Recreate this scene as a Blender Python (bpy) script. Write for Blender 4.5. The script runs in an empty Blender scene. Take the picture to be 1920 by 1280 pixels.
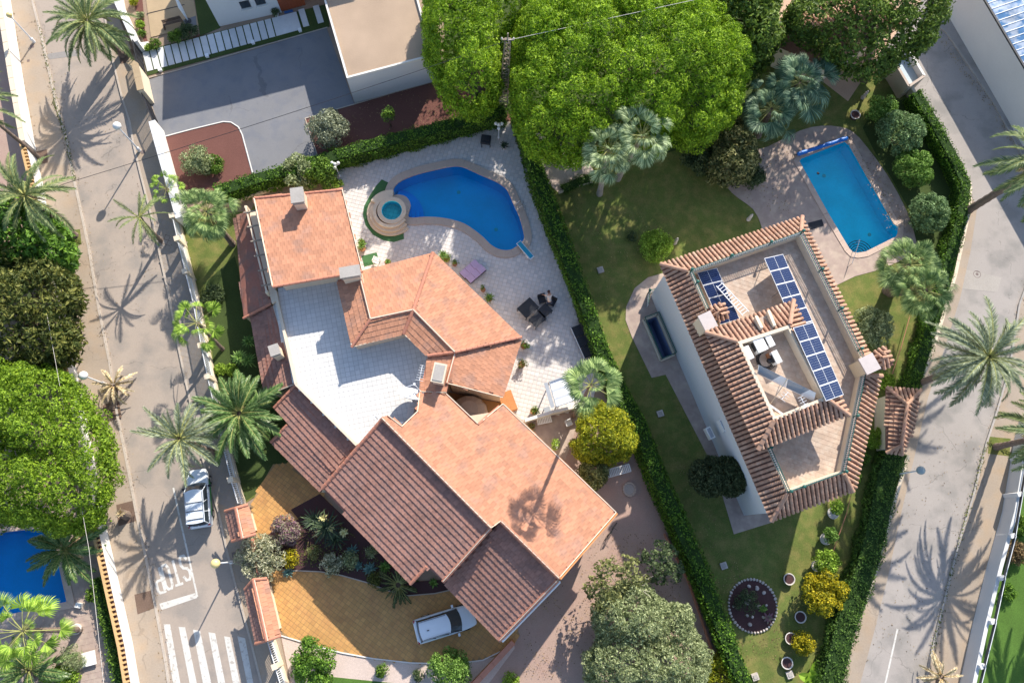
import bpy, math, random
import numpy as np
from mathutils import Vector, Matrix, Euler
random.seed(7); RNG = np.random.default_rng(7)
SC = bpy.context.scene
COL = SC.collection
# ------------------------------------------------------------------ camera
F = 1500.0; H = 64.0; NAD = (925.0, 1010.0)      # focal length in px of a 1920 wide frame, flying height, nadir
_n = np.array([(NAD[0]-960)/F, -(NAD[1]-640)/F, -1.0]); _n /= np.linalg.norm(_n)
_Z = -_n; _Y = np.array([0, 1, 0.])-_Z*_Z[1]; _Y /= np.linalg.norm(_Y); _X = np.cross(_Y, _Z)
RW = np.array([_X, _Y, _Z])
cd = bpy.data.cameras.new('camera'); cam = bpy.data.objects.new('camera', cd); COL.objects.link(cam)
cd.sensor_width = 36; cd.lens = 36*F/1920; cd.clip_end = 2000; cd.clip_start = .5
m4 = Matrix([list(RW[i])+[0] for i in range(3)]+[[0, 0, 0, 1]]); m4.translation = (0, 0, H)
cam.matrix_world = m4; SC.camera = cam
# ------------------------------------------------------------------ light
SUN_EL, SUN_AZ = 34.0, 66.0          # azimuth measured counter-clockwise from +X
w = bpy.data.worlds.new('World'); SC.world = w; w.use_nodes = True
nt = w.node_tree; bg = nt.nodes['Background']; sk = nt.nodes.new('ShaderNodeTexSky')
sk.sky_type = 'NISHITA'; sk.sun_disc = False; sk.sun_elevation = math.radians(SUN_EL)
sk.sun_rotation = math.radians(90-SUN_AZ); sk.air_density = 1.0; sk.dust_density = .8; sk.ozone_density = 1.2
nt.links.new(sk.outputs[0], bg.inputs[0]); bg.inputs[1].default_value = .15
sl = bpy.data.lights.new('sun', 'SUN'); so = bpy.data.objects.new('sun', sl); COL.objects.link(so)
sl.energy = 4.7; sl.angle = math.radians(.5); sl.color = (1, .93, .82)
sd = Vector((math.cos(math.radians(SUN_AZ))*math.cos(math.radians(SUN_EL)), math.sin(math.radians(SUN_AZ))*math.cos(math.radians(SUN_EL)), math.sin(math.radians(SUN_EL))))
so.rotation_euler = (-sd).to_track_quat('-Z', 'Y').to_euler(); so.location = sd*100
vs = SC.view_settings; SC.display_settings.display_device = 'sRGB'
vs.view_transform = 'Standard'; vs.look = 'None'; vs.gamma = 1; vs.exposure = .78
try: vs.use_curve_mapping = False
except Exception: pass
# ------------------------------------------------------------------ placement: photo ray -> world point at a real height
def P(x, y, z=0.0):
    d = RW @ np.array([(x-960)/F, -(y-640)/F, -1.0])
    return np.array([0, 0, H])+d*((z-H)/d[2])
def plane3(a, b, c):
    a, b, c = (P(*q) for q in (a, b, c)); n = np.cross(b-a, c-a); n /= np.linalg.norm(n)
    return n if n[2] > 0 else -n, a
def onpl(x, y, pl, dz=0):
    n, a = pl; d = RW @ np.array([(x-960)/F, -(y-640)/F, -1.0]); o = np.array([0, 0, H])
    t = np.dot(a+np.array([0, 0, dz])-o, n)/np.dot(d, n); return o+d*t
# ------------------------------------------------------------------ materials
MATS = {}
def M(name, col, var=.12, sc=6., coarse=.1, csc=.35, island=0., rough=.8, bump=.0, bsc=None, col2=None, c2=(.5, .65), metal=0., leaf=0., objr=0., spec=.3, crack=0.):
    if name in MATS: return MATS[name]
    m = bpy.data.materials.new(name); m.use_nodes = True; n = m.node_tree; N = n.nodes; L = n.links
    b = N['Principled BSDF']; b.inputs['Roughness'].default_value = rough; b.inputs['Metallic'].default_value = metal
    b.inputs['Specular IOR Level'].default_value = spec
    g = N.new('ShaderNodeNewGeometry')
    def noise(s, det=3):
        t = N.new('ShaderNodeTexNoise'); t.inputs['Scale'].default_value = s; t.inputs['Detail'].default_value = det
        L.new(g.outputs['Position'], t.inputs['Vector']); return t.outputs['Fac']
    def math_(op, a, b_, c_=None):
        t = N.new('ShaderNodeMath'); t.operation = op
        for i, v in enumerate((a, b_, c_)):
            if v is None: continue
            if isinstance(v, (int, float)): t.inputs[i].default_value = v
            else: L.new(v, t.inputs[i])
        return t.outputs[0]
    f = math_('MULTIPLY_ADD', noise(sc), var*4, 1-2*var)
    f = math_('ADD', f, math_('MULTIPLY_ADD', noise(csc, 5), coarse*4, -2*coarse))
    if crack:
        vo = N.new('ShaderNodeTexVoronoi'); vo.feature = 'DISTANCE_TO_EDGE'; vo.inputs['Scale'].default_value = .16; wn = N.new('ShaderNodeTexNoise'); wn.inputs['Scale'].default_value = .9; wn.inputs['Detail'].default_value = 6
        L.new(g.outputs['Position'], wn.inputs['Vector']); va = N.new('ShaderNodeVectorMath'); va.operation = 'MULTIPLY_ADD'; L.new(wn.outputs['Color'], va.inputs[0]); va.inputs[1].default_value = (1.6, 1.6, 0); L.new(g.outputs['Position'], va.inputs[2]); L.new(va.outputs[0], vo.inputs['Vector'])
        mk = math_('LESS_THAN', vo.outputs['Distance'], .0045); brk = math_('GREATER_THAN', noise(.5, 2), .50); f = math_('ADD', f, math_('MULTIPLY', math_('MULTIPLY', mk, brk), -crack))
        f = math_('ADD', f, math_('MULTIPLY', math_('GREATER_THAN', noise(3.1, 8), .665), -crack*.35))
    rnd = None
    if island or leaf:
        rnd = g.outputs['Random Per Island']
        if objr:
            oi = N.new('ShaderNodeObjectInfo'); rnd = math_('FRACT', math_('ADD', rnd, oi.outputs['Random']), 0)
    elif objr:
        oi = N.new('ShaderNodeObjectInfo'); rnd = oi.outputs['Random']
    k = island or objr
    if rnd is not None and k: f = math_('ADD', f, math_('MULTIPLY_ADD', rnd, 2*k, -k))
    base = N.new('ShaderNodeRGB'); base.outputs[0].default_value = (*col, 1); cs = base.outputs[0]
    if col2:
        mr = N.new('ShaderNodeMapRange'); mr.inputs[1].default_value = c2[0]; mr.inputs[2].default_value = c2[1]
        if leaf or (rnd is not None and c2[0] < 0):
            if c2[0] < 0: mr.inputs[1].default_value = -c2[0]
            L.new(rnd, mr.inputs[0])
        else: L.new(noise(csc*2.3, 6), mr.inputs[0])
        mx = N.new('ShaderNodeMix'); mx.data_type = 'RGBA'; L.new(mr.outputs[0], mx.inputs[0]); L.new(cs, mx.inputs[6]); mx.inputs[7].default_value = (*col2, 1); cs = mx.outputs[2]
    vm = N.new('ShaderNodeVectorMath'); vm.operation = 'SCALE'; L.new(cs, vm.inputs[0]); L.new(f, vm.inputs['Scale'])
    L.new(vm.outputs[0], b.inputs['Base Color'])
    if bump:
        bp = N.new('ShaderNodeBump'); bp.inputs['Strength'].default_value = bump; bp.inputs['Distance'].default_value = .03
        L.new(noise(bsc or sc, 4), bp.inputs['Height']); L.new(bp.outputs[0], b.inputs['Normal'])
    if leaf:
        tr = N.new('ShaderNodeBsdfTranslucent'); L.new(vm.outputs[0], tr.inputs[0]); mx = N.new('ShaderNodeMixShader'); mx.inputs[0].default_value = leaf
        L.new(b.outputs[0], mx.inputs[1]); L.new(tr.outputs[0], mx.inputs[2]); L.new(mx.outputs[0], N['Material Output'].inputs[0])
    MATS[name] = m; return m
def water_mat(name, tint, rough=.03, bs=.45):
    m = bpy.data.materials.new(name); m.use_nodes = True; n = m.node_tree; N = n.nodes; L = n.links
    N.remove(N['Principled BSDF']); t = N.new('ShaderNodeBsdfTransparent'); t.inputs[0].default_value = (*tint, 1)
    g = N.new('ShaderNodeBsdfGlossy'); g.inputs['Roughness'].default_value = rough
    fr = N.new('ShaderNodeFresnel'); fr.inputs[0].default_value = 1.33
    no = N.new('ShaderNodeTexNoise'); no.inputs['Scale'].default_value = 3; no.inputs['Detail'].default_value = 2
    ge = N.new('ShaderNodeNewGeometry'); L.new(ge.outputs['Position'], no.inputs['Vector'])
    bp = N.new('ShaderNodeBump'); bp.inputs['Strength'].default_value = bs; bp.inputs['Distance'].default_value = .05
    L.new(no.outputs['Fac'], bp.inputs['Height']); L.new(bp.outputs[0], g.inputs['Normal']); L.new(bp.outputs[0], fr.inputs['Normal'])
    mx = N.new('ShaderNodeMixShader'); L.new(fr.outputs[0], mx.inputs[0]); L.new(t.outputs[0], mx.inputs[1]); L.new(g.outputs[0], mx.inputs[2])
    L.new(mx.outputs[0], N['Material Output'].inputs[0]); return m
def glass_mat(name, col=(.02, .03, .04)):
    m = bpy.data.materials.new(name); m.use_nodes = True; b = m.node_tree.nodes['Principled BSDF']
    b.inputs['Base Color'].default_value = (*col, 1); b.inputs['Roughness'].default_value = .06; b.inputs['Specular IOR Level'].default_value = .6; return m
# ------------------------------------------------------------------ objects
def tag(o, label=None, cat=None, group=None, kind=None):
    if label: o['label'] = label
    if cat: o['category'] = cat
    if group: o['group'] = group
    if kind: o['kind'] = kind
    return o
def thing(name, label, cat, loc=(0, 0, 0), group=None, rot=None):
    o = bpy.data.objects.new(name, None); COL.objects.link(o); o.location = tuple(float(v) for v in loc); o.empty_display_size = .3
    if rot: o.rotation_euler = rot
    return tag(o, label, cat, group)
def org(o):
    v = np.zeros(3)
    while o is not None: v = v+np.array(o.location[:]); o = o.parent
    return v
class MB:
    def __init__(s): s.v = []; s.f = []; s.mi = []
    def add(s, vs, fs, mi=0):
        k = len(s.v); s.v += [tuple(float(c) for c in q) for q in vs]; s.f += [tuple(k+i for i in f) for f in fs]; s.mi += [mi]*len(fs); return s
    def box(s, c, d, rz=0., mi=0, M3=None):
        x, y, z = d[0]/2, d[1]/2, d[2]/2; q = np.array([(-x, -y, -z), (x, -y, -z), (x, y, -z), (-x, y, -z), (-x, -y, z), (x, -y, z), (x, y, z), (-x, y, z)])
        if M3 is not None: q = q @ np.array(M3).T
        cc, ss = math.cos(rz), math.sin(rz); q = np.stack([q[:, 0]*cc-q[:, 1]*ss, q[:, 0]*ss+q[:, 1]*cc, q[:, 2]], 1)+np.array(c)
        return s.add(q, [(0, 3, 2, 1), (4, 5, 6, 7), (0, 1, 5, 4), (1, 2, 6, 5), (2, 3, 7, 6), (3, 0, 4, 7)], mi)
    def bar(s, a, b, w, h=None, mi=0, lift=0):       # box beam from a to b; w across, h vertical
        a = np.array(a, float); b = np.array(b, float); h = h or w; d = b-a; L = np.linalg.norm(d)
        if L < 1e-6: return s
        d /= L; up = np.array([0, 0, 1.]); sd_ = np.cross(d, up)
        if np.linalg.norm(sd_) < 1e-3: sd_ = np.array([1., 0, 0])
        sd_ /= np.linalg.norm(sd_); up = np.cross(sd_, d)
        q = [p+sd_*i*w/2+up*(j*h/2+lift) for p in (a, b) for i, j in ((-1, -1), (1, -1), (1, 1), (-1, 1))]
        return s.add(q, [(0, 1, 2, 3), (7, 6, 5, 4), (0, 4, 5, 1), (1, 5, 6, 2), (2, 6, 7, 3), (3, 7, 4, 0)], mi)
    def tube(s, pts, rad, n=8, mi=0, cap=True):
        pts = [np.array(p, float) for p in pts]; k = len(pts); ref = None; V = []; Fc = []
        if not hasattr(rad, '__len__'): rad = [rad]*k
        for i, p in enumerate(pts):
            d = pts[min(i+1, k-1)]-pts[max(i-1, 0)]; d /= max(np.linalg.norm(d), 1e-9)
            if ref is None: ref = np.array([0, 0, 1.]) if abs(d[2]) < .9 else np.array([1., 0, 0])
            u = np.cross(d, ref); u /= np.linalg.norm(u); v = np.cross(d, u); ref = np.cross(u, d) if False else ref
            for j in range(n):
                a = 2*math.pi*j/n; V.append(p+(u*math.cos(a)+v*math.sin(a))*rad[i])
        for i in range(k-1):
            for j in range(n): Fc.append((i*n+j, i*n+(j+1) % n, (i+1)*n+(j+1) % n, (i+1)*n+j))
        if cap: Fc += [tuple(range(n))[::-1], tuple((k-1)*n+j for j in range(n))]
        return s.add(V, Fc, mi)
    def prism(s, poly, z0, z1, mi=0, bottom=True):    # poly: list of xy (or xyz with its own top)
        n = len(poly); a = sum(poly[i][0]*poly[(i+1) % n][1]-poly[(i+1) % n][0]*poly[i][1] for i in range(n))
        if a < 0: poly = list(poly)[::-1]
        T = [(p[0], p[1], z1 if z1 is not None else p[2]) for p in poly]; B = [(p[0], p[1], z0) for p in poly]
        return s.add(B+T, [tuple(range(n, 2*n))]+([tuple(range(n))[::-1]] if bottom else [])+[(i, (i+1) % n, n+(i+1) % n, n+i) for i in range(n)], mi)
    def slab(s, pts, t, mi=0):                         # 3D polygon thickened downwards
        n = len(pts); a = sum(pts[i][0]*pts[(i+1) % n][1]-pts[(i+1) % n][0]*pts[i][1] for i in range(n))
        if a < 0: pts = list(pts)[::-1]
        B = [(p[0], p[1], p[2]-t) for p in pts]
        return s.add(B+[tuple(p) for p in pts], [tuple(range(n, 2*n)), tuple(range(n))[::-1]]+[(i, (i+1) % n, n+(i+1) % n, n+i) for i in range(n)], mi)
    def lathe(s, c, prof, n=16, mi=0, sx=1., sy=1., rz=0.):
        V = []; Fc = []; k = len(prof)
        for r, z in prof:
            for j in range(n):
                a = 2*math.pi*j/n; x, y = r*math.cos(a)*sx, r*math.sin(a)*sy
                V.append((c[0]+x*math.cos(rz)-y*math.sin(rz), c[1]+x*math.sin(rz)+y*math.cos(rz), c[2]+z))
        for i in range(k-1):
            for j in range(n): Fc.append((i*n+j, i*n+(j+1) % n, (i+1)*n+(j+1) % n, (i+1)*n+j))
        Fc += [tuple(range(n))[::-1], tuple((k-1)*n+j for j in range(n))]
        return s.add(V, Fc, mi)
    def sph(s, c, r, n=12, m=8, mi=0):
        if not hasattr(r, '__len__'): r = (r, r, r)
        pr = [(max(math.sin(math.pi*i/m), 1e-3), -math.cos(math.pi*i/m)) for i in range(m+1)]
        k = len(s.v); s.lathe((0, 0, 0), pr, n, mi)
        for i in range(k, len(s.v)): q = s.v[i]; s.v[i] = (c[0]+q[0]*r[0], c[1]+q[1]*r[1], c[2]+q[2]*r[2])
        return s
    def mesh(s, name, mats, off=(0, 0, 0), smooth=False):
        me = bpy.data.meshes.new(name); me.from_pydata([(a-off[0], b-off[1], c-off[2]) for a, b, c in s.v], [], s.f)
        for m in (mats if isinstance(mats, (list, tuple)) else [mats]): me.materials.append(m)
        if any(s.mi): me.polygons.foreach_set('material_index', s.mi)
        if smooth: me.polygons.foreach_set('use_smooth', [True]*len(me.polygons))
        me.update(); return me
    def build(s, name, mats, parent=None, label=None, cat=None, kind=None, group=None, smooth=False, loc=None):
        if loc is not None: off = np.array(loc, float)+(org(parent) if parent else 0)
        else: off = org(parent) if parent else np.zeros(3)
        o = bpy.data.objects.new(name, s.mesh(name, mats, off, smooth)); COL.objects.link(o)
        if loc is not None: o.location = loc
        if parent: o.parent = parent
        return tag(o, label, cat, group, kind)
def npmesh(name, V, Fq, mat):
    me = bpy.data.meshes.new(name); n = len(V); k = Fq.shape[1]; me.vertices.add(n); me.vertices.foreach_set('co', np.asarray(V, np.float32).ravel())
    me.loops.add(Fq.size); me.loops.foreach_set('vertex_index', Fq.astype(np.int32).ravel())
    me.polygons.add(len(Fq)); me.polygons.foreach_set('loop_start', np.arange(0, Fq.size, k, dtype=np.int32))
    try: me.polygons.foreach_set('loop_total', np.full(len(Fq), k, np.int32))
    except Exception: pass
    me.polygons.foreach_set('use_smooth', np.zeros(len(Fq), bool)); me.update(calc_edges=True)
    for mm in (mat if isinstance(mat, (list, tuple)) else [mat]): me.materials.append(mm)
    return me
def link(name, me, parent=None, loc=(0, 0, 0), rot=None, scale=None):
    o = bpy.data.objects.new(name, me); COL.objects.link(o); o.location = loc
    if rot is not None: o.rotation_euler = rot
    if scale is not None: o.scale = scale if hasattr(scale, '__len__') else (scale,)*3
    if parent: o.parent = parent
    return o
def pip(px_, py_, poly):                # vectorised point in polygon
    x = np.asarray(px_); y = np.asarray(py_); ins = np.zeros(x.shape, bool); n = len(poly)
    for i in range(n):
        x1, y1 = poly[i][:2]; x2, y2 = poly[(i+1) % n][:2]
        c = ((y1 > y) != (y2 > y)) & (x < (x2-x1)*(y-y1)/((y2-y1) or 1e-12)+x1); ins ^= c
    return ins
def dist_edge(x, y, poly):
    d = np.full(np.shape(x), 1e9); n = len(poly)
    for i in range(n):
        a = np.array(poly[i][:2]); b = np.array(poly[(i+1) % n][:2]); ab = b-a; t = np.clip(((x-a[0])*ab[0]+(y-a[1])*ab[1])/max(ab@ab, 1e-9), 0, 1)
        d = np.minimum(d, np.hypot(x-a[0]-t*ab[0], y-a[1]-t*ab[1]))
    return d
def inset(poly, d):                     # shrink (d>0) a world xy polygon
    n = len(poly); p = [np.array(q[:2], float) for q in poly]
    a = sum(p[i][0]*p[(i+1) % n][1]-p[(i+1) % n][0]*p[i][1] for i in range(n)); s_ = 1 if a > 0 else -1; out = []
    for i in range(n):
        e1 = p[i]-p[i-1]; e2 = p[(i+1) % n]-p[i]; e1 /= np.linalg.norm(e1)+1e-9; e2 /= np.linalg.norm(e2)+1e-9
        n1 = np.array([-e1[1], e1[0]])*s_; n2 = np.array([-e2[1], e2[0]])*s_; b = n1+n2; k = max(b@n1, .35)
        out.append(p[i]+b*d/k)
    return out
def W(pts, z=0): return [P(x, y, z) for x, y in pts]
def smooth_closed(pts, k=4):            # Catmull-Rom through world points
    n = len(pts); out = []
    for i in range(n):
        p0, p1, p2, p3 = (np.array(pts[(i+j) % n][:2], float) for j in (-1, 0, 1, 2))
        for t in np.arange(k)/k: out.append(.5*((2*p1)+(-p0+p2)*t+(2*p0-5*p1+4*p2-p3)*t*t+(-p0+3*p1-3*p2+p3)*t**3))
    return out
def sheet(name, poly_px, z, mat, label=None, thick=0., smooth=0, kind='structure', cat=None):
    pts = [p[:2] for p in W(poly_px, z)]
    if smooth: pts = smooth_closed(pts, smooth)
    mb = MB(); mb.prism(pts, z-thick if thick else z-.03, z)
    o = mb.build(name, mat); tag(o, label, cat, None, kind); return o
# ------------------------------------------------------------------ roof tiles
def tmpl_flat(wd=.33, ln=.40, t=.10):
    x = wd/2*.97; y0 = -ln/2; y1 = ln/2+.05
    v = np.array([(-x, y0, 0), (x, y0, 0), (x, y1, -.03), (-x, y1, -.03), (-x, y0, t), (x, y0, t), (x, y1, .012), (-x, y1, .012), (-x*.25, y0, t*.78), (x*.25, y0, t*.78)])
    f = [(0, 1, 5, 9, 8, 4), (4, 8, 7), (8, 9, 6, 7), (9, 5, 6), (1, 2, 6, 5), (2, 3, 7, 6), (3, 0, 4, 7)]
    return v, f
def tmpl_barrel(r=.155, ln=.42, t=.05):
    v = []; f = []; K = 5
    for e, (y, rr, z) in enumerate(((-ln/2, r, t), (ln/2+.05, r*.86, 0.0))):
        for j in range(K+1):
            a = math.pi*j/K; v.append((math.cos(a)*rr, y, math.sin(a)*rr+z-.02))
    for j in range(K): f.append((j, j+1, K+2+j, K+1+j))
    f.append(tuple(range(K+1))[::-1])
    return np.array(v), f
TM = {'flat': tmpl_flat(t=.045), 'flatd': tmpl_flat(t=.10), 'barrel': tmpl_barrel(.125, .36)}
_tme = {}
def roof_tiles(parent, faces, style, mat, n_obj=300, jit=.012):
    """faces: list of (poly3d world pts, eave direction or None). Makes n_obj single tile objects and one joined part of the rest."""
    tv, tf = TM[style]; tw, tl = (.33, .40) if style[:4] == 'flat' else (.335, .36)
    XF = []
    for poly in faces:
        poly = [np.array(p, float) for p in poly]; n = np.zeros(3)
        for i in range(len(poly)):
            a, b = poly[i], poly[(i+1) % len(poly)]; n += np.cross(a, b)
        n /= np.linalg.norm(n); n = n if n[2] > 0 else -n
        c0 = poly[0]; up = np.array([0, 0, 1.])-n*n[2]; up /= np.linalg.norm(up); u = np.cross(up, n)
        p2 = [((p-c0) @ u, (p-c0) @ up) for p in poly]; us = [q[0] for q in p2]; vs_ = [q[1] for q in p2]
        rows = np.arange(min(vs_)+tl/2-.03, max(vs_)+tl*.4, tl)
        for r, vv in enumerate(rows):
            uu = np.arange(min(us)-tw, max(us)+tw, tw)+(tw/2 if (r % 2 and style[:4] == 'flat') else 0)
            ok = pip(uu, np.full(len(uu), vv), p2)
            for x in uu[ok]:
                a = RNG.normal(0, jit); q = c0+u*x+up*(vv+RNG.normal(0, .006))+n*(.012+abs(RNG.normal(0, .004)))
                uu_ = u*math.cos(a)+up*math.sin(a); vu = up*math.cos(a)-u*math.sin(a)
                XF.append((q, np.stack([uu_, vu, n], 1)))
    if not XF: return
    order = np.argsort([-x[0][2] for x in XF]); O = org(parent)
    if (style, mat.name) not in _tme:
        me = bpy.data.meshes.new('roof_tile'); me.from_pydata(tv.tolist(), [], tf); me.materials.append(mat); _tme[(style, mat.name)] = me
    me = _tme[(style, mat.name)]
    for i in order[:n_obj]:
        q, R = XF[i]; o = bpy.data.objects.new('roof_tile', me); COL.objects.link(o); o.parent = parent
        mt = Matrix([list(R[k])+[q[k]-O[k]] for k in range(3)]+[[0, 0, 0, 1]]); o.matrix_basis = mt
    rest = order[n_obj:]
    if len(rest):
        V = np.concatenate([XF[i][0]-O+tv @ XF[i][1].T for i in rest]); k = len(tv); Fs = []
        for j in range(len(rest)): Fs += [tuple(j*k+a for a in f) for f in tf]
        me2 = bpy.data.meshes.new('roof_tiles'); me2.from_pydata(V.tolist(), [], Fs); me2.materials.append(mat)
        o = link('roof_tiles', me2, parent); o['kind'] = 'stuff'
def roof_deck(parent, poly, mat, t=.16, dz=0., name='roof_slope'):
    return MB().slab([np.array(p)+np.array([0, 0, dz]) for p in poly], t).build(name, mat, parent)
def cap_line(parent, a, b, mat, r=.13, name='ridge_cap', step=.42, lift=.05):
    a = np.array(a, float); b = np.array(b, float); L = np.linalg.norm(b-a); n = max(1, int(L/step)); mb = MB(); d = (b-a)/L
    hor = np.array([-d[1], d[0], 0.]); hor /= np.linalg.norm(hor)+1e-9; up = np.cross(d, hor); up = up if up[2] > 0 else -up
    for i in range(n):
        p = a+(b-a)*i/n; q = a+(b-a)*(i+1.1)/n; V = []; K = 5
        for e, (pt, rr) in enumerate(((p, r), (q, r*.88))):
            for j in range(K+1):
                an = math.pi*j/K; V.append(pt+hor*math.cos(an)*rr+up*(math.sin(an)*rr*.8+lift+(.02 if e == 0 else 0)))
        mb.add(V, [(j, j+1, K+2+j, K+1+j) for j in range(K)]+[tuple(range(K+1))[::-1], tuple(range(K+1, 2*K+2))])
    return mb.build(name, mat, parent)
# ------------------------------------------------------------------ foliage
def leaf_quads(C, Nn, s, asp=.5, flat=.6):
    """C centres, Nn outward normals, s size array -> verts, quads"""
    n = len(C); r = RNG.normal(size=(n, 3)); nn = Nn*flat*1.2+r*(1-flat)*.8; nn /= np.linalg.norm(nn, axis=1)[:, None]+1e-9
    t = np.cross(nn, RNG.normal(size=(n, 3))); t /= np.linalg.norm(t, axis=1)[:, None]+1e-9; b = np.cross(nn, t)
    s = s[:, None]; V = np.stack([C-t*s, C+b*s*asp+nn*s*.12, C+t*s, C-b*s*asp+nn*s*.12], 1).reshape(-1, 3)
    return V, np.arange(4*n).reshape(n, 4)
def ball_pts(n, up=-.55):
    z = RNG.uniform(up, 1, n); a = RNG.uniform(0, 2*math.pi, n); r = np.sqrt(np.maximum(0, 1-z*z)); return np.stack([r*np.cos(a), r*np.sin(a), z], 1)
DK = 2.3
def puffs(cs, rs, leaf, dens, asp=.5, flat=.6, zs=.85, up=-.45):
    Cs = []; Ns = []; Ss = []
    for c, r in zip(cs, rs):
        n = max(8, int(dens*DK*r*r)); d = ball_pts(n, up); rr = r*RNG.uniform(.72, 1.06, n)[:, None]
        Cs.append(np.array(c)+d*rr*np.array([1, 1, zs])); Ns.append(d); Ss.append(leaf*1.12*RNG.uniform(.6, 1.25, n))
    return leaf_quads(np.concatenate(Cs), np.concatenate(Ns), np.concatenate(Ss), asp, flat)
def trunk_mb(base, top, r0, r1, limbs=(), bend=.2):
    mb = MB(); base = np.array(base, float); top = np.array(top, float); pts = []
    for i in range(7):
        t = i/6; p = base*(1-t)+top*t; p = p+np.array([math.sin(t*3.1)*bend, math.sin(t*4.2+1)*bend*.6-math.sin(1)*bend*.6*(1-t), 0])*t*(1-t)*2; pts.append(p)
    mb.tube(pts, [r0*(1.25 if i == 0 else 1)*(1-i/6)+r1*i/6 for i in range(7)], 9)
    for l in limbs:
        l = np.array(l, float); s = pts[4]; mid = (s+l)/2+np.array([0, 0, -.15*np.linalg.norm(l-s)]); mb.tube([s, mid, l], [r1*.8, r1*.5, r1*.18], 6)
    return mb
def canopy(name, label, cat, outline, z, ztop, mat, base, bark, leaf=.2, pr=.75, sp=.85, dens=95, mantle=26, clus=2.4, cdep=.0, zlow=None, group=None, r0=.35, asp=.42, flat=.55, holes=.0, second=True, rough=.35, zs=.85, dome=.5):
    """tree whose crown outline (photo px, at height z) is domed up to ztop; foliage in clumps on the dome"""
    poly = [p[:2] for p in W(outline, z)]; poly = smooth_closed(poly, 3); A = np.array(poly); cx, cy = A.mean(0)
    b = P(*base) if base else np.array([cx, cy, 0.]); t = thing(name, label, cat, (b[0], b[1], 0), group); O = org(t)
    x0, y0 = A.min(0); x1, y1 = A.max(0); n = int((x1-x0)*(y1-y0)/(sp*sp)*6); X = RNG.uniform(x0, x1, n); Y = RNG.uniform(y0, y1, n)
    ok = pip(X, Y, poly); X = X[ok]; Y = Y[ok]; D = dist_edge(X, Y, poly); Dm = max(D.max(), .5)
    # Poisson-like thinning with a grid hash
    keep = []; gx = {}
    for i in range(len(X)):
        if D[i] < pr*.45: continue
        k = (int(X[i]/sp), int(Y[i]/sp)); bad = False
        for dx in (-1, 0, 1):
            for dy in (-1, 0, 1):
                for j in gx.get((k[0]+dx, k[1]+dy), ()):
                    if (X[i]-X[j])**2+(Y[i]-Y[j])**2 < sp*sp*.72: bad = True
        if not bad: gx.setdefault(k, []).append(i); keep.append(i)
    X = X[keep]; Y = Y[keep]; D = D[keep]
    f = 1-(1-np.clip(D/Dm, 0, 1))**2; Z = (z-.3)+(ztop-z+.3)*f**dome
    KX = RNG.uniform(x0, x1, int((x1-x0)*(y1-y0)/(clus*clus*.8))+3); KY = RNG.uniform(y0, y1, len(KX))
    def cell(a, b):
        out = np.zeros(len(a))
        for i0 in range(0, len(a), 4000): q_ = np.sqrt(((a[i0:i0+4000, None]-KX)**2+(b[i0:i0+4000, None]-KY)**2).min(1)); out[i0:i0+4000] = q_
        return cdep*(.55-(out/clus*1.25)**2)
    Z = Z+np.clip(cell(X, Y), -1.6*cdep, cdep)
    lump = np.sin(X*1.1+Y*.7)*np.cos(Y*1.3-X*.5)+.7*np.sin(X*.53-Y*.41+2); Z = Z+lump*rough+RNG.normal(0, rough*.5, len(X))
    if holes: h = RNG.random(len(X)) > holes; X, Y, Z, D = X[h], Y[h], Z[h], D[h]
    cs = list(np.stack([X, Y, Z], 1)-O); rs = list(pr*RNG.uniform(.75, 1.15, len(X)))
    V, Q = puffs(cs, rs, leaf, dens, asp, flat, zs)
    Vs, Qs = [V], [Q]
    if second:       # the lower skirt: sides and underside of the crown
        zl = zlow if zlow is not None else z-1.2; E = np.array(inset(poly, pr*.55)); per = np.linalg.norm(np.roll(E, -1, 0)-E, axis=1); lc = []
        for i in range(len(E)):
            for q in np.arange(0, per[i], sp*.9):
                p = E[i]+(E[(i+1) % len(E)]-E[i])*q/max(per[i], 1e-6)
                for zz in np.arange(zl, z+.1, pr*1.05): lc.append((p[0]+RNG.normal(0, .15)-O[0], p[1]+RNG.normal(0, .15)-O[1], zz+RNG.normal(0, .15)))
        k = RNG.permutation(len(X))[:len(X)//2]
        lc += [(X[i]-O[0], Y[i]-O[1], max(zl, Z[i]-pr*2.0)) for i in k]
        V2, Q2 = puffs(lc, list(pr*RNG.uniform(.75, 1.05, len(lc))), leaf*1.2, dens*.75, asp, flat, zs); Vs.append(V2); Qs.append(Q2+len(V))
    # inner mantle: shaded leaves just under the clumps, so the crown closes
    n = int((x1-x0)*(y1-y0)*mantle*(.17/leaf)**2*.85); MX = RNG.uniform(x0, x1, n); MY = RNG.uniform(y0, y1, n); mk_ = pip(MX, MY, poly); MX = MX[mk_]; MY = MY[mk_]; MD = dist_edge(MX, MY, poly)
    if holes: hh = np.sin(MX*2.1+MY*1.3)*np.sin(MY*1.9-MX*.7+1) > 1-2.6*holes; mk_ = ~hh; MX, MY, MD = MX[mk_], MY[mk_], MD[mk_]
    fm = 1-(1-np.clip(MD/Dm, 0, 1))**2; MZ = (z-.3)+(ztop-z+.3)*fm**dome+(np.sin(MX*1.1+MY*.7)*np.cos(MY*1.3-MX*.5)+.7*np.sin(MX*.53-MY*.41+2))*rough*.6+np.clip(cell(MX, MY), -1.7*cdep, cdep)-pr*.85-np.clip(.5-MD, 0, .5)+RNG.normal(0, pr*.22, len(MX))
    C3 = np.stack([MX, MY, MZ], 1)-O; V3, Q3_ = leaf_quads(C3, np.tile([0, 0, 1.], (len(C3), 1)), leaf*1.6*RNG.uniform(.7, 1.2, len(C3)), .6, .5); Vs.append(V3); Qs.append(Q3_+sum(len(q) for q in Vs[:-1]))
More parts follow.
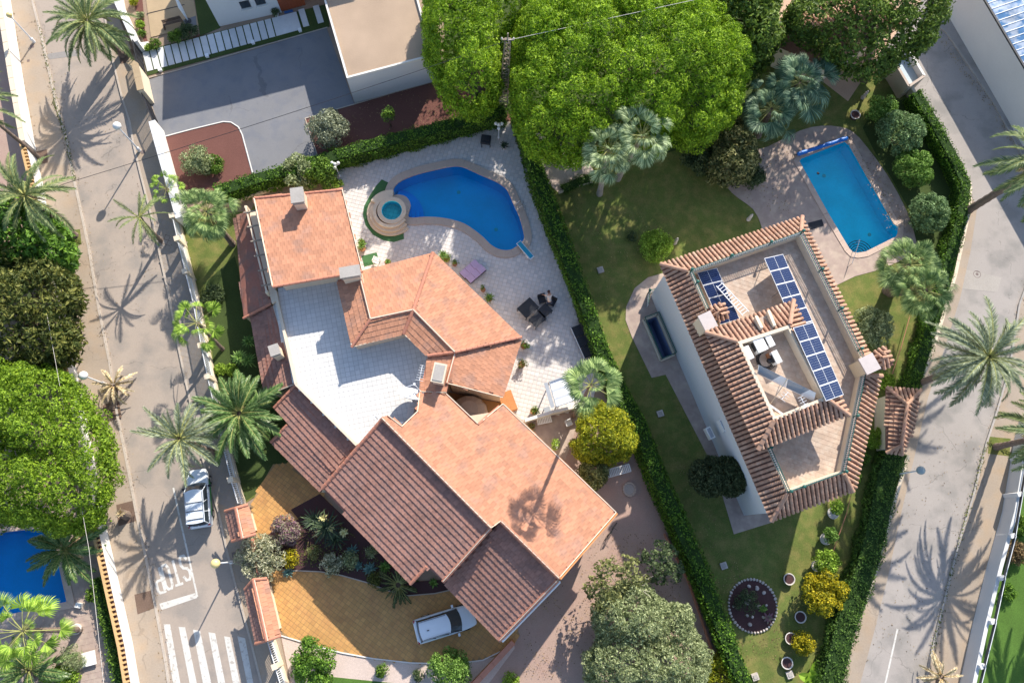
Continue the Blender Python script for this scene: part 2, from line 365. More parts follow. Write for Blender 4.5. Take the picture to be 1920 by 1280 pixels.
    me = npmesh('crown', np.concatenate(Vs), np.concatenate(Qs), mat); link('crown', me, t)
    top = np.array([cx, cy, (z+ztop)/2-.4])-np.array([0, 0, 0]); k = RNG.permutation(len(X))[:9]
    limbs = [(X[i], Y[i], Z[i]-1.3-cdep) for i in k]
    trunk_mb((b[0], b[1], -.1), top, r0, r0*.55, limbs).build('trunk', bark, t)
    return t
def bush(name, label, cat, px_, py_, r, h, mat, leaf=.09, dens=230, z0=0., group=None, sx=1., sy=1., rz=0., stem=None, pr=None, bark=None, base=None, asp=.5, n=None, flat=.5, pot=None, tight=False, rag=.0):
    """rounded shrub: photo px of the middle of its crown, at about 0.6 h"""
    zc = z0+h*.6; c = P(px_, py_, zc); b = P(*base, z0) if base else np.array([c[0], c[1], z0]); t = thing(name, label, cat, (b[0], b[1], z0), group); O = org(t)
    pr = pr or max(.14, r*.3); bot = z0+(stem or 0); hh = h-(stem or 0)
    k = n or int(5.5*(r/pr)**1.7); d = ball_pts(k, -.6)
    q = d*np.array([(r-pr*.5)*sx, (r-pr*.5)*sy, hh/2-pr*.4]); cc, ss = math.cos(rz), math.sin(rz); q = np.stack([q[:, 0]*cc-q[:, 1]*ss, q[:, 0]*ss+q[:, 1]*cc, q[:, 2]], 1)
    if not tight: q *= RNG.uniform(.82-rag, 1.08+rag*.5, (k, 1))
    q = np.concatenate([q, q[:k//3]*.55]); C0 = np.array([c[0], c[1], bot+hh/2])-O
    V, Q = puffs(list(q+C0), list(pr*RNG.uniform(.75, 1.2, len(q))), leaf, dens, asp, flat)
    link('foliage', npmesh('foliage', V, Q, mat), t)
    mb = MB(); C1 = C0+O; k2 = max(3, min(9, int(r*5)))
    for i in range(k2):
        e = C1+q[i]*.75; mb.tube([(b[0]+RNG.normal(0, .04), b[1]+RNG.normal(0, .04), z0-.03), (b*.5+e*.5)+np.array([0, 0, -.1*h]), e], [.03+.02*r, .02+.012*r, .008], 5)
    mb.build('stems', bark or MAT['bark'], t)
    if pot: pot_mb(b, z0, pot[0], pot[1]).build('pot', pot[2], t)
    return t
def pot_mb(b, z0, r, h):
    mb = MB(); mb.lathe((b[0], b[1], z0), [(r*.7, 0), (r*.8, h*.3), (r*.95, h*.9), (r*1.08, h*.92), (r*1.08, h), (r*.92, h), (r*.9, h*.85), (.01, h*.85)], 18); return mb
def hedge(name, label, path, wid, h, mat, core, leaf=.08, dens=150, top_jit=.08, group=None, z0=0.):
    pts = [P(x, y, z0)[:2] for x, y in path]; c = np.mean(pts, 0); t = thing(name, label, 'hedge', (c[0], c[1], z0), group); O = org(t)
    A = []; B = []
    for i, p in enumerate(pts):
        d = pts[min(i+1, len(pts)-1)]-pts[max(i-1, 0)]; d /= np.linalg.norm(d); nrm = np.array([-d[1], d[0]]); A.append(p+nrm*wid/2*.86); B.append(p-nrm*wid/2*.86)
    mb = MB()
    for i in range(len(pts)-1): mb.prism([A[i], A[i+1], B[i+1], B[i]], z0-.02, z0+h-.14)
    mb.build('inner_growth', core, t)
    Cs = []; Ns = []
    for i in range(len(pts)-1):
        a, b = pts[i], pts[i+1]; L = np.linalg.norm(b-a); d = (b-a)/L; nrm = np.array([-d[1], d[0]])
        n = int(L*wid*dens); u = RNG.uniform(-.02, 1.02, n); v = RNG.uniform(-.5, .5, n)*wid; q = a+np.outer(u*L, d)+np.outer(v, nrm)
        bump = .12*np.sin(q[:, 0]*1.7)*np.cos(q[:, 1]*2.1)+.08*np.sin(q[:, 0]*4.3+q[:, 1]*3.4)+.05*np.sin(q[:, 0]*9-q[:, 1]*7)
        Cs.append(np.stack([q[:, 0], q[:, 1], z0+h-.1+bump+RNG.normal(0, top_jit, n)-.25*(np.abs(v)/wid*2)**4*.6], 1)); Ns.append(np.tile([0, 0, 1.], (n, 1)))
        for sgn in (1, -1):
            n = int(L*h*dens*.8); u = RNG.uniform(-.02, 1.02, n); zz = RNG.uniform(0, h-.08, n); q = a+np.outer(u*L, d)+nrm*sgn*wid/2
            q = q+np.outer(RNG.normal(0, .08, n)+.12*np.sin(q[:, 0]*2.3+q[:, 1]*1.1+zz*2+sgn)+.05, nrm*sgn); Cs.append(np.stack([q[:, 0], q[:, 1], z0+zz], 1)); Ns.append(np.tile([nrm[0]*sgn, nrm[1]*sgn, .4], (n, 1)))
    for p, s in ((pts[0], -1), (pts[-1], 1)):
        d = (pts[1]-pts[0]) if s < 0 else (pts[-1]-pts[-2]); d = d/np.linalg.norm(d)*s; n = int(wid*h*dens*.8); nr = np.array([-d[1], d[0]])
        q = p+np.outer(RNG.uniform(-.5, .5, n)*wid, nr)+np.outer(RNG.normal(0, .05, n), d); Cs.append(np.stack([q[:, 0], q[:, 1], z0+RNG.uniform(0, h, n)], 1)); Ns.append(np.tile([d[0], d[1], .3], (n, 1)))
    C = np.concatenate(Cs)-O; V, Q = leaf_quads(C, np.concatenate(Ns), leaf*RNG.uniform(.6, 1.3, len(C)), .55, .5)
    link('foliage', npmesh('foliage', V, Q, mat), t); return t
# ------------------------------------------------------------------ palms
def frond_mesh(name, L, droop, nl, ll, wd, mats, vee=.35, fwd=.75, curl=0.):
    V = []; Fs = []; mi = []; x = z = 0.; y = 0.; pts = []; n = 10
    for i in range(n+1):
        s = i/n; pts.append((x, y, z)); a = -droop*s**1.4; yaw = curl*s; x += L/n*math.cos(a)*math.cos(yaw); y += L/n*math.cos(a)*math.sin(yaw); z += L/n*math.sin(a)
    pts = np.array(pts); mb = MB(); mb.tube(pts, [.05*(1-i/n)+.012 for i in range(n+1)], 4, mi=1)
    for k in range(nl):
        s = .13+.87*k/(nl-1); f = s*n; i = min(int(f), n-1); p = pts[i]*(1-(f-i))+pts[i+1]*(f-i); d = pts[i+1]-pts[i]; d /= np.linalg.norm(d)
        sdv = np.array([-d[1], d[0], 0]); sdv /= np.linalg.norm(sdv); up = np.cross(d, sdv); l = ll*(math.sin(min(1, s*1.25+.12)*math.pi*.5)*(1-.72*max(0, (s-.45)/.55)**1.6))
        for sg in (1, -1):
            q = sdv*sg+d*(fwd+.5*s)+up*vee; q /= np.linalg.norm(q); q = q+RNG.normal(0, .07, 3); tip = p+q*l+np.array([0, 0, -.12*l]); w_ = d*wd*.5
            mid = p+q*l*.5+up*.02
            mb.add([p-w_, p+w_, mid+w_*.9, tip, mid-w_*.9], [(0, 1, 2, 4), (4, 2, 3)], 0)
    return mb.mesh(name, mats)
def fan_mesh(name, pet, R, nb, mats, droop=.35, spread=2.4, cup=.25):
    mb = MB(); mb.tube([(0, 0, 0), (pet*.5, 0, .06), (pet, 0, 0)], [.035, .028, .02], 4, mi=1); hub = np.array([pet, 0, 0.])
    for k in range(nb):
        a = -spread+2*spread*k/(nb-1); r = R*(.8+.2*math.cos(a*.8))*RNG.uniform(.93, 1.05); da = spread/(nb-1)*.98; cu = cup*abs(math.sin(a))
        def pt(an, rr, dz): return hub+np.array([math.cos(an)*rr, math.sin(an)*rr, dz])
        z1 = cu*.45*R+(.02 if k % 2 else -.02); z2 = z1*1.1-droop*R*.35; z3 = z1-droop*R
        mb.add([hub, pt(a-da, r*.55, z1), pt(a+da, r*.55, z1), pt(a-da*.6, r*.8, z2*.6+z1*.2), pt(a+da*.6, r*.8, z2*.6+z1*.2), pt(a+RNG.normal(0, .02), r, z3)], [(0, 2, 1), (1, 2, 4, 3), (3, 4, 5)], 0)
    return mb.mesh(name, mats)
def palm_trunk(t, base, top, r0, r1, mat, boots=True, n=9, bend=(0, 0)):
    base = np.array(base, float); top = np.array(top, float); pts = []; rad = []
    N_ = 26
    for i in range(N_+1):
        s = i/N_; p = base*(1-s)+top*s; p[:2] += np.array(bend)*math.sin(s*math.pi); pts.append(p); rad.append((r0*(1-s)+r1*s)*(1.25-.25*min(1, s*6))*(1.07 if i % 2 else .95)+(0.05 if s > .9 else 0))
    MB().tube(pts, rad, n).build('trunk', mat, t)
def palm(name, label, kind, base, crown, h, mats, n=44, scale=1., r0=.25, r1=.2, trunk=None, emax=75, emin=-35, group=None, z0=0., dead=None, cat='palm', lean_up=0, bend=(0, 0), seedn=None):
    """base and crown are photo px; crown at height h. kind picks the shared frond meshes."""
    b = P(*base, z0); c = P(*crown, h); t = thing(name, label, cat, (b[0], b[1], z0), group); O = org(t)
    palm_trunk(t, (b[0], b[1], z0-.05), c-np.array([0, 0, .15]), r0, r1, trunk or MAT['palm_trunk'], bend=bend)
    if dead: mb = MB(); mb.lathe(c-np.array([0, 0, .9*dead]), [(r1*1.1, 0), (r1*1.7, .3*dead), (r1*1.9, .7*dead), (r1, 1.0*dead)], 10); mb.build('dry_skirt', MAT['dry'], t)
    Ms = FR[kind]; ga = 2.39996; ph = RNG.uniform(0, 6)
    for i in range(n):
        s = (i+.5)/n; el = math.radians(emax-(emax-emin)*s**.8+RNG.normal(0, 8)); az = ph+i*ga+RNG.normal(0, .22); me = Ms[int(RNG.integers(len(Ms)))]
        sc_ = scale*(.72+.36*min(1, s*2.2))*RNG.uniform(.8, 1.1); off = np.array([math.cos(az), math.sin(az), 0])*r1*.7
        o = link('frond', me, t, tuple(c-O+off+np.array([0, 0, .25*(1-s)*scale])), scale=sc_); o.rotation_euler = (RNG.normal(0, .32), -el, az)
    if kind.startswith('phx') and n > 20:
        for i in range(7):
            az = RNG.uniform(0, 6.28); o = link('dry_frond', FR['dry'][int(RNG.integers(3))], t, tuple(c-O-np.array([0, 0, .25])), scale=1.15*scale); o.rotation_euler = (RNG.normal(0, .3), math.radians(RNG.uniform(38, 70)), az)
    return t
def rosette(name, label, cat, px_, py_, r, mat, n=26, z0=0., h=.0, wd=.05, up=70, lo=5, droop=.25, group=None, pot=None, stem=None, base=None, trunkmat=None):
    """agave, yucca or dracaena head: stiff tapering leaves from one point"""
    zc = z0+h; c = P(px_, py_, zc); b = P(*base, z0) if base else np.array([c[0], c[1], z0]); t = thing(name, label, cat, (b[0], b[1], z0), group); O = org(t); mb = MB()
    mb_rosette(mb, c, r, n, wd, up, lo, droop); mb.build('leaves', mat, t)
    if h > .3: MB().tube([(b[0], b[1], z0-.02), (b+c)/2, c], [.07, .06, .05], 7).build('stem', trunkmat or MAT['bark'], t)
    if pot: pot_mb(b, z0, pot[0], pot[1]).build('pot', pot[2], t)
    return t
def mb_rosette(mb, c, r, n, wd, up=70, lo=5, droop=.25):
    for i in range(n):
        s = (i+.5)/n; el = math.radians(up-(up-lo)*s+RNG.normal(0, 4)); az = i*2.39996; l = r*(.75+.3*s)*RNG.uniform(.9, 1.1)
        d = np.array([math.cos(az)*math.cos(el), math.sin(az)*math.cos(el), math.sin(el)]); sd_ = np.array([-math.sin(az), math.cos(az), 0])
        p0 = c; p1 = c+d*l*.45; p2 = c+d*l*.8+np.array([0, 0, -droop*l*.25]); p3 = c+d*l+np.array([0, 0, -droop*l*.55]); q = np.array([0, 0, -.25*wd])
        mb.add([p0-sd_*wd*.5, p0+sd_*wd*.5, p1-sd_*wd*.75, p1+q, p1+sd_*wd*.75, p2-sd_*wd*.5, p2+q, p2+sd_*wd*.5, p3], [(0, 1, 3), (0, 3, 2), (1, 4, 3), (2, 3, 6, 5), (3, 4, 7, 6), (5, 6, 8), (6, 7, 8)])
MAT = {}
def D(k, *a, **kw): MAT[k] = M(k, *a, **kw); return MAT[k]
D('road', (0.350, 0.289, 0.240), .06, 9, .09, .22, rough=.93, bump=.25, bsc=30, col2=(.27, .235, .205), c2=(.48, .66), crack=.22)
D('road_east', (0.337, 0.302, 0.275), .05, 11, .09, .2, rough=.93, bump=.2, bsc=30, col2=(.255, .235, .215), c2=(.48, .64), crack=.22)
D('pavement', (0.343, 0.279, 0.219), .07, 8, .12, .3, rough=.92, bump=.3, bsc=20, col2=(.37, .275, .19), c2=(.45, .75), crack=.18)
D('pavement_tile', (0.304, 0.262, 0.228), .05, 14, .07, .5, island=.05, rough=.85)
D('kerb', (0.425, 0.365, 0.306), .08, 7, .1, .8, rough=.9, bump=.2)
D('paint', (.56, .54, .50), .10, 22, .10, 1.6, rough=.85, col2=(.40, .36, .32), c2=(.56, .66))
D('earth', (.30, .22, .16), .12, 9, .15, .4, rough=1, bump=.5)
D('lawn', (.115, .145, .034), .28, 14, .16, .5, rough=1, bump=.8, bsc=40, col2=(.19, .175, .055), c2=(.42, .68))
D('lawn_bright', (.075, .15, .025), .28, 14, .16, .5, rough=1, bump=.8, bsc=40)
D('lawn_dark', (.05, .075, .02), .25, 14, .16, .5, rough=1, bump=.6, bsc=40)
D('gravel_pink', (0.385, 0.271, 0.221), .17, 26, .08, .4, rough=1, bump=.9, bsc=34, col2=(.39, .26, .215), c2=(.45, .7))
D('gravel_white', (.55, .44, .38), .20, 22, .06, .5, rough=1, bump=1, bsc=30)
D('gravel_red', (0.155, 0.068, 0.055), .24, 20, .08, .5, rough=1, bump=1, bsc=28)
D('mulch', (.075, .038, .038), .24, 20, .1, .5, rough=1, bump=1, bsc=28)
D('driveway_grey', (0.187, 0.187, 0.197), .06, 18, .07, .4, rough=.85, bump=.2, bsc=20, col2=(.165, .17, .19), crack=.2)
D('roof_gravel', (0.390, 0.289, 0.211), .2, 20, .12, .35, rough=1, bump=.9, bsc=30)
D('ochre_grout', (.30, .20, .10), rough=.9)
D('ochre_tile', (.50, .275, .095), .05, 7, .06, .5, island=.09, rough=.65, col2=(.44, .225, .085), c2=(.4, .7))
D('pit_soil', (.15, .10, .075), .2, 14, .12, 1, rough=1, bump=.8)
D('deck_grout', (.42, .38, .34), rough=.9)
D('deck_tile', (0.608, 0.556, 0.518), .05, 5, .05, .4, island=.07, rough=.55)
D('deck_tile_inset', (.55, .52, .50), .05, 5, .05, .4, island=.08, rough=.55)
D('terrace_tile', (0.607, 0.593, 0.570), .04, 5, .04, .5, island=.05, rough=.5)
D('terrace_grout', (.38, .37, .36), rough=.9)
D('patio', (0.361, 0.275, 0.234), .07, 3.2, .12, .6, rough=.85, bump=.25, bsc=5, col2=(.42, .33, .27), c2=(.45, .62))
D('terrace_stone', (0.456, 0.344, 0.267), .06, 5, .12, 1.1, rough=.8, bump=.2, island=.09, col2=(.50, .40, .32), c2=(.45, .6))
D('white_wall', (0.686, 0.660, 0.616), .03, 6, .05, .6, rough=.85)
D('white_plaster', (0.629, 0.629, 0.629), .02, 5, .03, .5, rough=.8)
D('cream_wall', (.68, .58, .43), .05, 6, .08, .7, rough=.9)
D('orange_wall', (.55, .36, .17), .06, 6, .08, .6, rough=.9)
D('cream_trim', (.66, .55, .42), .05, 6, .06, .7, rough=.8)
D('villa_wall', (.68, .53, .39), .05, 7, .08, .7, rough=.9)
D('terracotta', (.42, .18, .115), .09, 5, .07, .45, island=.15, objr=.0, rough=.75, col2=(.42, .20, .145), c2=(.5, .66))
D('terracotta_shade', (.30, .125, .09), .10, 5, .10, .45, island=.15, rough=.8, col2=(.235, .125, .10), c2=(.46, .62))  # underlay copy of terracotta, darkened for slopes turned away from the sun
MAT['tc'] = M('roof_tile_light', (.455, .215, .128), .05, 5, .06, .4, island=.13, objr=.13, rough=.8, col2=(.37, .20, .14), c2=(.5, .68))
MAT['tcd'] = M('roof_tile_shade_side', (.31, .16, .122), .10, 6, .12, .5, island=.13, objr=.13, rough=.85, col2=(.27, .15, .12), c2=(.44, .6))  # darker copy of the light tile; shade of sun-averted slopes put into its colour
MAT['tb'] = M('roof_tile_barrel', (.40, .225, .15), .12, 7, .08, .7, island=.16, objr=.16, rough=.85, col2=(.45, .29, .205), c2=(.45, .65))
D('tile_bed_shade', (.16, .085, .065), .15, 5, .1, rough=.95)  # bed kept dark, its colour standing in for shade between the barrel rolls
D('terra_cap', (.44, .19, .125), .12, 5, .08, .8, rough=.8)
D('barrel_cap', (.42, .25, .17), .18, 5, .12, .8, rough=.85, col2=(.40, .22, .16))
D('white_metal', (.75, .76, .78), .03, rough=.4)
D('dark_metal', (.035, .035, .04), .1, rough=.45)
D('black_cushion', (.028, .03, .036), .15, 12, .1, 2, rough=.75)
D('purple_fabric', (.46, .34, .50), .06, 8, .06, 2, rough=.9)
D('grey_fabric', (.33, .35, .38), .06, 8, .06, 2, rough=.9)
D('white_fabric', (.72, .74, .77), .03, 5, .05, 1.2, rough=.8)
D('white_plastic', (.76, .75, .72), .03, rough=.35)
D('green_mat', (.055, .14, .055), .16, 24, .10, 1.2, rough=1, bump=.6, bsc=40)
D('green_paint', (.02, .10, .08), .08, 9, .05, 1, rough=.45)
D('coping', (0.450, 0.360, 0.297), .06, 8, .06, .7, rough=.8, island=.06)
D('coping_cream', (.60, .49, .37), .06, 8, .06, .7, rough=.8, island=.05)
D('coping_rose', (.50, .38, .31), .07, 8, .08, .7, rough=.85)
D('pool_tile', (.02, .38, .85), .05, 9, .04, .6, rough=.4)
D('pool_tile_light', (.06, .85, .98), .05, 9, .12, .5, rough=.4)
D('pool_tile_deep', (.008, .56, .84), .05, 9, .12, .45, rough=.4)
D('bark', (.14, .10, .075), .2, 12, .15, 2, rough=1, bump=.8)
D('bark_pale', (.30, .25, .20), .2, 12, .15, 2, rough=1, bump=.8)
D('dead_wood', (.50, .44, .38), .1, 9, .1, 2, rough=.9)
D('palm_trunk', (.19, .14, .11), .28, 9, .15, 2, rough=1, bump=1)
D('palm_trunk_pale', (.36, .30, .25), .2, 9, .12, 2, rough=1, bump=.8)
D('dry', (.42, .31, .18), .2, 9, .15, 2, rough=1)
D('block_cap', (.50, .44, .42), .05, 6, .06, .8, rough=.85)
D('slab', (.60, .60, .60), .04, 5, .07, 1.2, island=.05, objr=.06, rough=.75)
D('black', (.02, .02, .022), .1, rough=.5)
D('terra_pot', (.36, .16, .08), .12, 8, .1, 2, rough=.85)
D('white_pot', (.60, .55, .50), .06, 8, .1, 2, rough=.8)
D('stone', (.50, .44, .40), .15, 8, .12, 2, rough=.95, objr=.15)
D('concrete', (.36, .33, .30), .08, 9, .1, 1, rough=.95, bump=.3)
D('manhole', (.17, .13, .12), .15, 12, rough=.8)
D('wood_orange', (.48, .20, .07), .1, 9, .1, 2, rough=.6)
D('wood_red', (.30, .075, .03), .12, 9, .1, 2, rough=.5)
D('sand', (.40, .30, .19), .1, 20, .08, .8, rough=1, bump=.6, bsc=30)
D('sand_rose', (.50, .34, .24), .14, 24, .08, .8, rough=1, bump=.8, bsc=30)
D('lamp_glass', (.72, .70, .66), .02, rough=.25)
D('lamp_amber', (.72, .56, .24), .02, rough=.25)
D('car_white', (.66, .70, .74), .01, rough=.22, spec=.6)
D('car_green', (.02, .22, .04), .02, rough=.3)
D('rubber', (.02, .02, .02), rough=.8)
D('alloy', (.45, .45, .46), rough=.3, metal=.8)
D('red_light', (.35, .01, .01), rough=.2)
D('tarp', (.56, .44, .33), .05, 6, .06, 1, rough=.9)
D('skin', (.50, .28, .19), .03, rough=.55); D('hair', (.055, .02, .012), .2, 20, rough=.6); D('shirt', (.68, .55, .44), .05, 9, rough=.9); D('trousers', (.05, .055, .075), rough=.9)
MAT['glass'] = glass_mat('glass'); MAT['solar'] = glass_mat('solar_cell', (.012, .022, .075)); MAT['collector'] = glass_mat('collector_glass', (.20, .26, .33)); MAT['glass_blue'] = glass_mat('roof_glass', (.02, .06, .12))
def leafm(k, a, b, tr=.34, isl=.35, rough=.55, coarse=.10): MAT[k] = M(k, tuple(x*1.3 for x in a), .06, 3, coarse, .6, island=isl, rough=rough, leaf=tr, col2=tuple(x*1.3 for x in b), c2=(-.25, 1.0), spec=.25)
leafm('pine', (.13, .235, .013), (.27, .38, .022)); leafm('pine_dark', (.07, .12, .022), (.14, .20, .03)); leafm('pine_left', (.11, .20, .014), (.22, .31, .025)); leafm('green_left', (.06, .14, .02), (.15, .26, .03))
leafm('cypress', (.06, .085, .02), (.16, .16, .04)); leafm('olive', (.17, .21, .09), (.34, .37, .20)); leafm('olive2', (.16, .18, .11), (.30, .32, .22)); leafm('sparse', (.12, .14, .045), (.25, .25, .10))
leafm('yellow', (.17, .21, .015), (.36, .34, .02)); leafm('yellow2', (.18, .19, .01), (.42, .33, .015)); leafm('litter', (.14, .09, .05), (.26, .19, .09)); leafm('topiary', (.035, .055, .02), (.085, .10, .045)); leafm('magnolia', (.06, .085, .025), (.30, .28, .12))
leafm('round_pale', (.10, .165, .06), (.20, .29, .13)); leafm('round_green', (.09, .18, .025), (.20, .31, .07)); leafm('lime', (.15, .24, .02), (.30, .42, .06)); leafm('bushg', (.06, .12, .018), (.15, .24, .03))
leafm('hedge', (.04, .10, .011), (.11, .20, .018)); leafm('fan_pale', (.13, .19, .08), (.32, .38, .20), .2, .3); leafm('hedge_dark', (.04, .085, .014), (.09, .16, .025)); leafm('pink', (.28, .15, .20), (.20, .22, .11)); leafm('euphorbia', (.20, .22, .12), (.52, .50, .36)); leafm('dkbush', (.045, .075, .03), (.11, .14, .06))
leafm('phx', (.085, .13, .045), (.19, .22, .09), .2, .22); leafm('phx_grey', (.12, .15, .085), (.24, .27, .17), .2, .22); leafm('phx_gloss', (.06, .12, .03), (.16, .22, .08), .2, .2, .35); leafm('fan', (.10, .17, .05), (.24, .31, .11), .25, .25); leafm('fan_bright', (.13, .24, .02), (.30, .42, .06), .3, .25); leafm('fan_blue', (.05, .105, .06), (.15, .21, .12), .15, .25); leafm('drypalm', (.36, .28, .16), (.52, .44, .28), .1, .3)
leafm('agave', (.08, .16, .14), (.16, .26, .22), .1, .2); leafm('yucca', (.08, .16, .03), (.20, .30, .07), .2, .3); leafm('cactus_dark', (.03, .05, .03), (.08, .11, .05), .05, .3); leafm('cactus_tip', (.45, .42, .18), (.6, .55, .3), .1, .2)
D('rachis', (.30, .30, .10), rough=.7); D('rachis_dry', (.42, .30, .14), rough=.8)
D('hedge_core', (.02, .045, .008), .3, 8, .1, rough=1)
# ------------------------------------------------------------------ setting
MB().prism([(-400, -400), (400, -400), (400, 400), (-400, 400)], -3.0, -2.2).build('ground', MAT['earth'], kind='structure')
# the ground proper: one level sheet with real holes where the three pools are dug in
POOL_A = [(355, 420), (375, 385), (420, 355), (500, 325), (600, 300), (690, 282), (740, 281), (790, 298), (870, 335), (950, 370), (1000, 405), (1022, 440), (1048, 500), (1080, 570), (1100, 640), (1108, 690), (1095, 718), (1060, 745), (1030, 762), (990, 765), (950, 755), (910, 730), (870, 690), (820, 650), (760, 612), (690, 590), (620, 578), (540, 575), (470, 580), (441, 568), (455, 505), (430, 460), (385, 448), (352, 452)]
POOL_A = [(620+x/3.048, 220+y/3.048) for x, y in POOL_A]
POOL_B = [(1501, 297), (1497, 303), (1551, 400), (1591, 467), (1598, 474), (1607, 475.5), (1623, 473), (1681, 444), (1684, 436), (1684, 426), (1676, 420), (1592, 272), (1584, 265)]
POOL_C = [(-40, 1002), (96, 986), (127, 1128), (-40, 1165)]
LK = [(45, -80), (60, 0), (80, 80), (103, 185), (125, 265), (138, 335), (150, 390), (165, 460), (185, 580), (205, 680), (220, 780), (240, 880), (255, 960), (272, 1040), (290, 1130), (310, 1240), (322, 1320)]
RK = [(185, -80), (200, 60), (213, 120), (228, 180), (243, 228), (250, 270), (262, 320), (285, 410), (300, 480), (318, 560), (330, 630), (345, 700), (365, 790), (385, 880), (410, 960), (425, 1030), (440, 1090), (469, 1197), (500, 1320)]
LW = [(-30, -80), (20, 20), (62, 280), (75, 340), (105, 520), (125, 640), (145, 760), (175, 900), (195, 985), (222, 1100), (255, 1290), (262, 1320)]
RF = [(215, -80), (225, 40), (262, 130), (302, 250), (338, 420), (373, 560), (400, 700), (430, 830), (456, 945), (480, 1040), (500, 1120), (525, 1200), (545, 1290), (552, 1320)]
ER = [(1790, -80), (1800, 30), (1872, 170), (1920, 270), (2050, 480)]
def base_ground():
    bm_pts = [(-400, -400), (400, -400), (400, 400), (-400, 400)]
    c = bpy.data.curves.new('g', 'CURVE'); c.dimensions = '2D'; c.fill_mode = 'BOTH'
    for ring in [bm_pts, smooth_closed([p[:2] for p in W(POOL_A)], 3), [p[:2] for p in W(POOL_B)], [p[:2] for p in W(POOL_C)], [p[:2] for p in W([(1209, 602), (1230, 594), (1260, 664), (1239, 673)])]]:
        s = c.splines.new('POLY'); s.points.add(len(ring)-1); s.use_cyclic_u = True
        for i, p in enumerate(ring): s.points[i].co = (float(p[0]), float(p[1]), 0, 1)
    o = bpy.data.objects.new('g', c); COL.objects.link(o); bpy.context.view_layer.update()
    me = bpy.data.meshes.new_from_object(o.evaluated_get(bpy.context.evaluated_depsgraph_get())); bpy.data.objects.remove(o); return me
def holed(name, ring_px, holes, z, mat, sm=0, kind='structure'):
    c = bpy.data.curves.new('g', 'CURVE'); c.dimensions = '2D'; c.fill_mode = 'BOTH'
    R0 = [p[:2] for p in W(ring_px, z)]
    if sm: R0 = smooth_closed(R0, sm)
    for ring in [R0]+holes:
        s = c.splines.new('POLY'); s.points.add(len(ring)-1); s.use_cyclic_u = True
        for i, p in enumerate(ring): s.points[i].co = (float(p[0]), float(p[1]), 0, 1)
    o = bpy.data.objects.new('g', c); COL.objects.link(o); bpy.context.view_layer.update()
    me = bpy.data.meshes.new_from_object(o.evaluated_get(bpy.context.evaluated_depsgraph_get())); bpy.data.objects.remove(o)
    me.materials.clear(); me.materials.append(mat); me.name = name; return tag(link(name, me, None, (0, 0, z)), kind=kind)
g = base_ground(); g.materials.clear(); g.materials.append(MAT['earth']); tag(link('terrain', g), kind='structure')
sheet('road', LK+RK[::-1], .02, MAT['road'])
sheet('pavement', LK+LW[::-1], .13, MAT['pavement'], thick=.14)
sheet('pavement', RK[:9]+RF[:5][::-1], .13, MAT['pavement'], thick=.14)
sheet('pavement', RK[8:]+RF[4:][::-1], .131, MAT['pavement'], thick=.14)
def kerb(name, line, wd, z, mat, n=2.0, side=0):
    """kerb stones laid end to end along a photo polyline"""
    pts = [P(x, y, z) for x, y in line]; L = 0; root = thing(name, None, None, (0, 0, 0)); root['kind'] = 'structure'
    k = 0
    for a, b in zip(pts[:-1], pts[1:]):
        Ln = np.linalg.norm(b-a); m = max(1, int(round(Ln/n)))
        for i in range(m):
            p = a+(b-a)*(i/m); q = a+(b-a)*((i+1)/m); d = (q-p)/np.linalg.norm(q-p); mb = MB(); mb.bar(p+d*.008, q-d*.008, wd, .17, lift=-.07+RNG.normal(0, .002)); mb.build('kerb_stone', mat, root)
kerb('kerb', LK, .18, .15, MAT['kerb']); kerb('kerb', RK, .16, .15, MAT['kerb'])
# ribbed tiles on the east pavement: narrow strips joined in one part
def tile_field(name, ring_px, z, tw, th, ang, mats, grout, gap=.012, inset_d=0, holes=(), lift=.012, kind='stuff', parent=None, brick=0, diag=False, thick=.02, jitter=.0015):
    ring = [p[:2] for p in W(ring_px, z)] if len(ring_px[0]) == 2 and not isinstance(ring_px[0], np.ndarray) else ring_px
    A = np.array(ring); c, s = math.cos(ang), math.sin(ang); R = np.array([[c, -s], [s, c]]); L = A @ R; x0, y0 = L.min(0); x1, y1 = L.max(0)
    nx = int((x1-x0)/tw)+2; ny = int((y1-y0)/th)+2; I, J = np.meshgrid(np.arange(nx), np.arange(ny)); X = x0+(I+.5*((J % 2)*brick))*tw; Y = y0+J*th; X = X.ravel(); Y = Y.ravel(); J = J.ravel(); I = I.ravel()
    wq = np.stack([X, Y], 1) @ R.T; ok = pip(wq[:, 0], wq[:, 1], ring)
    for h in holes: ok &= ~pip(wq[:, 0], wq[:, 1], h)
    X = X[ok]; Y = Y[ok]; I = I[ok]; J = J[ok]; n = len(X); hx = tw/2-gap/2; hy = th/2-gap/2
    zz = z+lift+RNG.normal(0, jitter, n); cor = [(-hx, -hy), (hx, -hy), (hx, hy), (-hx, hy)]; V = []
    for lv in (0, 1):
        for dx, dy in cor: q = np.stack([X+dx*(1 if not lv else .985), Y+dy*(1 if not lv else .985)], 1) @ R.T; V.append(np.concatenate([q, (zz-(thick if lv == 0 else 0))[:, None]], 1))
    V = np.stack(V, 1).reshape(-1, 3); b = np.arange(n)[:, None]*8
    Fq = np.concatenate([b+np.array([4, 5, 6, 7]), b+np.array([0, 1, 5, 4]), b+np.array([1, 2, 6, 5]), b+np.array([2, 3, 7, 6]), b+np.array([3, 0, 4, 7])])
    O = org(parent) if parent else np.zeros(3); me = npmesh(name, V-O, Fq, mats)
    if isinstance(mats, (list, tuple)) and len(mats) > 1:
        mi = ((I+J) % 2).astype(np.int32); me.polygons.foreach_set('material_index', np.tile(mi, 5))
    o = link(name, me, parent); tag(o, kind=kind); return o
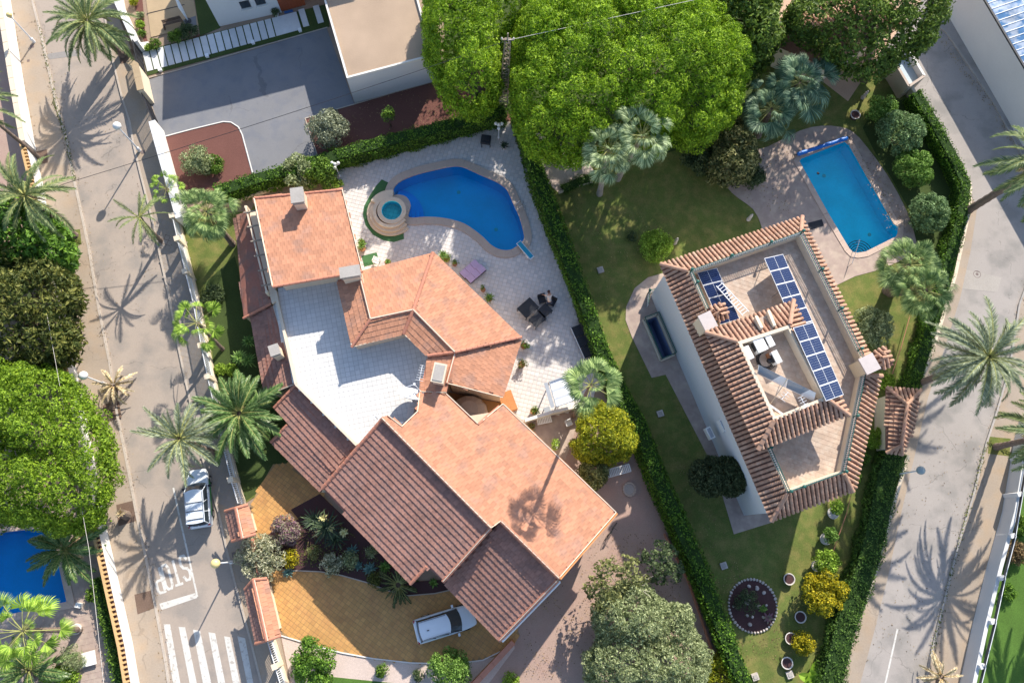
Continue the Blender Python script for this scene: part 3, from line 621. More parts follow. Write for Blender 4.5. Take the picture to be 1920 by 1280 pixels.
tile_field('paving_tiles', [(286, 402), (338, 420), (373, 560), (400, 700), (430, 830), (456, 945), (412, 950), (385, 880), (345, 700), (318, 560), (300, 480)], .131, .40, .40, math.radians(-18), MAT['pavement_tile'], None, gap=.03, lift=.012)
# ---- painted marks
def strip(mb, pts, wd, z=.028, t=.006):
    for a, b in zip(pts[:-1], pts[1:]):
        a = P(*a, z)[:2]; b = P(*b, z)[:2]; d = (b-a)/np.linalg.norm(b-a); n = np.array([-d[1], d[0]])*wd/2; mb.prism([a-n, b-n, b+n, a+n], z-t, z)
mk = thing('road_marking', 'white STOP lettering with bar and edge line painted on the left street', 'road marking', P(335, 1080, .02))
mb = MB(); strip(mb, [(325, 914), (338, 975), (355, 1050), (370, 1118)], .13); mb.build('edge_line', MAT['paint'], mk)
mb = MB(); mb.prism([p[:2] for p in W([(299, 1131), (366, 1111), (370, 1120), (303, 1143)])], .02, .0285); mb.build('stop_bar', MAT['paint'], mk)
LET = {'S': [(0, .16), (.25, 0), (.75, 0), (1, .16), (1, .36), (.75, .49), (.25, .54), (0, .66), (0, .86), (.25, 1), (.75, 1), (1, .84)], 'T': None, 'O': [(.25, 0), (.75, 0), (1, .15), (1, .85), (.75, 1), (.25, 1), (0, .85), (0, .15), (.25, 0)]}
def letter(ch, c, base_px):
    x0, y0 = base_px; ang = math.atan2(20, -68) ; mb = MB()
    up = P(x0+6, y0+22, .027)[:2]-P(x0-6, y0-22, .027)[:2]; rt = P(x0-6, y0+1.9, .027)[:2]-P(x0+6, y0-1.9, .027)[:2]; o = P(x0, y0, .027)[:2]-up/2-rt/2
    def T(u, v): return o+rt*u+up*v
    def st(ps, wd=.19):
        for a, b in zip(ps[:-1], ps[1:]):
            a = T(*a); b = T(*b); d = b-a; L = np.linalg.norm(d); d /= L; n = np.array([-d[1], d[0]])*wd/2; a = a-d*wd*.3; b = b+d*wd*.3; mb.prism([a-n, b-n, b+n, a+n], .02, .0275+RNG.uniform(0, .002))
    if ch == 'S': st(LET['S'][::-1])
    elif ch == 'T': st([(.5, 0), (.5, .93)]); st([(0, 1), (1, 1)])
    elif ch == 'O': st(LET['O'])
    else: st([(0, 0), (0, 1)]); st([(0, 1), (.75, 1), (1, .9), (1, .6), (.75, .5), (0, .5)])
    mb.build('letter', MAT['paint'], mk)
for ch, p in zip('STOP', [(347, 1064), (330, 1073), (313, 1081), (298, 1088)]): letter(ch, None, p)
zb = thing('zebra_crossing', 'zebra crossing of six worn white bars at the foot of the left street', 'crossing', P(380, 1230, .02))
for a, b, c_, d in [((818, 985), (850, 985), (905, 1300), (868, 1300)), ((893, 998), (925, 1000), (988, 1300), (952, 1300)), ((965, 1012), (1000, 1018), (1060, 1300), (1018, 1300)), ((1042, 1025), (1075, 1030), (1130, 1300), (1094, 1300)), ((1120, 1045), (1150, 1050), (1204, 1300), (1168, 1300)), ((1187, 1045), (1225, 1055), (1270, 1300), (1240, 1300))]:
    MB().prism([P(x/2.666, 800+y/2.666, .027)[:2] for x, y in (a, b, c_, d)], .02, .027).build('bar', MAT['paint'], zb)
# ---- east street
EL = [(1640, 120), (1694, 165), (1745, 250), (1806, 352), (1812, 385), (1800, 470), (1775, 560), (1745, 650), (1712, 735), (1690, 860), (1660, 960), (1630, 1080), (1590, 1180), (1560, 1290), (1550, 1330)]
EK2 = [(1945, 480), (1912, 570), (1893, 690), (1870, 770), (1850, 830), (1825, 930), (1800, 1010), (1775, 1110), (1745, 1230), (1730, 1320)]
sheet('road', [(1620, 40), (1760, -80)]+ER+EK2+EL[::-1], .021, MAT['road_east'])
EK = [(1750, 40), (1775, 60), (1862, 190), (1925, 305), (2000, 420)]
sheet('pavement', EK+[(2050, 480), (1920, 262), (1872, 175), (1802, 45), (1790, -20)], .133, MAT['road_east'], thick=.13)
kerb('kerb', EK, .15, .15, MAT['concrete'])
sheet('pavement', EK2+[(1790, 1320), (1812, 1240), (1925, 860), (2000, 600), (2010, 480)], .134, MAT['pavement'], thick=.13)
kerb('kerb', EK2, .15, .15, MAT['concrete'])
sheet('pavement', [(1806, 352), (1812, 385), (1800, 470), (1775, 560), (1745, 650), (1712, 735), (1690, 860), (1660, 960), (1630, 1080), (1590, 1180), (1560, 1290), (1610, 1290), (1640, 1180), (1665, 1080), (1690, 960), (1716, 850), (1740, 745), (1772, 650), (1800, 560), (1820, 470), (1833, 385)], .135, MAT['pavement'], thick=.13)
mb = MB(); strip(mb, [(1683, 1178), (1660, 1280), (1652, 1320)], .13, .03); tag(mb.build('centre_line', MAT['paint']), 'white painted centre line near the foot of the right street', 'road marking')
mb = MB(); strip(mb, [(1912, 560), (1885, 720), (1842, 880), (1805, 1010), (1778, 1130)], .02, .03); mb.build('joint', MAT['manhole'], kind='structure')
def cover(px_, py_, r, z, label, sq=False, ang=0., mat=None):
    c = P(px_, py_, z); mb = MB()
    if sq: mb.box((c[0], c[1], z), (r*2, r*2, .012), ang); mb.box((c[0], c[1], z+.008), (r*1.6, r*1.6, .01), ang)
    else: mb.lathe((c[0], c[1], z-.005), [(r, 0), (r, .012), (r*.86, .012), (r*.84, .006), (r*.4, .006), (r*.38, .012), (.01, .012)], 20)
    tag(mb.build('manhole_cover', mat or MAT['manhole']), label, 'manhole cover')
cover(1832, 514, .33, .022, 'round rusty manhole cover in the middle of the right street')
cover(1673, 875, .15, .136, 'small dark square cover beside the tall street lamp on the right street', True, .3); cover(1651, 945, .14, .136, 'small dark square cover beside the hedge wall below the right lamp', True, .3)
cover(268, 285, .16, .134, 'small square dark cover at the foot of the upper left street lamp', True, .2); cover(53, 114, .11, .134, 'tiny square cover on the pavement below the top left lamp', True, .2)
cover(60, 87, .16, .134, 'small brown cover at the foot of the top left lamp', True, .2); cover(440, 1039, .2, .135, 'dark square cover beside the lamp with the amber globe', True, .2)
# square tree pits in the pavements
def pit(px_, lab, z=.135):
    pts = [p[:2] for p in W(px_, z)]; c = np.mean(pts, 0); mb = MB(); mb.prism(pts, z-.02, z+.004); o = mb.build('tree_pit', MAT['pit_soil'] if 'weedy' not in lab and 'grassy' not in lab else MAT['lawn']); tag(o, lab, 'tree pit')
pit([(252, 1114), (288, 1105), (292, 1138), (258, 1151)], 'square empty tree pit beside the stop bar'); pit([(218, 946), (253, 937), (258, 975), (222, 986)], 'square tree pit holding a cut palm stump')
pit([(127, 432), (150, 430), (153, 458), (128, 462)], 'grassy tree pit of the palm leaning over the left pavement'); pit([(296, 443), (318, 438), (322, 460), (299, 466)], 'tree pit of the small palm in the left street')
pit([(388, 836), (414, 831), (417, 860), (390, 866)], 'tree pit in the shade under the two large palms'); pit([(1607, 1097), (1625, 1103), (1618, 1130), (1600, 1122)], 'dark square tree pit against the right hedge wall')
pit([(192, 760), (222, 748), (228, 782), (200, 792)], 'tree pit of the dried palm by the left kerb'); pit([(1855, 818), (1895, 822), (1893, 855), (1852, 850)], 'weedy tree pit of the tall palm on the right pavement'); pit([(222, 96), (248, 92), (252, 116), (226, 120)], 'tree pit of the big palm at the top left'); pit([(62, 286), (88, 280), (90, 305), (66, 310)], 'tree pit of the thin leaning palm by the left wall')
# ---- garden grounds
POOLB_W = [p[:2] for p in W(POOL_B)]; POOLA_W = smooth_closed([p[:2] for p in W(POOL_A)], 3); POOLC_W = [p[:2] for p in W(POOL_C)]; WELL_W = [p[:2] for p in W([(1209, 602), (1230, 594), (1260, 664), (1239, 673)])]
holed('lawn', [(975, 240), (1003, 340), (1045, 450), (1098, 590), (1130, 680), (1165, 750), (1225, 880), (1300, 1050), (1385, 1270), (1400, 1330), (1555, 1330), (1600, 1180), (1640, 1040), (1670, 900), (1700, 740), (1740, 620), (1775, 520), (1800, 370), (1690, 165), (1500, 60), (1100, 60)], [POOLB_W, WELL_W], .02, MAT['lawn'])
holed('patio', [(1362, 332), (1385, 300), (1400, 285), (1440, 275), (1500, 245), (1540, 236), (1575, 238), (1600, 248), (1625, 275), (1665, 330), (1700, 395), (1715, 440), (1716, 462), (1690, 488), (1640, 508), (1570, 534), (1560, 600), (1480, 640), (1400, 560), (1395, 470), (1422, 448), (1428, 425), (1412, 392), (1385, 372), (1364, 352)], [POOLB_W], .05, MAT['patio'], 2)
holed('garden_path', [(1250, 510), (1215, 520), (1190, 540), (1174, 575), (1173, 600), (1185, 632), (1222, 708), (1248, 702), (1340, 880), (1376, 1001), (1450, 978), (1440, 900), (1300, 600)], [WELL_W], .055, MAT['patio'])
sheet('gravel_yard', [(1090, 765), (1140, 770), (1175, 830), (1215, 900), (1252, 1000), (1290, 1090), (1328, 1180), (1350, 1260), (1370, 1330), (860, 1330), (900, 1230), (960, 1150), (1020, 1000), (1000, 800), (985, 790)], .022, MAT['gravel_pink'])
DECK = [(628, 320), (700, 302), (830, 262), (955, 228), (1003, 370), (1062, 520), (1095, 640), (1128, 716), (1096, 764), (985, 792), (940, 775), (860, 760), (700, 640), (640, 500)]
holed('pool_deck', DECK, [POOLA_W], .03, MAT['deck_grout'])
tile_field('deck_tiles', DECK, .03, .34, .34, math.radians(-14), [MAT['deck_tile'], MAT['deck_tile_inset']], None, gap=.02, holes=[inset(POOLA_W, -.35)], lift=.014)
# small diagonal insets where the deck tiles meet
DRIVE = [(470, 948), (480, 925), (512, 870), (540, 868), (610, 930), (650, 1000), (760, 1100), (860, 1090), (930, 1100), (975, 1190), (930, 1230), (905, 1236), (850, 1243), (770, 1241), (700, 1233), (640, 1222), (590, 1209), (530, 1190), (505, 1080), (475, 1000)]
sheet('driveway', DRIVE, .03, MAT['ochre_grout'])
tile_field('driveway_tiles', DRIVE, .03, .33, .33, math.radians(-35), MAT['ochre_tile'], None, gap=.022, lift=.012)
BED = [(545, 955), (600, 925), (770, 1090), (850, 1085), (860, 1103), (815, 1113), (765, 1117), (725, 1107), (690, 1093), (640, 1079), (600, 1072), (552, 1070), (524, 1068), (500, 1062), (495, 1010), (520, 985), (560, 973)]
sheet('planting_bed', BED, .05, MAT['mulch'])
def edging(lab, pts, wd, h, mat, z=.03, n=.6, cat='edging'):
    ps = [P(x, y, z+h)[:2] for x, y in pts]; c = ps[len(ps)//2]; t = thing('edging', lab, cat, (c[0], c[1], z))
    cur = ps[0]; i = 1
    for a, b in zip(ps[:-1], ps[1:]):
        L = np.linalg.norm(b-a); m = max(1, int(round(L/n)))
        for k in range(m): p = a+(b-a)*k/m; q = a+(b-a)*(k+1)/m; d = (q-p)/max(np.linalg.norm(q-p), 1e-6); mb = MB(); mb.bar((*(p+d*.004), z+h/2), (*(q-d*.004), z+h/2), wd, h+RNG.normal(0, .002)); mb.build('edging_stone', mat, t)
edging('pale curved edging between the dark planting bed and the ochre driveway', [(524, 1067), (552, 1069), (600, 1071), (640, 1078), (690, 1092), (725, 1106), (765, 1116), (815, 1112), (860, 1102)], .08, .06, MAT['kerb'], .05)
edging('white curved edging along the bottom of the ochre driveway', [(527, 1191), (590, 1210), (640, 1223), (700, 1234), (770, 1242), (850, 1244), (905, 1237), (950, 1215)], .08, .08, MAT['white_wall'], .03)
sheet('gravel_bed', [(527, 1192), (590, 1210), (640, 1223), (700, 1234), (770, 1242), (850, 1244), (905, 1237), (955, 1212), (962, 1190), (965, 1215), (880, 1330), (560, 1330), (545, 1280)], .028, MAT['gravel_white'])
sheet('lawn', [(580, 1262), (622, 1268), (700, 1276), (780, 1284), (820, 1330), (560, 1330)], .04, MAT['lawn_bright'])
sheet('lawn', [(338, 420), (400, 395), (470, 370), (620, 330), (620, 500), (560, 740), (620, 900), (540, 868), (480, 930), (456, 945), (430, 830), (400, 700), (373, 560)], .026, MAT['lawn'])
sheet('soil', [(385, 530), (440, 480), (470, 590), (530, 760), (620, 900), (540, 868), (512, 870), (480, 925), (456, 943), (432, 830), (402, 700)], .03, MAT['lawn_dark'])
sheet('soil', [(410, 358), (560, 322), (640, 305), (640, 360), (480, 375), (470, 395), (420, 400)], .032, MAT['earth'])
sheet('soil', [(830, 20), (960, -60), (1360, -60), (1440, 90), (1400, 215), (1330, 262), (1240, 290), (1130, 300), (1030, 262), (960, 215), (900, 190), (840, 150)], .042, MAT['lawn_dark'])  # dark sheet added under the pines, coloured as shade seen through crown gaps
# ---- neighbour at the top left
sheet('driveway', [(262, 155), (345, 128), (470, 95), (612, 52), (665, 196), (572, 222), (598, 300), (420, 352), (335, 380), (300, 262)], .03, MAT['driveway_grey'])
sheet('gravel_bed', [(302, 258), (360, 243), (418, 229), (432, 230), (445, 238), (452, 252), (478, 350), (340, 385)], .036, MAT['gravel_red'])
edging('thin white kerb round the red gravel bed by the street wall', [(304, 257), (360, 242), (418, 228), (433, 229), (447, 238), (454, 252), (480, 348)], .09, .06, MAT['white_wall'], .03)
sheet('gravel_bed', [(572, 222), (665, 194), (740, 172), (830, 148), (1000, 120), (960, 225), (740, 270), (598, 302)], .037, MAT['gravel_red'])
edging('thin pale kerb along the grey driveway and the wide red gravel bed', [(598, 300), (572, 222), (620, 208), (665, 195), (740, 173), (820, 151)], .08, .06, MAT['kerb'], .03)
sheet('gravel_bed', [(240, -60), (262, -60), (272, 60), (282, 98), (380, 62), (395, 78), (285, 110), (262, 60)], .037, MAT['gravel_red'])
sheet('terrace', [(266, -60), (352, -60), (372, 48), (283, 70)], .06, MAT['sand'])
tag(MB().bar(P(275, 26, .07), P(346, 9, .07), .06, .03).build('drain_channel', MAT['dark_metal']), 'thin dark drain line crossing the sandy terrace at the top left', 'drain')
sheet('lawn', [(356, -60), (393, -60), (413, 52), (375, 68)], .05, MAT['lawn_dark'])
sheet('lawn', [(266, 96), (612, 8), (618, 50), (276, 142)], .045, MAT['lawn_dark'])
edging('thin concrete lip between the paved grey forecourt and its strip of turf', [(278, 146), (345, 128), (470, 92), (614, 51)], .07, .06, MAT['kerb'], .03)
t = thing('slab_path', 'row of long pale stone slabs set in dark turf below the white house', 'path', P(440, 80, .05))
x0, y0, x1, y1 = 267, 98, 571, 18
N_ = 21
for i in range(N_+2):
    f0 = i/N_; a = (x0+(x1-x0)*f0*.93, y0+(y1-y0)*f0*.93); wd = (x1-x0)/N_*.93*.84; hgt = 36-3*f0
    if i < 18: q = [a, (a[0]+wd, a[1]-wd*.26), (a[0]+wd+9, a[1]-wd*.26+hgt), (a[0]+9, a[1]+hgt)]
    elif i == 18: q = [a, (a[0]+46, a[1]-12), (a[0]+56, a[1]-13+hgt), (a[0]+9, a[1]+hgt)]
    elif i in (19, 20): k = a[0]+46-13*.0+(i-19)*14-10; q = [(k, a[1]-12-(i-19)*3), (k+11, a[1]-15-(i-19)*3), (k+21, a[1]-16-(i-19)*3+hgt), (k+10, a[1]-13-(i-19)*3+hgt)]
    else: continue
    MB().slab(W(q, .09), .05).build('slab', MAT['slab'], t)
for i, (a, b) in enumerate(((301, 132), (389, 106), (475, 81), (563, 58))):
    c = P(a, b, .1); mb = MB(); mb.box((c[0], c[1], .16), (.26, .26, .24), .3); mb.box((c[0], c[1], .30), (.32, .32, .05), .3)
    tag(mb.build('path_light', MAT['white_metal']), 'small white bollard light in the turf strip, %s along the slabs' % ('first from the gate', 'second from the gate', 'third from the gate', 'nearest the gravel-roofed block')[i], 'path light', 'square garden lights by the slab path')
for i, (a, b) in enumerate(((272, 83), (273, 91))):
    MB().slab(W([(a-8, b-3), (a+6, b-5), (a+7, b+2), (a-7, b+4)], .07), .05).build('step_slab', MAT['slab'], t)
# ---- garden left of the street
sheet('yard', [(-60, -80), (-30, -80), (20, 20), (62, 280), (75, 340), (-60, 420)], .02, MAT['gravel_pink'])
holed('pool_terrace', [(-60, 960), (150, 940), (200, 1060), (238, 1280), (250, 1330), (-60, 1330)], [POOLC_W], .03, MAT['patio'])
tile_field('terrace_stones', [(-60, 960), (150, 940), (200, 1060), (238, 1280), (250, 1330), (-60, 1330)], .03, .62, .42, math.radians(12), MAT['patio'], None, gap=.03, holes=[inset(POOLC_W, -.7)], lift=.012, brick=1)
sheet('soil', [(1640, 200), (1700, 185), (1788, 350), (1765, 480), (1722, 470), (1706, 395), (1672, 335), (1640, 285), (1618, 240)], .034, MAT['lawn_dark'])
sheet('lawn', [(1900, 880), (2150, 860), (2150, 1340), (1795, 1340), (1835, 1170), (1862, 1062)], .02, MAT['lawn_bright'])
sheet('sand_yard', [(1360, -80), (1790, -80), (1640, 115), (1590, 190), (1500, 120), (1400, 110)], .025, MAT['sand_rose'])
sheet('gravel_bed', [(965, 250), (1000, 240), (1100, 300), (1120, 330), (1080, 350), (1048, 362), (1012, 330)], .034, MAT['gravel_white'])
# ================================================================== pools
def pool(lab, W2, depth, tile, water, cop_mat, cw, cz, wz=-.16, fld=.5, n=.5, coping_in=None):
    c = np.mean(W2, 0); t = thing('swimming_pool', lab, 'pool', (c[0], c[1], 0)); O = org(t)
    a = np.sum([W2[i][0]*W2[(i+1) % len(W2)][1]-W2[(i+1) % len(W2)][0]*W2[i][1] for i in range(len(W2))]); W2 = W2 if a > 0 else W2[::-1]; k = len(W2)
    B = inset(W2, .12); mb = MB(); mb.add([(*p, cz-.02) for p in W2]+[(*p, -depth) for p in B], [(i, (i+1) % k, k+(i+1) % k, k+i) for i in range(k)]+[tuple(range(k, 2*k))]); mb.build('basin', tile, t)
    mb = MB(); mb.add([(*p, wz) for p in inset(W2, -.01)], [tuple(range(k))]); mb.build('water', water, t)
    Oo = inset(W2, -cw); I2 = inset(W2, .05); L = 0; seg = []; cur = [0]
    for i in range(k):
        L += np.linalg.norm(np.array(W2[(i+1) % k])-W2[i]); cur.append(i+1)
        if L > n or i == k-1: seg.append(cur); cur = [i+1]; L = 0
    for sg in seg:
        inn = [I2[j % k] for j in sg]; out = [Oo[j % k] for j in sg]; mid = (np.mean(inn, 0)+np.mean(out, 0))/2
        # long straight runs are cut into stones
        Ls = np.linalg.norm(np.array(inn[-1])-inn[0]); m = max(1, int(Ls/.9)) if len(sg) == 2 else 1
        for q in range(m):
            if len(sg) == 2: f0, f1 = q/m, (q+1)/m; ii = [inn[0]*(1-f)+inn[1]*f for f in (f0, f1)]; oo = [out[0]*(1-f)+out[1]*f for f in (f0, f1)]
            else: ii, oo = inn, out
            pl = [np.array(p) for p in ii]+[np.array(p) for p in oo[::-1]]; m_ = np.mean(pl, 0); pl = [m_+(p-m_)*.988 for p in pl]
            mb = MB(); mb.prism(pl, .0, cz+RNG.normal(0, .0015)); mb.build('coping_stone', cop_mat, t)
    return t
WA = water_mat('water_deep', (.12, .90, .99)); WB = water_mat('water_light', (.28, .95, 1.0)); WC = water_mat('water_blue', (.10, .80, .99))
pa = pool('large free-form blue pool with curved coping beside the spa', POOLA_W, 1.5, MAT['pool_tile_deep'], WA, MAT['coping'], .62, .16, wz=-.02, n=.55)
pb = pool('rectangular turquoise pool with rounded lower end by the solar house', POOLB_W, 1.4, MAT['pool_tile_light'], WB, MAT['coping_rose'], .42, .10, n=.7, wz=-.08)
pc = pool('royal blue pool under the pines at the left edge', POOLC_W, 1.5, MAT['pool_tile_deep'], WC, MAT['coping_rose'], .5, .08, n=.7, wz=-.06)
# curved steps inside pool A, grate of steps in pool B
def arc_step(parent, c, r0, r1, a0, a1, z0, z1, mat, name='step', n=14):
    pts = [(c[0]+r1*math.cos(a), c[1]+r1*math.sin(a)) for a in np.linspace(a0, a1, n)]+[(c[0]+r0*math.cos(a), c[1]+r0*math.sin(a)) for a in np.linspace(a1, a0, n)]
    return MB().prism(pts, z0, z1).build(name, mat, parent)
SPC = P(735, 396, .5)[:2]
for i in range(4): arc_step(pa, (SPC[0], SPC[1]+.25), 1.25+.32*i, 1.25+.32*(i+1), math.radians(-15), math.radians(82), -1.5, -.25-.3*i, MAT['pool_tile'])
for i in range(5):
    mb = MB(); cc = P(1611, 475, -.3); r = .35+.2*i; mb.tube([(cc[0]+r*math.cos(a), cc[1]+r*math.sin(a), -.2-.18*(5-i)*.3) for a in np.linspace(math.radians(20), math.radians(200), 14)], .03, 5); mb.build('step_edge', MAT['dark_metal'], pb)
for p_, (a, b) in ((pa, (860, 360)), (pa, (930, 430)), (pb, (1545, 330)), (pb, (1630, 440)), (pc, (60, 1060))):
    dd = P(a, b, -1.4); MB().lathe((dd[0], dd[1], -1.48 if p_ is not pb else -1.39), [(.16, 0), (.16, .03), (.12, .035), (.01, .035)], 14).build('floor_drain', MAT['white_pot'], p_)
# ---- spa with its curved steps, green mat
t = thing('spa', 'round raised spa with turquoise water and curved cream steps beside the large pool', 'hot tub', (*SPC, 0))
n = 40; A_ = np.linspace(0, 2*math.pi, n, endpoint=False)
def ring(parent, name, r0, r1, z0, z1, mat, a0=0, a1=2*math.pi):
    if a1-a0 > 6.2:
        mb = MB(); V = []
        for r, z in ((r1, z0), (r1, z1), (r0, z1), (r0, z0)): V += [(SPC[0]+r*math.cos(a), SPC[1]+r*math.sin(a), z) for a in A_]
        mb.add(V, [(q*n+j, q*n+(j+1) % n, ((q+1) % 4)*n+(j+1) % n, ((q+1) % 4)*n+j) for q in range(4) for j in range(n)]); return mb.build(name, mat, parent)
ring(t, 'rim', .86, 1.22, 0, .72, MAT['coping_cream']); ring(t, 'basin', .84, .88, -.2, .70, MAT['pool_tile_light'])
mb = MB(); mb.lathe((*SPC, -.25), [(.86, 0), (.86, .1), (.55, .1), (.5, -.15), (.01, -.15)], 32); mb.build('seat', MAT['pool_tile'], t)
mb = MB(); mb.add([(SPC[0]+.87*math.cos(a), SPC[1]+.87*math.sin(a), .56) for a in A_], [tuple(range(n))]); mb.build('water', WB, t)
sc_ = (SPC[0]-.12, SPC[1]-.05)
for i, (r0, r1, z, a0, a1) in enumerate(((1.2, 1.5, .66, 95, 335), (1.45, 1.78, .44, 120, 322), (1.74, 2.05, .22, 100, 318))):
    arc_step(t, sc_, r0, r1, math.radians(a0), math.radians(a1 if i else 330), 0, z, MAT['coping_cream'], 'step', 30)
arc_step(t, sc_, 1.2, 1.95, math.radians(84), math.radians(150), 0, .64, MAT['coping_cream'], 'landing', 14)
gm = [(400, 40), (485, 80), (450, 210), (385, 235), (300, 300), (265, 380), (270, 500), (330, 600), (430, 670), (540, 680), (650, 655), (655, 720), (540, 755), (420, 735), (300, 670), (215, 560), (185, 440), (200, 340), (260, 230), (330, 120)]
o = MB().prism([P(650+a/6.095, 330+b/6.095, .06)[:2] for a, b in gm], .045, .066).build('artificial_turf', MAT['green_mat']); tag(o, 'curved strip of artificial green turf round the spa steps', 'mat')
o = MB().prism([P(a, b, .06)[:2] for a, b in ((678, 480), (706, 473), (712, 492), (683, 500))], .045, .064).build('artificial_turf', MAT['green_mat']); tag(o, 'small square of artificial green turf beside the house door', 'mat')
# diving board
c = P(985, 469, .5); a_ = P(972, 454, .5); b_ = P(998, 484, .5)
t = thing('diving_board', 'short blue diving board with white rim at the right end of the pool', 'diving board', P(992, 478, 0))
MB().bar(a_, b_, .46, .07).build('plank', MAT['white_metal'], t); mb = MB(); d_ = (b_-a_)/np.linalg.norm(b_-a_); mb.bar(a_+d_*.05+[0, 0, .045], b_-d_*.08+[0, 0, .045], .36, .02); mb.build('grip', M('board_blue', (.02, .28, .42), .05, 9, rough=.8), t)
mb = MB(); q = b_*.75+a_*.25; mb.box((q[0], q[1], .22), (.4, .35, .44), .8); mb.build('stand', MAT['white_metal'], t)
# pool ladders / handrails
t = thing('pool_ladder', 'chrome pool ladder with white steps at the right side of the large pool', 'pool ladder', P(981, 392, 0))
for s in (-.22, .22):
    p = P(978, 388, .2); p2 = P(972, 391, .2); d = np.array([.25, -.45, 0]); d /= np.linalg.norm(d); o_ = d*s; MB().tube([p+o_+[.25, .1, 0], p+o_+[.2, .08, .6], p+o_+[-.1, 0, .7], p+o_+[-.35, -.1, .5], p+o_+[-.35, -.1, -.9]], .03, 6).build('rail', MAT['alloy'], t)
MB().box(P(975, 388, .3)-[.25, .05, .2], (.3, .45, .04), .5).build('step', MAT['white_plastic'], t)
t = thing('handrail', 'thin metal handrail at the step end of the turquoise pool', 'handrail', P(1598, 485, 0))
a_ = P(1590, 500, .05); b_ = P(1604, 456, .1); MB().tube([a_, a_+[0, 0, .8], b_+[0, 0, .85], b_+[0, 0, -.3]], .025, 6).build('rail', MAT['alloy'], t)
# pool cover roller
a_ = P(1490, 291, .45); b_ = P(1594, 257, .45); t = thing('cover_roller', 'blue pool cover rolled on its reel across the head of the turquoise pool', 'pool cover', (*((a_+b_)/2)[:2], 0))
d_ = (b_-a_)/np.linalg.norm(b_-a_); MB().tube([a_+d_*.25, a_+d_*.4, (a_+b_)/2, b_-d_*.4, b_-d_*.25], [.12, .19, .17, .19, .12], 12).build('rolled_cover', M('cover_blue', (.01, .14, .50), .1, 10, rough=.4), t)
for e, s in ((a_, 1), (b_, -1)): MB().tube([e, e+d_*s*.3], .035, 6).build('axle', MAT['dark_metal'], t); MB().bar((*(e[:2]+[.0, .2]), .05), e, .04).build('leg', MAT['dark_metal'], t); MB().bar((*(e[:2]-[.0, .2]), .05), e, .04).build('leg', MAT['dark_metal'], t)
c = P(1534, 325, -.05); mb = MB(); mb.lathe((c[0], c[1], -.09), [(.11, 0), (.13, .04), (.08, .08), (.01, .09)], 12); tag(mb.build('pool_float', MAT['dark_metal']), 'small dark float drifting near the top of the turquoise pool', 'float')
o = MB().prism([P(a, b, .07)[:2] for a, b in ((1515, 418), (1541, 411), (1545, 423), (1519, 431))], .05, .075).build('door_mat', MAT['black_cushion']); tag(o, 'dark grey doormat beside the house corner and the turquoise pool', 'mat')
c = P(60, 1272//1 if False else 1136, .3)
o = MB().box((*P(148, 1134, .2)[:2], .2), (.42, .34, .34), -.2).build('skimmer_box', MAT['white_plastic']); tag(o, 'small white box on the paving near the blue pool at the left', 'box')
# ================================================================== villa 1 (terracotta house)
def build_roof(par, poly, light=True, deck=True, style='flat', dz=.0):
    m = MAT['tc'] if light else MAT['tcd']; roof_deck(par, poly, MAT['terracotta' if light else 'terracotta_shade'], .2, -.02); return (poly, m)
ZT = 3.6
v1 = thing('villa', 'large house with terracotta tiled roofs round a white tiled roof terrace', 'house', (*P(760, 760, 0)[:2], 0))
light = []; dark = []
def LP(pts, l=True):
    poly = [P(*p) if len(p) == 3 else np.array(p) for p in pts]; roof_deck(v1, poly, MAT['terracotta'] if l else MAT['terracotta_shade'], .22, -.015); (light if l else dark).append(poly); return poly
# main gabled block
PL = plane3((716, 784, 6.9), (921, 989, 6.9), (1155, 960, 4.6))
def Q(x, y, pl=PL, dz=0): return tuple(onpl(x, y, pl, dz))
def LQ(pts, pl, l=True, dz=0):
    poly = [np.array(Q(x, y, pl, dz)) for x, y in pts]; roof_deck(v1, poly, MAT['terracotta'] if l else MAT['terracotta_shade'], .22, -.015); (light if l else dark).append(poly); return poly
big = LQ([(716, 783), (727, 778), (754, 799), (783, 771), (787, 737), (837, 738), (897, 795), (943, 757), (1155, 960), (1048, 1083), (939, 976), (921, 989)], PL)
PA = plane3((716, 786, 6.72), (921, 991, 6.72), (605, 915, 4.7))
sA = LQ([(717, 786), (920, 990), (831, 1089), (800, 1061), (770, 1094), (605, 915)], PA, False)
rb0 = np.array(Q(940, 978)); rb1 = np.array(Q(1048, 1084))
PBn = plane3((940, 979, rb0[2]-.35), (1046, 1086, rb1[2]-.35), (938, 1200, 3.75))
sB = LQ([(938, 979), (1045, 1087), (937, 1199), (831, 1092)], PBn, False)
# centre pavilion
ZR, ZE, ZN = 5.9, 5.45, 4.55
c1 = LP([(677, 512, ZN), (812, 474, ZN), (775, 581, ZR), (695, 598, ZR)])
c2 = LP([(695, 598, ZR), (775, 581, ZR), (757, 625, ZE), (660, 650, ZE)])
c3 = LP([(812, 474, ZN), (977, 632, ZN), (853, 660, ZR), (775, 581, ZR)])
c4 = LP([(775, 581, ZR), (853, 660, ZR), (802, 667, ZE), (757, 625, ZE)])
c0 = LP([(632, 525, ZE), (674, 514, ZR), (695, 598, ZR), (660, 650, ZE)])
c5 = LP([(853, 663, ZR-.2), (976, 638, ZN-.15), (943, 745, ZN-.15), (838, 718, ZR-.25)])
c6 = LP([(802, 670, ZE-.1), (852, 664, ZR-.2), (837, 736, ZR-.3), (787, 734, ZE-.15)])
# north-west block: single slope falling to the north
PN = plane3((512, 538, 6.15), (680, 509, 6.15), (476, 371, 4.9))
nw = LQ([(477, 372), (642, 356), (680, 509), (512, 538)], PN)
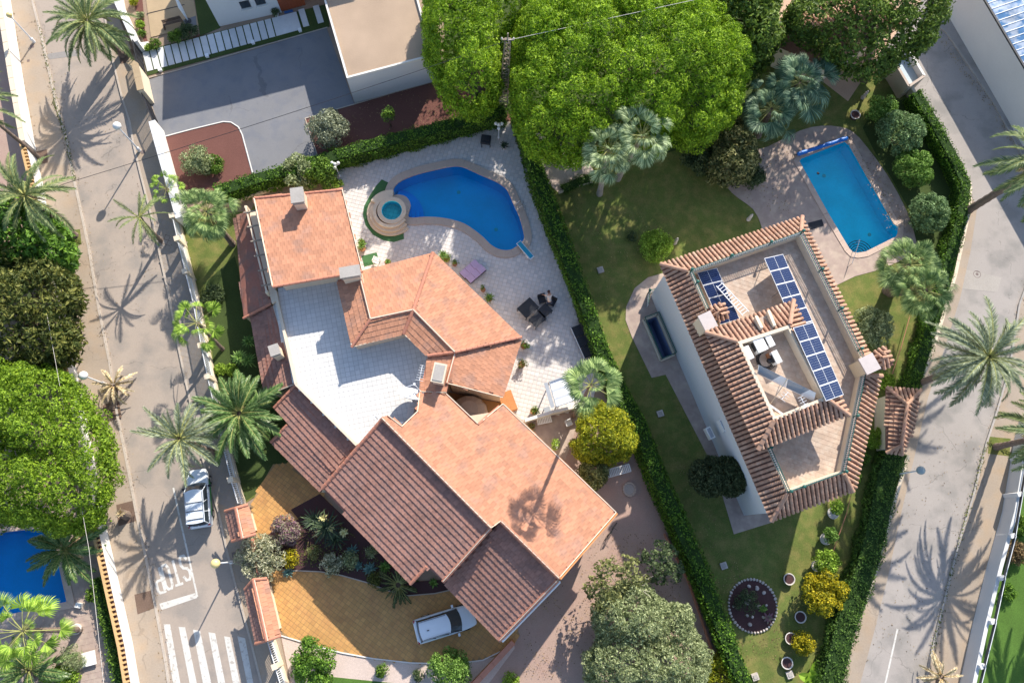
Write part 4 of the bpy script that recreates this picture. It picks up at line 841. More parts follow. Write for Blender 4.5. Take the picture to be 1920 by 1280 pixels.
# west lean-to roofs
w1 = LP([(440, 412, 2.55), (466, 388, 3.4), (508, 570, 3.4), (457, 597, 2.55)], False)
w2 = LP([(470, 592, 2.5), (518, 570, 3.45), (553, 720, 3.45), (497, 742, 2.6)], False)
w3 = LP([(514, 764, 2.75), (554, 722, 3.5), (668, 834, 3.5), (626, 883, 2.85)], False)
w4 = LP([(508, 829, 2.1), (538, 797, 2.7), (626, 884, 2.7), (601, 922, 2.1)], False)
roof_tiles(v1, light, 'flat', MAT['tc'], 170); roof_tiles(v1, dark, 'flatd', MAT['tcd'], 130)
# verge, ridge, hip caps
CM = MAT['terra_cap']; CW = MAT['cream_trim']
def cap(a, b, r=.13, m=None, lift=.04, name='ridge_cap'): cap_line(v1, a, b, m or CM, r, name, lift=lift)
def trim(a, b, w_=.06, m=None, lift=.07): MB().bar(np.array(a)+[0, 0, lift], np.array(b)+[0, 0, lift], w_, .06).build('verge_strip', m or CW, v1)
def path(f, pts, **k):
    for a, b in zip(pts[:-1], pts[1:]): f(np.array(a), np.array(b), **k)
path(cap, [big[0], big[11]], lift=.1, r=.15); path(trim, [big[0], big[11]], lift=.2, w_=.07)
path(cap, [big[10], big[9]], lift=.1, r=.15); path(trim, [big[11], big[10], big[9]], lift=.2, w_=.05); path(trim, [big[9], big[8]]); path(trim, [big[8], big[7]]); path(trim, [big[7], big[6], big[5]]); path(cap, [big[7]-[.3, .2, 0], big[6]], r=.11)
path(trim, [big[1], big[2], big[3], big[4]]); path(cap, [sA[0], sA[5]], r=.15, lift=.06, name='verge_cap'); path(cap, [sA[1], sA[2]], r=.15, name='verge_cap'); path(cap, [sA[3], sA[4]], r=.13, name='verge_cap'); path(cap, [sB[1], sB[2]], r=.15, name='verge_cap')
path(trim, [sA[1], sA[2]], w_=.05, lift=.16); path(trim, [sB[1], sB[2]], w_=.05, lift=.16)
for a, b in ((c1[3], c1[2]), (c3[3], c3[2])): trim(a, b, .07, lift=.13); cap(a, b)
path(cap, [c1[1], c1[2], c2[2]], r=.15); path(trim, [c0[1], c0[2]], lift=.15, w_=.07); path(cap, [c0[1], c0[2]]); cap(c2[0], c2[3], r=.13)
trim(c5[0], c5[3], .07, lift=.13); cap(c5[0], c5[3]); trim(c5[3], c5[2], .06); path(cap, [c4[2], c4[1]], r=.13, name='verge_cap'); path(cap, [c3[2], c3[1]], r=.13, name='verge_cap'); trim(c6[3]+[0, 0, .02], c6[2], .05)
path(trim, [c0[0], c0[3], c2[2], c4[2]], w_=.09, lift=0); trim(nw[0], nw[3], .09, lift=.1); trim(nw[1], nw[2], .06, lift=.1); path(cap, [nw[0], nw[1]], r=.12, name='verge_cap'); path(cap, [nw[3], nw[2]], r=.13, name='verge_cap')
for a, b in ((w1[3], w1[2]), (w3[0], w3[1]), (w4[0], w4[1])): cap(a, b, r=.12, name='verge_cap')
trim(w2[3], w2[2]); 
# terrace, parapets and walls
ter = [(512, 575), (524, 542), (640, 505), (800, 600), (850, 700), (800, 790), (742, 800), (668, 836), (554, 722)]
tw_ = [p[:2] for p in W(ter, ZT)]; MB().prism(tw_, 0, ZT).build('terrace_block', MAT['villa_wall'], v1)
tile_field('terrace_tiles', ter, ZT, .37, .37, math.radians(12), MAT['terrace_tile'], None, gap=.018, lift=.012, parent=v1)
MB().prism(inset(tw_, .02), ZT-.02, ZT+.004).build('terrace_floor', MAT['terrace_grout'], v1)
for a, b in zip([(516, 545), (521, 569), (555, 720)], [(521, 569), (555, 720), (669, 834)]):
    A_, B_ = P(*a, ZT+.35), P(*b, ZT+.35); MB().bar(A_, B_, .2, .55, lift=-.2).build('parapet', MAT['cream_trim'], v1)
def wallp(pts, z1, ins=.35, z0=0, m='villa_wall'):
    MB().prism(inset([np.array(p)[:2] for p in pts], ins), z0, z1).build('wall', MAT[m], v1)
wallp([big[0], big[7], big[8], big[9], sA[1]], 4.35, .45); wallp([sA[0], sA[1], sA[2], sA[5]], 4.45, .4); wallp([sB[0], sB[1], sB[2], sB[3]], 3.5, .4)
# gable ends carried up to the roof planes
def gable(a, r, b, z0, ins=0): MB().add([a, r, b, (b[0], b[1], z0), (a[0], a[1], z0)], [(0, 1, 2, 3, 4)]).build('gable', MAT['orange_wall'], v1)
dn = np.array([0, 0, -.26]); k_ = (big[11]-big[8]); e_in = (big[7]-big[8])/np.linalg.norm(big[7]-big[8])*.42
gable(big[8]+dn+e_in, big[9]+dn+e_in, big[9]+dn+e_in+[0, 0, -.01], 3.)
g_in = (sA[5]-sA[4])/np.linalg.norm(sA[5]-sA[4])*.4; gable(sA[1]+dn+g_in, sA[2]+dn+g_in, sA[2]+dn+g_in, 3.5)
g_in = (sB[3]-sB[2])/np.linalg.norm(sB[3]-sB[2])*.4; gable(sB[1]+dn+g_in, sB[2]+dn+g_in, sB[2]+dn+g_in, 2.5)
a_, b_ = sB[1]+[.2, -.15, -.45], sB[2]+[.2, -.15, -.45]; MB().tube([a_, b_], .09, 8).build('gutter', MAT['white_metal'], v1); MB().tube([b_+[0, .1, 0], (b_[0], b_[1]+.1, .1)], .07, 8).build('downpipe', MAT['white_metal'], v1); MB().tube([a_, (a_[0], a_[1], .1)], .07, 8).build('downpipe', MAT['white_metal'], v1)
a_, b_ = big[9]+[.08, -.1, -.2], big[8]+[.08, -.1, -.2]; MB().bar(a_, b_, .12, .3).build('fascia', MAT['wood_orange'], v1)
wallp([nw[0], nw[1], nw[2], nw[3]], 4.75, .5); MB().prism(inset([p[:2] for p in nw], .5), 4.7, 4.75).build('wall', MAT['villa_wall'], v1)
iw = inset([p[:2] for p in nw], .45)
MB().add([(*iw[0], 4.6), (*iw[1], 4.6), (*iw[2], 5.85), (*iw[3], 5.85), (*iw[0], 4.4), (*iw[1], 4.4), (*iw[2], 3.4), (*iw[3], 3.4)], [(0, 1, 2, 3), (3, 2, 6, 7), (0, 3, 7, 4), (2, 1, 5, 6), (1, 0, 4, 5)]).build('wall', MAT['villa_wall'], v1)
wallp([c1[1], c3[1], c5[2], c5[3], c4[2], c2[2], c2[3], c0[0], c0[1]], 4.3, .3)
cw_ = inset([p[:2] for p in (c0[0], c1[0], c1[3], c1[2], c3[2], c6[1], c6[2], c6[3], c4[3], c2[3])], .12)
MB().add([c0[1]-[0, 0, .1], c0[2]-[0, 0, .1], c0[2]-[0, 0, .4], c1[0]-[0, 0, .1]], [(0, 1, 2, 3)]).build('gable', MAT['villa_wall'], v1)
MB().prism(inset([p[:2] for p in (c0[0], c0[2], c1[2], c3[2], c6[1], c6[2], c6[3], c4[2], c2[2], c2[3])], .18), 3.5, 5.1).build('wall', MAT['villa_wall'], v1)
for w_, z1 in ((w1, 2.4), (w2, 2.4), (w3, 2.6), (w4, 1.95)):
    o_ = [np.array(p)[:2] for p in w_]; mid = (o_[0]+o_[3])/2; inn = [o_[1], o_[2]]; out = [(o_[0]*.75+o_[1]*.25), (o_[3]*.75+o_[2]*.25)]
    MB().prism([out[0], inn[0], inn[1], out[1]], 0, z1).build('wall', MAT['villa_wall'], v1)
    if w_ is w4 or w_ is w1:
        for f in (.03, .5, .97): q = o_[0]*(1-f)*.93+o_[3]*f*.93+(o_[1]*(1-f)+o_[2]*f)*.07; MB().box((*q, z1/2), (.25, .25, z1), .5).build('post', MAT['cream_wall'], v1)
# chimneys
def chimney(px_, py_, ztop, zb, sx, sy, rz, cap_h=.16, lab=None, hollow=False):
    c = P(px_, py_, ztop); h = ztop-zb; ch = MB().box((c[0], c[1], zb+h/2-.1), (sx*.84, sy*.84, h), rz).build('chimney', MAT['villa_wall'], v1)
    if lab: ch['label'] = lab
    mb = MB(); mb.box((c[0], c[1], ztop-.02), (sx, sy, cap_h), rz); mb.box((c[0], c[1], ztop-.4), (sx*.93, sy*.93, .1), rz); o = mb.build('chimney_cap', MAT['concrete'] if not hollow else MAT['cream_trim'], ch)
    if hollow: MB().box((c[0], c[1], ztop+.09), (sx*.78, sy*.82, .05), rz).build('chimney_top', MAT['olive_stone'] if 'olive_stone' in MAT else MAT['concrete'], ch)
chimney(557, 366, 6.8, 4.8, 1.0, 1.25, .15); chimney(656, 509, 7.2, 4.9, 1.55, .85, .18); chimney(823, 699, 7.0, 5.0, .95, 1.45, -.2, hollow=True); chimney(514, 656, 5.0, 2.7, .75, .85, .35)
# pergola over the west lean-to
t = thing('pergola', 'narrow timber pergola rail with six cross beams over the west roof of the terracotta house', 'pergola', (*P(480, 480, 0)[:2], 0))
a_, b_ = P(461, 388, 4.3), P(500, 547, 4.3); MB().bar(a_, b_, .12, .16).build('rail', MAT['cream_trim'], t)
for i in range(6): q = a_+(b_-a_)*(.07+.172*i); MB().bar(q+[-.25, -.04, .1], q+[1.3, .25, .1], .09, .12).build('beam', MAT['bark_pale'], t)
for f in (0, 1): q = a_*(1-f)+b_*f; MB().box((q[0], q[1], (4.3+2.8)/2), (.2, .2, 1.6)).build('post', MAT['cream_wall'], t)
MB().prism([P(a, b, 3.9)[:2] for a, b in ((468, 400), (479, 396), (521, 562), (510, 569))], 3.2, 3.9).build('parapet', MAT['cream_trim'], v1)
for a, b, c_ in ((648, 392, 1), (646, 410, 2)): pass
# doorway canopy and step seen from above, ochre
MB().box((*P(952, 752, 1.0)[:2], .5), (1.1, 1.6, 1.0), .35).build('side_wall', MAT['wood_orange'], v1)
MB().prism([P(a, b, .1)[:2] for a, b in ((838, 735), (944, 757), (895, 800), (850, 760))], 0.03, .3).build('courtyard_floor', MAT['ochre_tile'], v1)
# awning tarp in the little courtyard
t = thing('covered_furniture', 'rounded cream cover over furniture in the little courtyard between the roofs', 'cover', (*P(880, 768, 0)[:2], 0)); c = P(879, 767, 2.2)
mb = MB(); mb.lathe((c[0], c[1], .3), [(1.35, 0), (1.4, .6), (1.2, 1.5), (.7, 1.95), (.1, 2.1), (.01, 2.1)], 14, sx=1.05, sy=.95); mb.build('cover', MAT['tarp'], t, smooth=False)
# aerials and dishes on the terrace
t = thing('satellite_dish', 'very large white satellite dish seen almost edge-on on the white terrace', 'satellite dish', P(775, 755, ZT)); b = P(775, 752, ZT); c = b+np.array([0, 0, 1.5])
R_ = Euler((math.radians(62), 0, math.radians(165))).to_matrix(); mb = MB(); prof = [(0.01, 0), (.45, .05), (.85, .18), (1.15, .34), (1.13, .37), (.84, .22), (.45, .09), (.01, .04)]; mb.lathe((0, 0, 0), prof, 28)
mb.v = [tuple(np.array(R_) @ np.array(q)+c) for q in mb.v]; mb.build('dish', MAT['white_metal'], t)
MB().tube([b, c-[0, 0, .1]], .06, 8).build('mast', MAT['white_metal'], t); hh = np.array(R_) @ np.array([0, 0, 1.1])+c; e0 = np.array(R_) @ np.array([1.1, 0, .3])+c; e1 = np.array(R_) @ np.array([-1.1, 0, .3])+c; mb = MB(); mb.tube([e0, hh], .02, 5); mb.tube([e1, hh], .02, 5); mb.build('feed_arm', MAT['white_metal'], t); MB().box(hh, (.15, .15, .2)).build('receiver', MAT['white_metal'], t)
MB().box((*P(770, 775, ZT+.2)[:2], ZT+.2), (.5, .9, .35), -.1).build('base_block', MAT['white_wall'], t)
def antenna(px_, py_, z0, h, label, az, n=7, L=1.2):
    b = P(px_, py_, z0); t = thing('aerial', label, 'antenna', b); MB().tube([b, b+[0, 0, h]], .025, 6).build('mast', MAT['alloy'], t); c = b+np.array([0, 0, h-.1]); d = np.array([math.cos(az), math.sin(az), 0]); nrm = np.array([-d[1], d[0], 0])
    mb = MB(); mb.tube([c-d*L*.4, c+d*L*.6], .022, 5)
    for i in range(n): q = c-d*L*.38+d*L*.95*i/(n-1); mb.tube([q-nrm*(.3-.02*i), q+nrm*(.3-.02*i)], .013, 4)
    mb.build('elements', MAT['white_metal'], t); return t
antenna(793, 712, ZT, 2.2, 'thin roof aerial in the shade beside the pavilion wall of the white terrace', 1.4)
antenna(709, 786, 5.6, 1.4, 'small aerial standing at the roof corner of the white terrace', .2, 4, .6)
t = thing('satellite_dish', 'small white satellite dish on the terrace corner by the orange roof', 'satellite dish', P(750, 800, ZT)); b = P(750, 800, ZT+.4); mb = MB(); mb.lathe((0, 0, 0), [(.01, 0), (.25, .04), (.38, .12), (.36, .14), (.01, .03)], 18); R2 = Euler((math.radians(65), 0, math.radians(200))).to_matrix(); mb.v = [tuple(np.array(R2) @ np.array(q)+b+[0, 0, .6]) for q in mb.v]; mb.build('dish', MAT['white_metal'], t); MB().tube([b-[0, 0, .4], b+[0, 0, .6]], .03, 6).build('mast', MAT['white_metal'], t)
# ================================================================== villa 2 (solar house)
v2 = thing('villa', 'white house with clay barrel-tiled eaves, solar panels and stone roof terraces', 'house', (*P(1440, 760, 0)[:2], 0))
ZE2, ZI2, ZF2 = 7.1, 8.1, 7.3
eo = [(1239, 496), (1503, 408), (1628, 664), (1651, 705), (1597, 920), (1446, 976)]
ei = [(1290, 509), (1501, 436), (1616, 668), (1619, 703), (1581, 887), (1475, 925)]
EO = [P(*p, ZE2) for p in eo]; EI = [P(*p, ZI2) for p in ei]
bar_faces = []
def RF2(poly, m=None): roof_deck(v2, poly, MAT['tile_bed_shade'], .18, -.03); bar_faces.append(poly)
for i in range(6):
    j = (i+1) % 6
    if i == 2: continue
    RF2([EO[i], EO[j], EI[j], EI[i]])
# upper tier
ZE3, ZI3, ZF3 = 9.65, 10.5, 9.6
uo = [(1323, 624), (1487, 564), (1590, 778), (1421, 842)]; ui = [(1382, 641), (1480, 609), (1551, 749), (1450, 789)]
UO = [P(*p, ZE3) for p in uo]; UI = [P(*p, ZI3) for p in ui]
for i in range(4):
    j = (i+1) % 4; RF2([UO[i], UO[j], UI[j], UI[i]])
# tiny hipped roofs: one beside the white chimney block, one at the east tower
def hip(pts, zc, zt, top): 
    V = [P(*p, zc) for p in pts]; T = P(*top, zt)
    for i in range(len(V)): RF2([V[i], V[(i+1) % len(V)], T])
    
    MB().prism(inset([p[:2] for p in V], .25), zc-1.8, zc-.1).build('wall', MAT['cream_wall'], v2)
hip([(1326, 578), (1356, 567), (1368, 594), (1340, 606)], 8.8, 9.2, (1346, 586)); hip([(1634, 662), (1662, 648), (1676, 684), (1650, 694)], 8.7, 9.15, (1656, 670))
hip([(1660, 724), (1722, 728), (1716, 790), (1690, 850), (1660, 848)], 2.6, 3.3, (1690, 770)) if False else None
roof_tiles(v2, bar_faces, 'barrel', MAT['tb'], 300)
for a, b in zip(EO, EI): cap_line(v2, a, b, MAT['barrel_cap'], .17, 'hip_cap', lift=.12)
for a, b in zip(UO, UI): cap_line(v2, a, b, MAT['barrel_cap'], .17, 'hip_cap', lift=.12)
# walls
W0 = inset([p[:2] for p in EO], .45); MB().prism(W0, 0, ZE2-.12).build('wall', MAT['white_plaster'], v2)
fl = inset([p[:2] for p in EI], -.08); MB().prism(fl, ZE2-.2, ZF2).build('terrace_floor', MAT['terrace_stone'], v2)
tile_field('terrace_tiles', [np.array(p) for p in inset([p[:2] for p in EI], .1)], ZF2, .5, .34, math.radians(-20), MAT['terrace_stone'], None, gap=.012, lift=.010, parent=v2, brick=1)
def parapet(par, ring, z0, z1, th, mat, skip=(), name='parapet'):
    n = len(ring); I = inset(ring, th)
    for i in range(n):
        if i in skip: continue
        j = (i+1) % n; MB().prism([ring[i], ring[j], I[j], I[i]], z0, z1).build(name, mat, par)
parapet(v2, [p[:2] for p in EI], ZE2-.1, 8.12, .22, MAT['cream_trim'])
U0 = inset([p[:2] for p in UO], .75); MB().prism(U0, ZF2, ZE3-.1).build('wall', MAT['cream_wall'], v2)
MB().prism(inset([p[:2] for p in UI], -.05), ZE3-.15, ZF3).build('terrace_floor', MAT['terrace_stone'], v2); parapet(v2, [p[:2] for p in UI], ZE3-.1, 10.6, .24, MAT['cream_trim'])
tile_field('terrace_tiles', [np.array(p) for p in inset([p[:2] for p in UI], .3)], ZF3, .5, .34, math.radians(-20), MAT['terrace_stone'], None, gap=.012, lift=.010, parent=v2, brick=1)
# stepped fin walls on the north side of the upper roof
for a, b, c_, d in (((1435, 592), (1416, 598), (1425, 616), (1442, 610)), ((1437, 582), (1446, 580), (1457, 612), (1448, 615))): pass
MB().bar(P(1417, 594, 10.3), P(1428, 616, 10.6), .2, .9, lift=-.3).build('fin_wall', MAT['cream_trim'], v2); MB().bar(P(1440, 583, 10.3), P(1452, 612, 10.6), .2, .9, lift=-.3).build('fin_wall', MAT['cream_trim'], v2); MB().prism([P(a, b, 10.1)[:2] for a, b in ((1419, 597), (1440, 590), (1450, 610), (1430, 617))], 9.5, 10.1).build('landing', MAT['terrace_stone'], v2)
# flat white chimney blocks
for a, b, sx, sy, rz, zt in ((1327, 602, 1.0, 1.25, 0, 9.3), (1630, 682, 1.15, 1.25, 0, 9.2)):
    c = P(a, b, zt); ch = MB().box((c[0], c[1], (zt+6.9)/2), (sx*.85, sy*.85, zt-6.9), -rz if False else .42).build('chimney', MAT['cream_wall'], v2); MB().box((c[0], c[1], zt), (sx, sy, .14), .42).build('chimney_cap', MAT['block_cap'], ch)
# green railings with white balusters on the parapets
def railing(par, a, b, z0, h, name='railing', step=.16, balw=.05):
    a = np.array([a[0], a[1], z0]); b = np.array([b[0], b[1], z0]); L = np.linalg.norm(b-a); r = MB(); r.bar(a+[0, 0, h], b+[0, 0, h], .05, .05); r.bar(a+[0, 0, .08], b+[0, 0, .08], .06, .05); o = r.build(name, MAT['green_paint'], par)
    mb = MB(); n = int(L/step)
    for i in range(n+1): q = a+(b-a)*i/n; mb.bar(q+[0, 0, .05], q+[0, 0, h], balw); 
    q = mb.build('balusters', MAT['white_metal'], o); q['kind'] = 'stuff'
    for i in range(int(L/3.2)+1): q = a+(b-a)*min(1, i*3.2/L); mb = MB(); mb.lathe(q, [(.05, 0), (.05, h+.1), (.12, h+.12), (.12, h+.26), (.02, h+.3)], 8); mb.build('post', MAT['green_paint'], o)
RI = inset([p[:2] for p in EI], .1)
for i in range(6):
    if i == 2: continue
    railing(v2, RI[i], RI[(i+1) % 6], 8.12, .55)
# light well with its railing beside the west wall
t = thing('light_well', 'sunken light well with green and white guard rail beside the white house', 'light well', P(1235, 635, 0))
mb = MB(); k = 4; Wd = [np.array(p) for p in WELL_W]; mb.add([(*p, .05) for p in Wd]+[(*p, -2.1) for p in Wd], [(i, (i+1) % 4, 4+(i+1) % 4, 4+i) for i in range(4)]+[(4, 5, 6, 7)]); mb.build('shaft', M('well_blue', (.20, .26, .42), .05, rough=.7), t)
wr = inset(Wd, -.12)
for i in range(4):
    a, b = wr[i], wr[(i+1) % 4]; MB().bar((*a, .15), (*b, .15), .2, .3).build('curb', MAT['cream_trim'], t); MB().bar((*a, 1.0), (*b, 1.0), .06).build('rail', MAT['green_paint'], t)
    mb = MB(); L = np.linalg.norm(b-a)
    for q in np.linspace(0, 1, int(L/.14)): p = a*(1-q)+b*q; mb.bar((*p, .3), (*p, 1.0), .025)
    o = mb.build('balusters', MAT['green_paint'], t); o['kind'] = 'stuff'
# balcony railing at the north-west corner, low
t = thing('railing', 'short green railing at the north-west corner of the white house', 'railing', P(1222, 550, 0)); 
for a, b in (((1218, 545), (1240, 537)), ((1218, 545), (1216, 570))): railing(t, P(*a, 1.0), P(*b, 1.0), .06, .95, 'railing')
# west wall: two white lean-out boxes
for i, (a, b, lab) in enumerate(((1330, 812, 'white air conditioner on the west wall, the lower one'), (1355, 797, 'white air conditioner on the west wall, nearer the eave'))):
    c = P(a, b, 2.6+i*1.3); t = thing('air_conditioner', lab, 'air conditioner', (c[0], c[1], c[2]-.3)); MB().box(c, (.42, .95, .65), .42).build('casing', MAT['white_plastic'], t); MB().box(c+[0, 0, .34], (.26, .75, .03), .42).build('vent', MAT['grey_fabric'], t)
# AC units on the roof
for i, (a, b, sx, sy, lab) in enumerate(((1403, 661, .42, .95, 'white air conditioner unit standing nearest the west parapet of the upper roof'), (1425, 645, .75, 1.05, 'widest white air conditioner unit in the middle of the upper roof'), (1443, 638, .42, .9, 'white air conditioner unit nearest the gap in the upper parapet'), (1456, 669, .42, .9, 'white air conditioner unit beside the coiled hoses'))):
    c = P(a, b, 10.45); t = thing('air_conditioner', lab, 'air conditioner', (c[0], c[1], ZF3), 'air conditioners on the upper roof'); h = .85
    MB().box((c[0], c[1], ZF3+h/2+.08), (sx, sy, h), .40).build('casing', MAT['white_plastic'], t); mb = MB(); mb.bar((c[0]-.2, c[1]-.3, ZF3+.03), (c[0]-.2, c[1]+.3, ZF3+.03), .06); mb.bar((c[0]+.2, c[1]-.3, ZF3+.03), (c[0]+.2, c[1]+.3, ZF3+.03), .06); mb.build('feet', MAT['dark_metal'], t)
    o = np.array([math.cos(.4), math.sin(.4)])*(-sx/2-.012); MB().box((c[0]+o[0], c[1]+o[1], ZF3+h/2+.1), (.02, sy*.6, h*.65), .40).build('grille', MAT['dark_metal'], t)
c = P(1437, 668, ZF3+.25); mb = MB()
for k in range(3):
    for q in range(14): pass
    mb.tube([(c[0]+(.5+.1*k)*math.cos(a), c[1]-.2+(.55+.1*k)*math.sin(a), ZF3+.06+.05*k) for a in np.linspace(1.8+.3*k, 6.6, 12)], .035, 5)
tag(mb.build('hoses', MAT['black']), 'black insulated hoses coiled between the roof air conditioners', 'hoses')
t = thing('pump', 'orange topped water pump among the roof hoses', 'pump', P(1445, 667, ZF3)); c = P(1445, 665, ZF3+.4); MB().box((c[0], c[1], ZF3+.25), (.4, .35, .5), .4).build('housing', MAT['terra_pot'], t); MB().lathe((c[0], c[1]-.35, ZF3), [(.2, 0), (.2, .35), (.05, .42), (.01, .42)], 10).build('motor', MAT['dark_metal'], t)
# solar thermal collector, two long glazed boxes on a frame
t = thing('solar_collector', 'long tilted solar water heater of two glazed panels on the upper roof', 'solar heater', P(1470, 715, ZF3))
A0, A1 = P(1423, 684, 11.0), P(1530, 736, 11.0); B0, B1 = P(1420, 700, 10.2), P(1526, 752, 10.2)
for f0, f1 in ((0, .495), (.505, 1)):
    q = [A0+(A1-A0)*f0, A0+(A1-A0)*f1, B0+(B1-B0)*f1, B0+(B1-B0)*f0]; MB().slab(q, .1).build('panel_frame', MAT['white_metal'], t); m_ = np.mean(q, 0); q2 = [m_+(p-m_)*np.array([.97, .93, .95])+[0, 0, .012] for p in q]; MB().slab(q2, .01).build('glazing', MAT['collector'], t)
for p in (A0, A1, (A0+A1)/2): MB().bar(p-[0, 0, .05], (p[0]+.1, p[1]+.2, ZF3), .05).build('stand_leg', MAT['alloy'], t)
for p in (B0, B1): MB().bar(p-[0, 0, .05], (p[0], p[1], ZF3), .05).build('stand_leg', MAT['alloy'], t)
MB().bar((A0+A1)/2, P(1444, 758, ZF3+.1), .05).build('brace', MAT['cream_trim'], t)
antenna(1492, 762, ZF3, 1.6, 'white aerial at the lower end of the upper roof, beside the long collector', 2.0, 5, .8); antenna(1460, 748, ZF3, 1.2, 'white aerial by the west parapet of the upper roof', .8, 4, .7)
t = thing('aerial', 'slanting white aerial boom in the bottom corner of the upper roof', 'antenna', P(1450, 770, ZF3)); MB().bar(P(1440, 757, 10.3), P(1470, 778, 10.3), .12, .05).build('boom', MAT['white_metal'], t); MB().tube([P(1452, 768, ZF3), P(1452, 766, 10.35)], .03, 6).build('mast', MAT['alloy'], t)
# photovoltaic arrays
def pv(name_lab, cs, rows, z, zt, tilt_hi=0, legs=None):
    """cs: four photo corners (left-top, right-top, right-bottom, left-bottom)"""
    q = [P(*c, zt if i in (0, 3) else z) for i, c in enumerate(cs)]; c = np.mean(q, 0); t = thing('solar_array', name_lab, 'solar panels', (c[0], c[1], legs))
    def bl(u, v): return (q[0]*(1-u)+q[1]*u)*(1-v)+(q[3]*(1-u)+q[2]*u)*v
    for i in range(rows):
        v0, v1 = (i+.012)/rows, (i+.988)/rows; pn = MB().slab([bl(0, v0), bl(1, v0), bl(1, v1), bl(0, v1)], .05).build('panel', MAT['white_metal'], t); up = np.array([0, 0, .006]); mb = MB(); dv = (v1-v0)
        for a, b in ((.018, .492), (.508, .982)):
            for k in range(6):
                g = .018; x0 = v0+dv*(.03+.94*k/6+g/6); x1 = v0+dv*(.03+.94*(k+1)/6-g/6); mb.add([bl(a, x0)+up, bl(b, x0)+up, bl(b, x1)+up, bl(a, x1)+up], [(0, 3, 2, 1)])
        mb.build('cells', MAT['solar'], pn)
    mb = MB()
    for v in np.linspace(.05, .95, max(3, rows//2+1)):
        for u in (.06, .94): p = bl(u, v); mb.bar(p-[0, 0, .06], (p[0], p[1], legs), .04)
    for u in (.15, .85): mb.bar(bl(u, .02)-[0, 0, .09], bl(u, .98)-[0, 0, .09], .04)
    mb.build('frame', MAT['alloy'], t); return t
pv('west row of four dark solar panels with a ladder lying across it', [(1307, 511), (1344, 502), (1386, 597), (1360, 608)][:2]+[(1387, 598), (1351, 609)], 4, 7.95, 7.7, legs=ZF2)
pv('long east row of solar panels partly hidden behind the front row', [(1433, 484), (1468, 476), (1546, 653), (1511, 663)], 7, 8.2, 8.9, legs=ZF2)
pv('front row of five solar panels above the tiled eave of the upper roof', [(1487, 614), (1524, 604), (1581, 741), (1550, 752)][:2]+[(1582, 740), (1549, 752)], 5, 10.15, 10.95, legs=ZF2)
# ladder lying over the west panels
a0, a1 = P(1343, 536, 8.25), P(1393, 592, 8.0); b0, b1 = P(1352, 529, 8.25), P(1404, 584, 8.0); t = thing('ladder', 'white ladder lying across the west solar panels', 'ladder', (*a0[:2], 7.9))
for p, q in ((a0, a1), (b0, b1)): MB().bar(p, q, .06, .08).build('rail', MAT['white_metal'], t)
for i in range(12): f = (i+.5)/12; MB().bar(a0+(a1-a0)*f, b0+(b1-b0)*f, .045).build('rung', MAT['white_metal'], t)
for a, b in ((1443, 478), (1474, 490), (1510, 570)): pass
# ---- small tiled gate roof on the right street
gt = thing('gate_canopy', 'tiled gate roof of clay barrel tiles between the solar house and the right street', 'gate roof', (*P(1690, 790, 0)[:2], 0))
GV = [P(*p, 2.7) for p in ((1662, 726), (1726, 731), (1716, 800), (1690, 851), (1662, 848))]; RT, RB = P(1700, 758, 3.35), P(1689, 835, 3.35)
fs = [[GV[0], GV[1], RT], [GV[1], GV[2], GV[3], RB, RT], [GV[3], GV[4], RB], [GV[4], GV[0], RT, RB]]
for f_ in fs: roof_deck(gt, f_, MAT['tile_bed_shade'], .15, -.03)
roof_tiles(gt, fs, 'barrel', MAT['tb'], 140)
for a, b in ((GV[0], RT), (GV[1], RT), (RT, RB), (GV[3], RB), (GV[4], RB)): cap_line(gt, a, b, MAT['barrel_cap'], .15, lift=.1)
MB().prism(inset([p[:2] for p in GV], .45), 0, 2.6).build('wall', MAT['cream_wall'], gt)
sheet('garden_path', [(1640, 755), (1664, 750), (1664, 810), (1640, 812)], .06, MAT['coping_cream'])
# ================================================================== street walls and gates
def wall(name, lab, pts, th, h, mat, cop=None, cw=.1, z0=.0, cat='wall', ch=.08, group=None):
    ps = [P(x, y, z0) for x, y in pts]; c = np.mean(ps, 0); t = thing(name, lab, cat, (c[0], c[1], z0), group)
    def off(d):
        o1, o2 = [], []
        for i, p in enumerate(ps):
            q = ps[min(i+1, len(ps)-1)]-ps[max(i-1, 0)]; q /= np.linalg.norm(q); n = np.array([-q[1], q[0], 0]); o1.append(p+n*d); o2.append(p-n*d)
        return o1, o2
    a, b = off(th/2); mb = MB()
    for i in range(len(ps)-1): mb.prism([a[i][:2], a[i+1][:2], b[i+1][:2], b[i][:2]], z0-.05, z0+h)
    mb.build('wall_face', mat, t)
    if cop:
        a, b = off(th/2+cw/2)
        for i in range(len(ps)-1):
            L = np.linalg.norm(ps[i+1]-ps[i]); m = max(1, int(L/1.2))
            for k in range(m):
                f, g_ = k/m+.003, (k+1)/m-.003; MB().prism([(a[i]*(1-f)+a[i+1]*f)[:2], (a[i]*(1-g_)+a[i+1]*g_)[:2], (b[i]*(1-g_)+b[i+1]*g_)[:2], (b[i]*(1-f)+b[i+1]*f)[:2]], z0+h+.002, z0+h+ch+RNG.normal(0, .002)).build('coping_stone', cop, t)
    return t, ps
wall('garden_wall', 'long cream street wall along the upper left edge', [(8, -60), (24, 40), (45, 170), (66, 285)], .32, 1.9, MAT['white_wall'], MAT['cream_trim'])
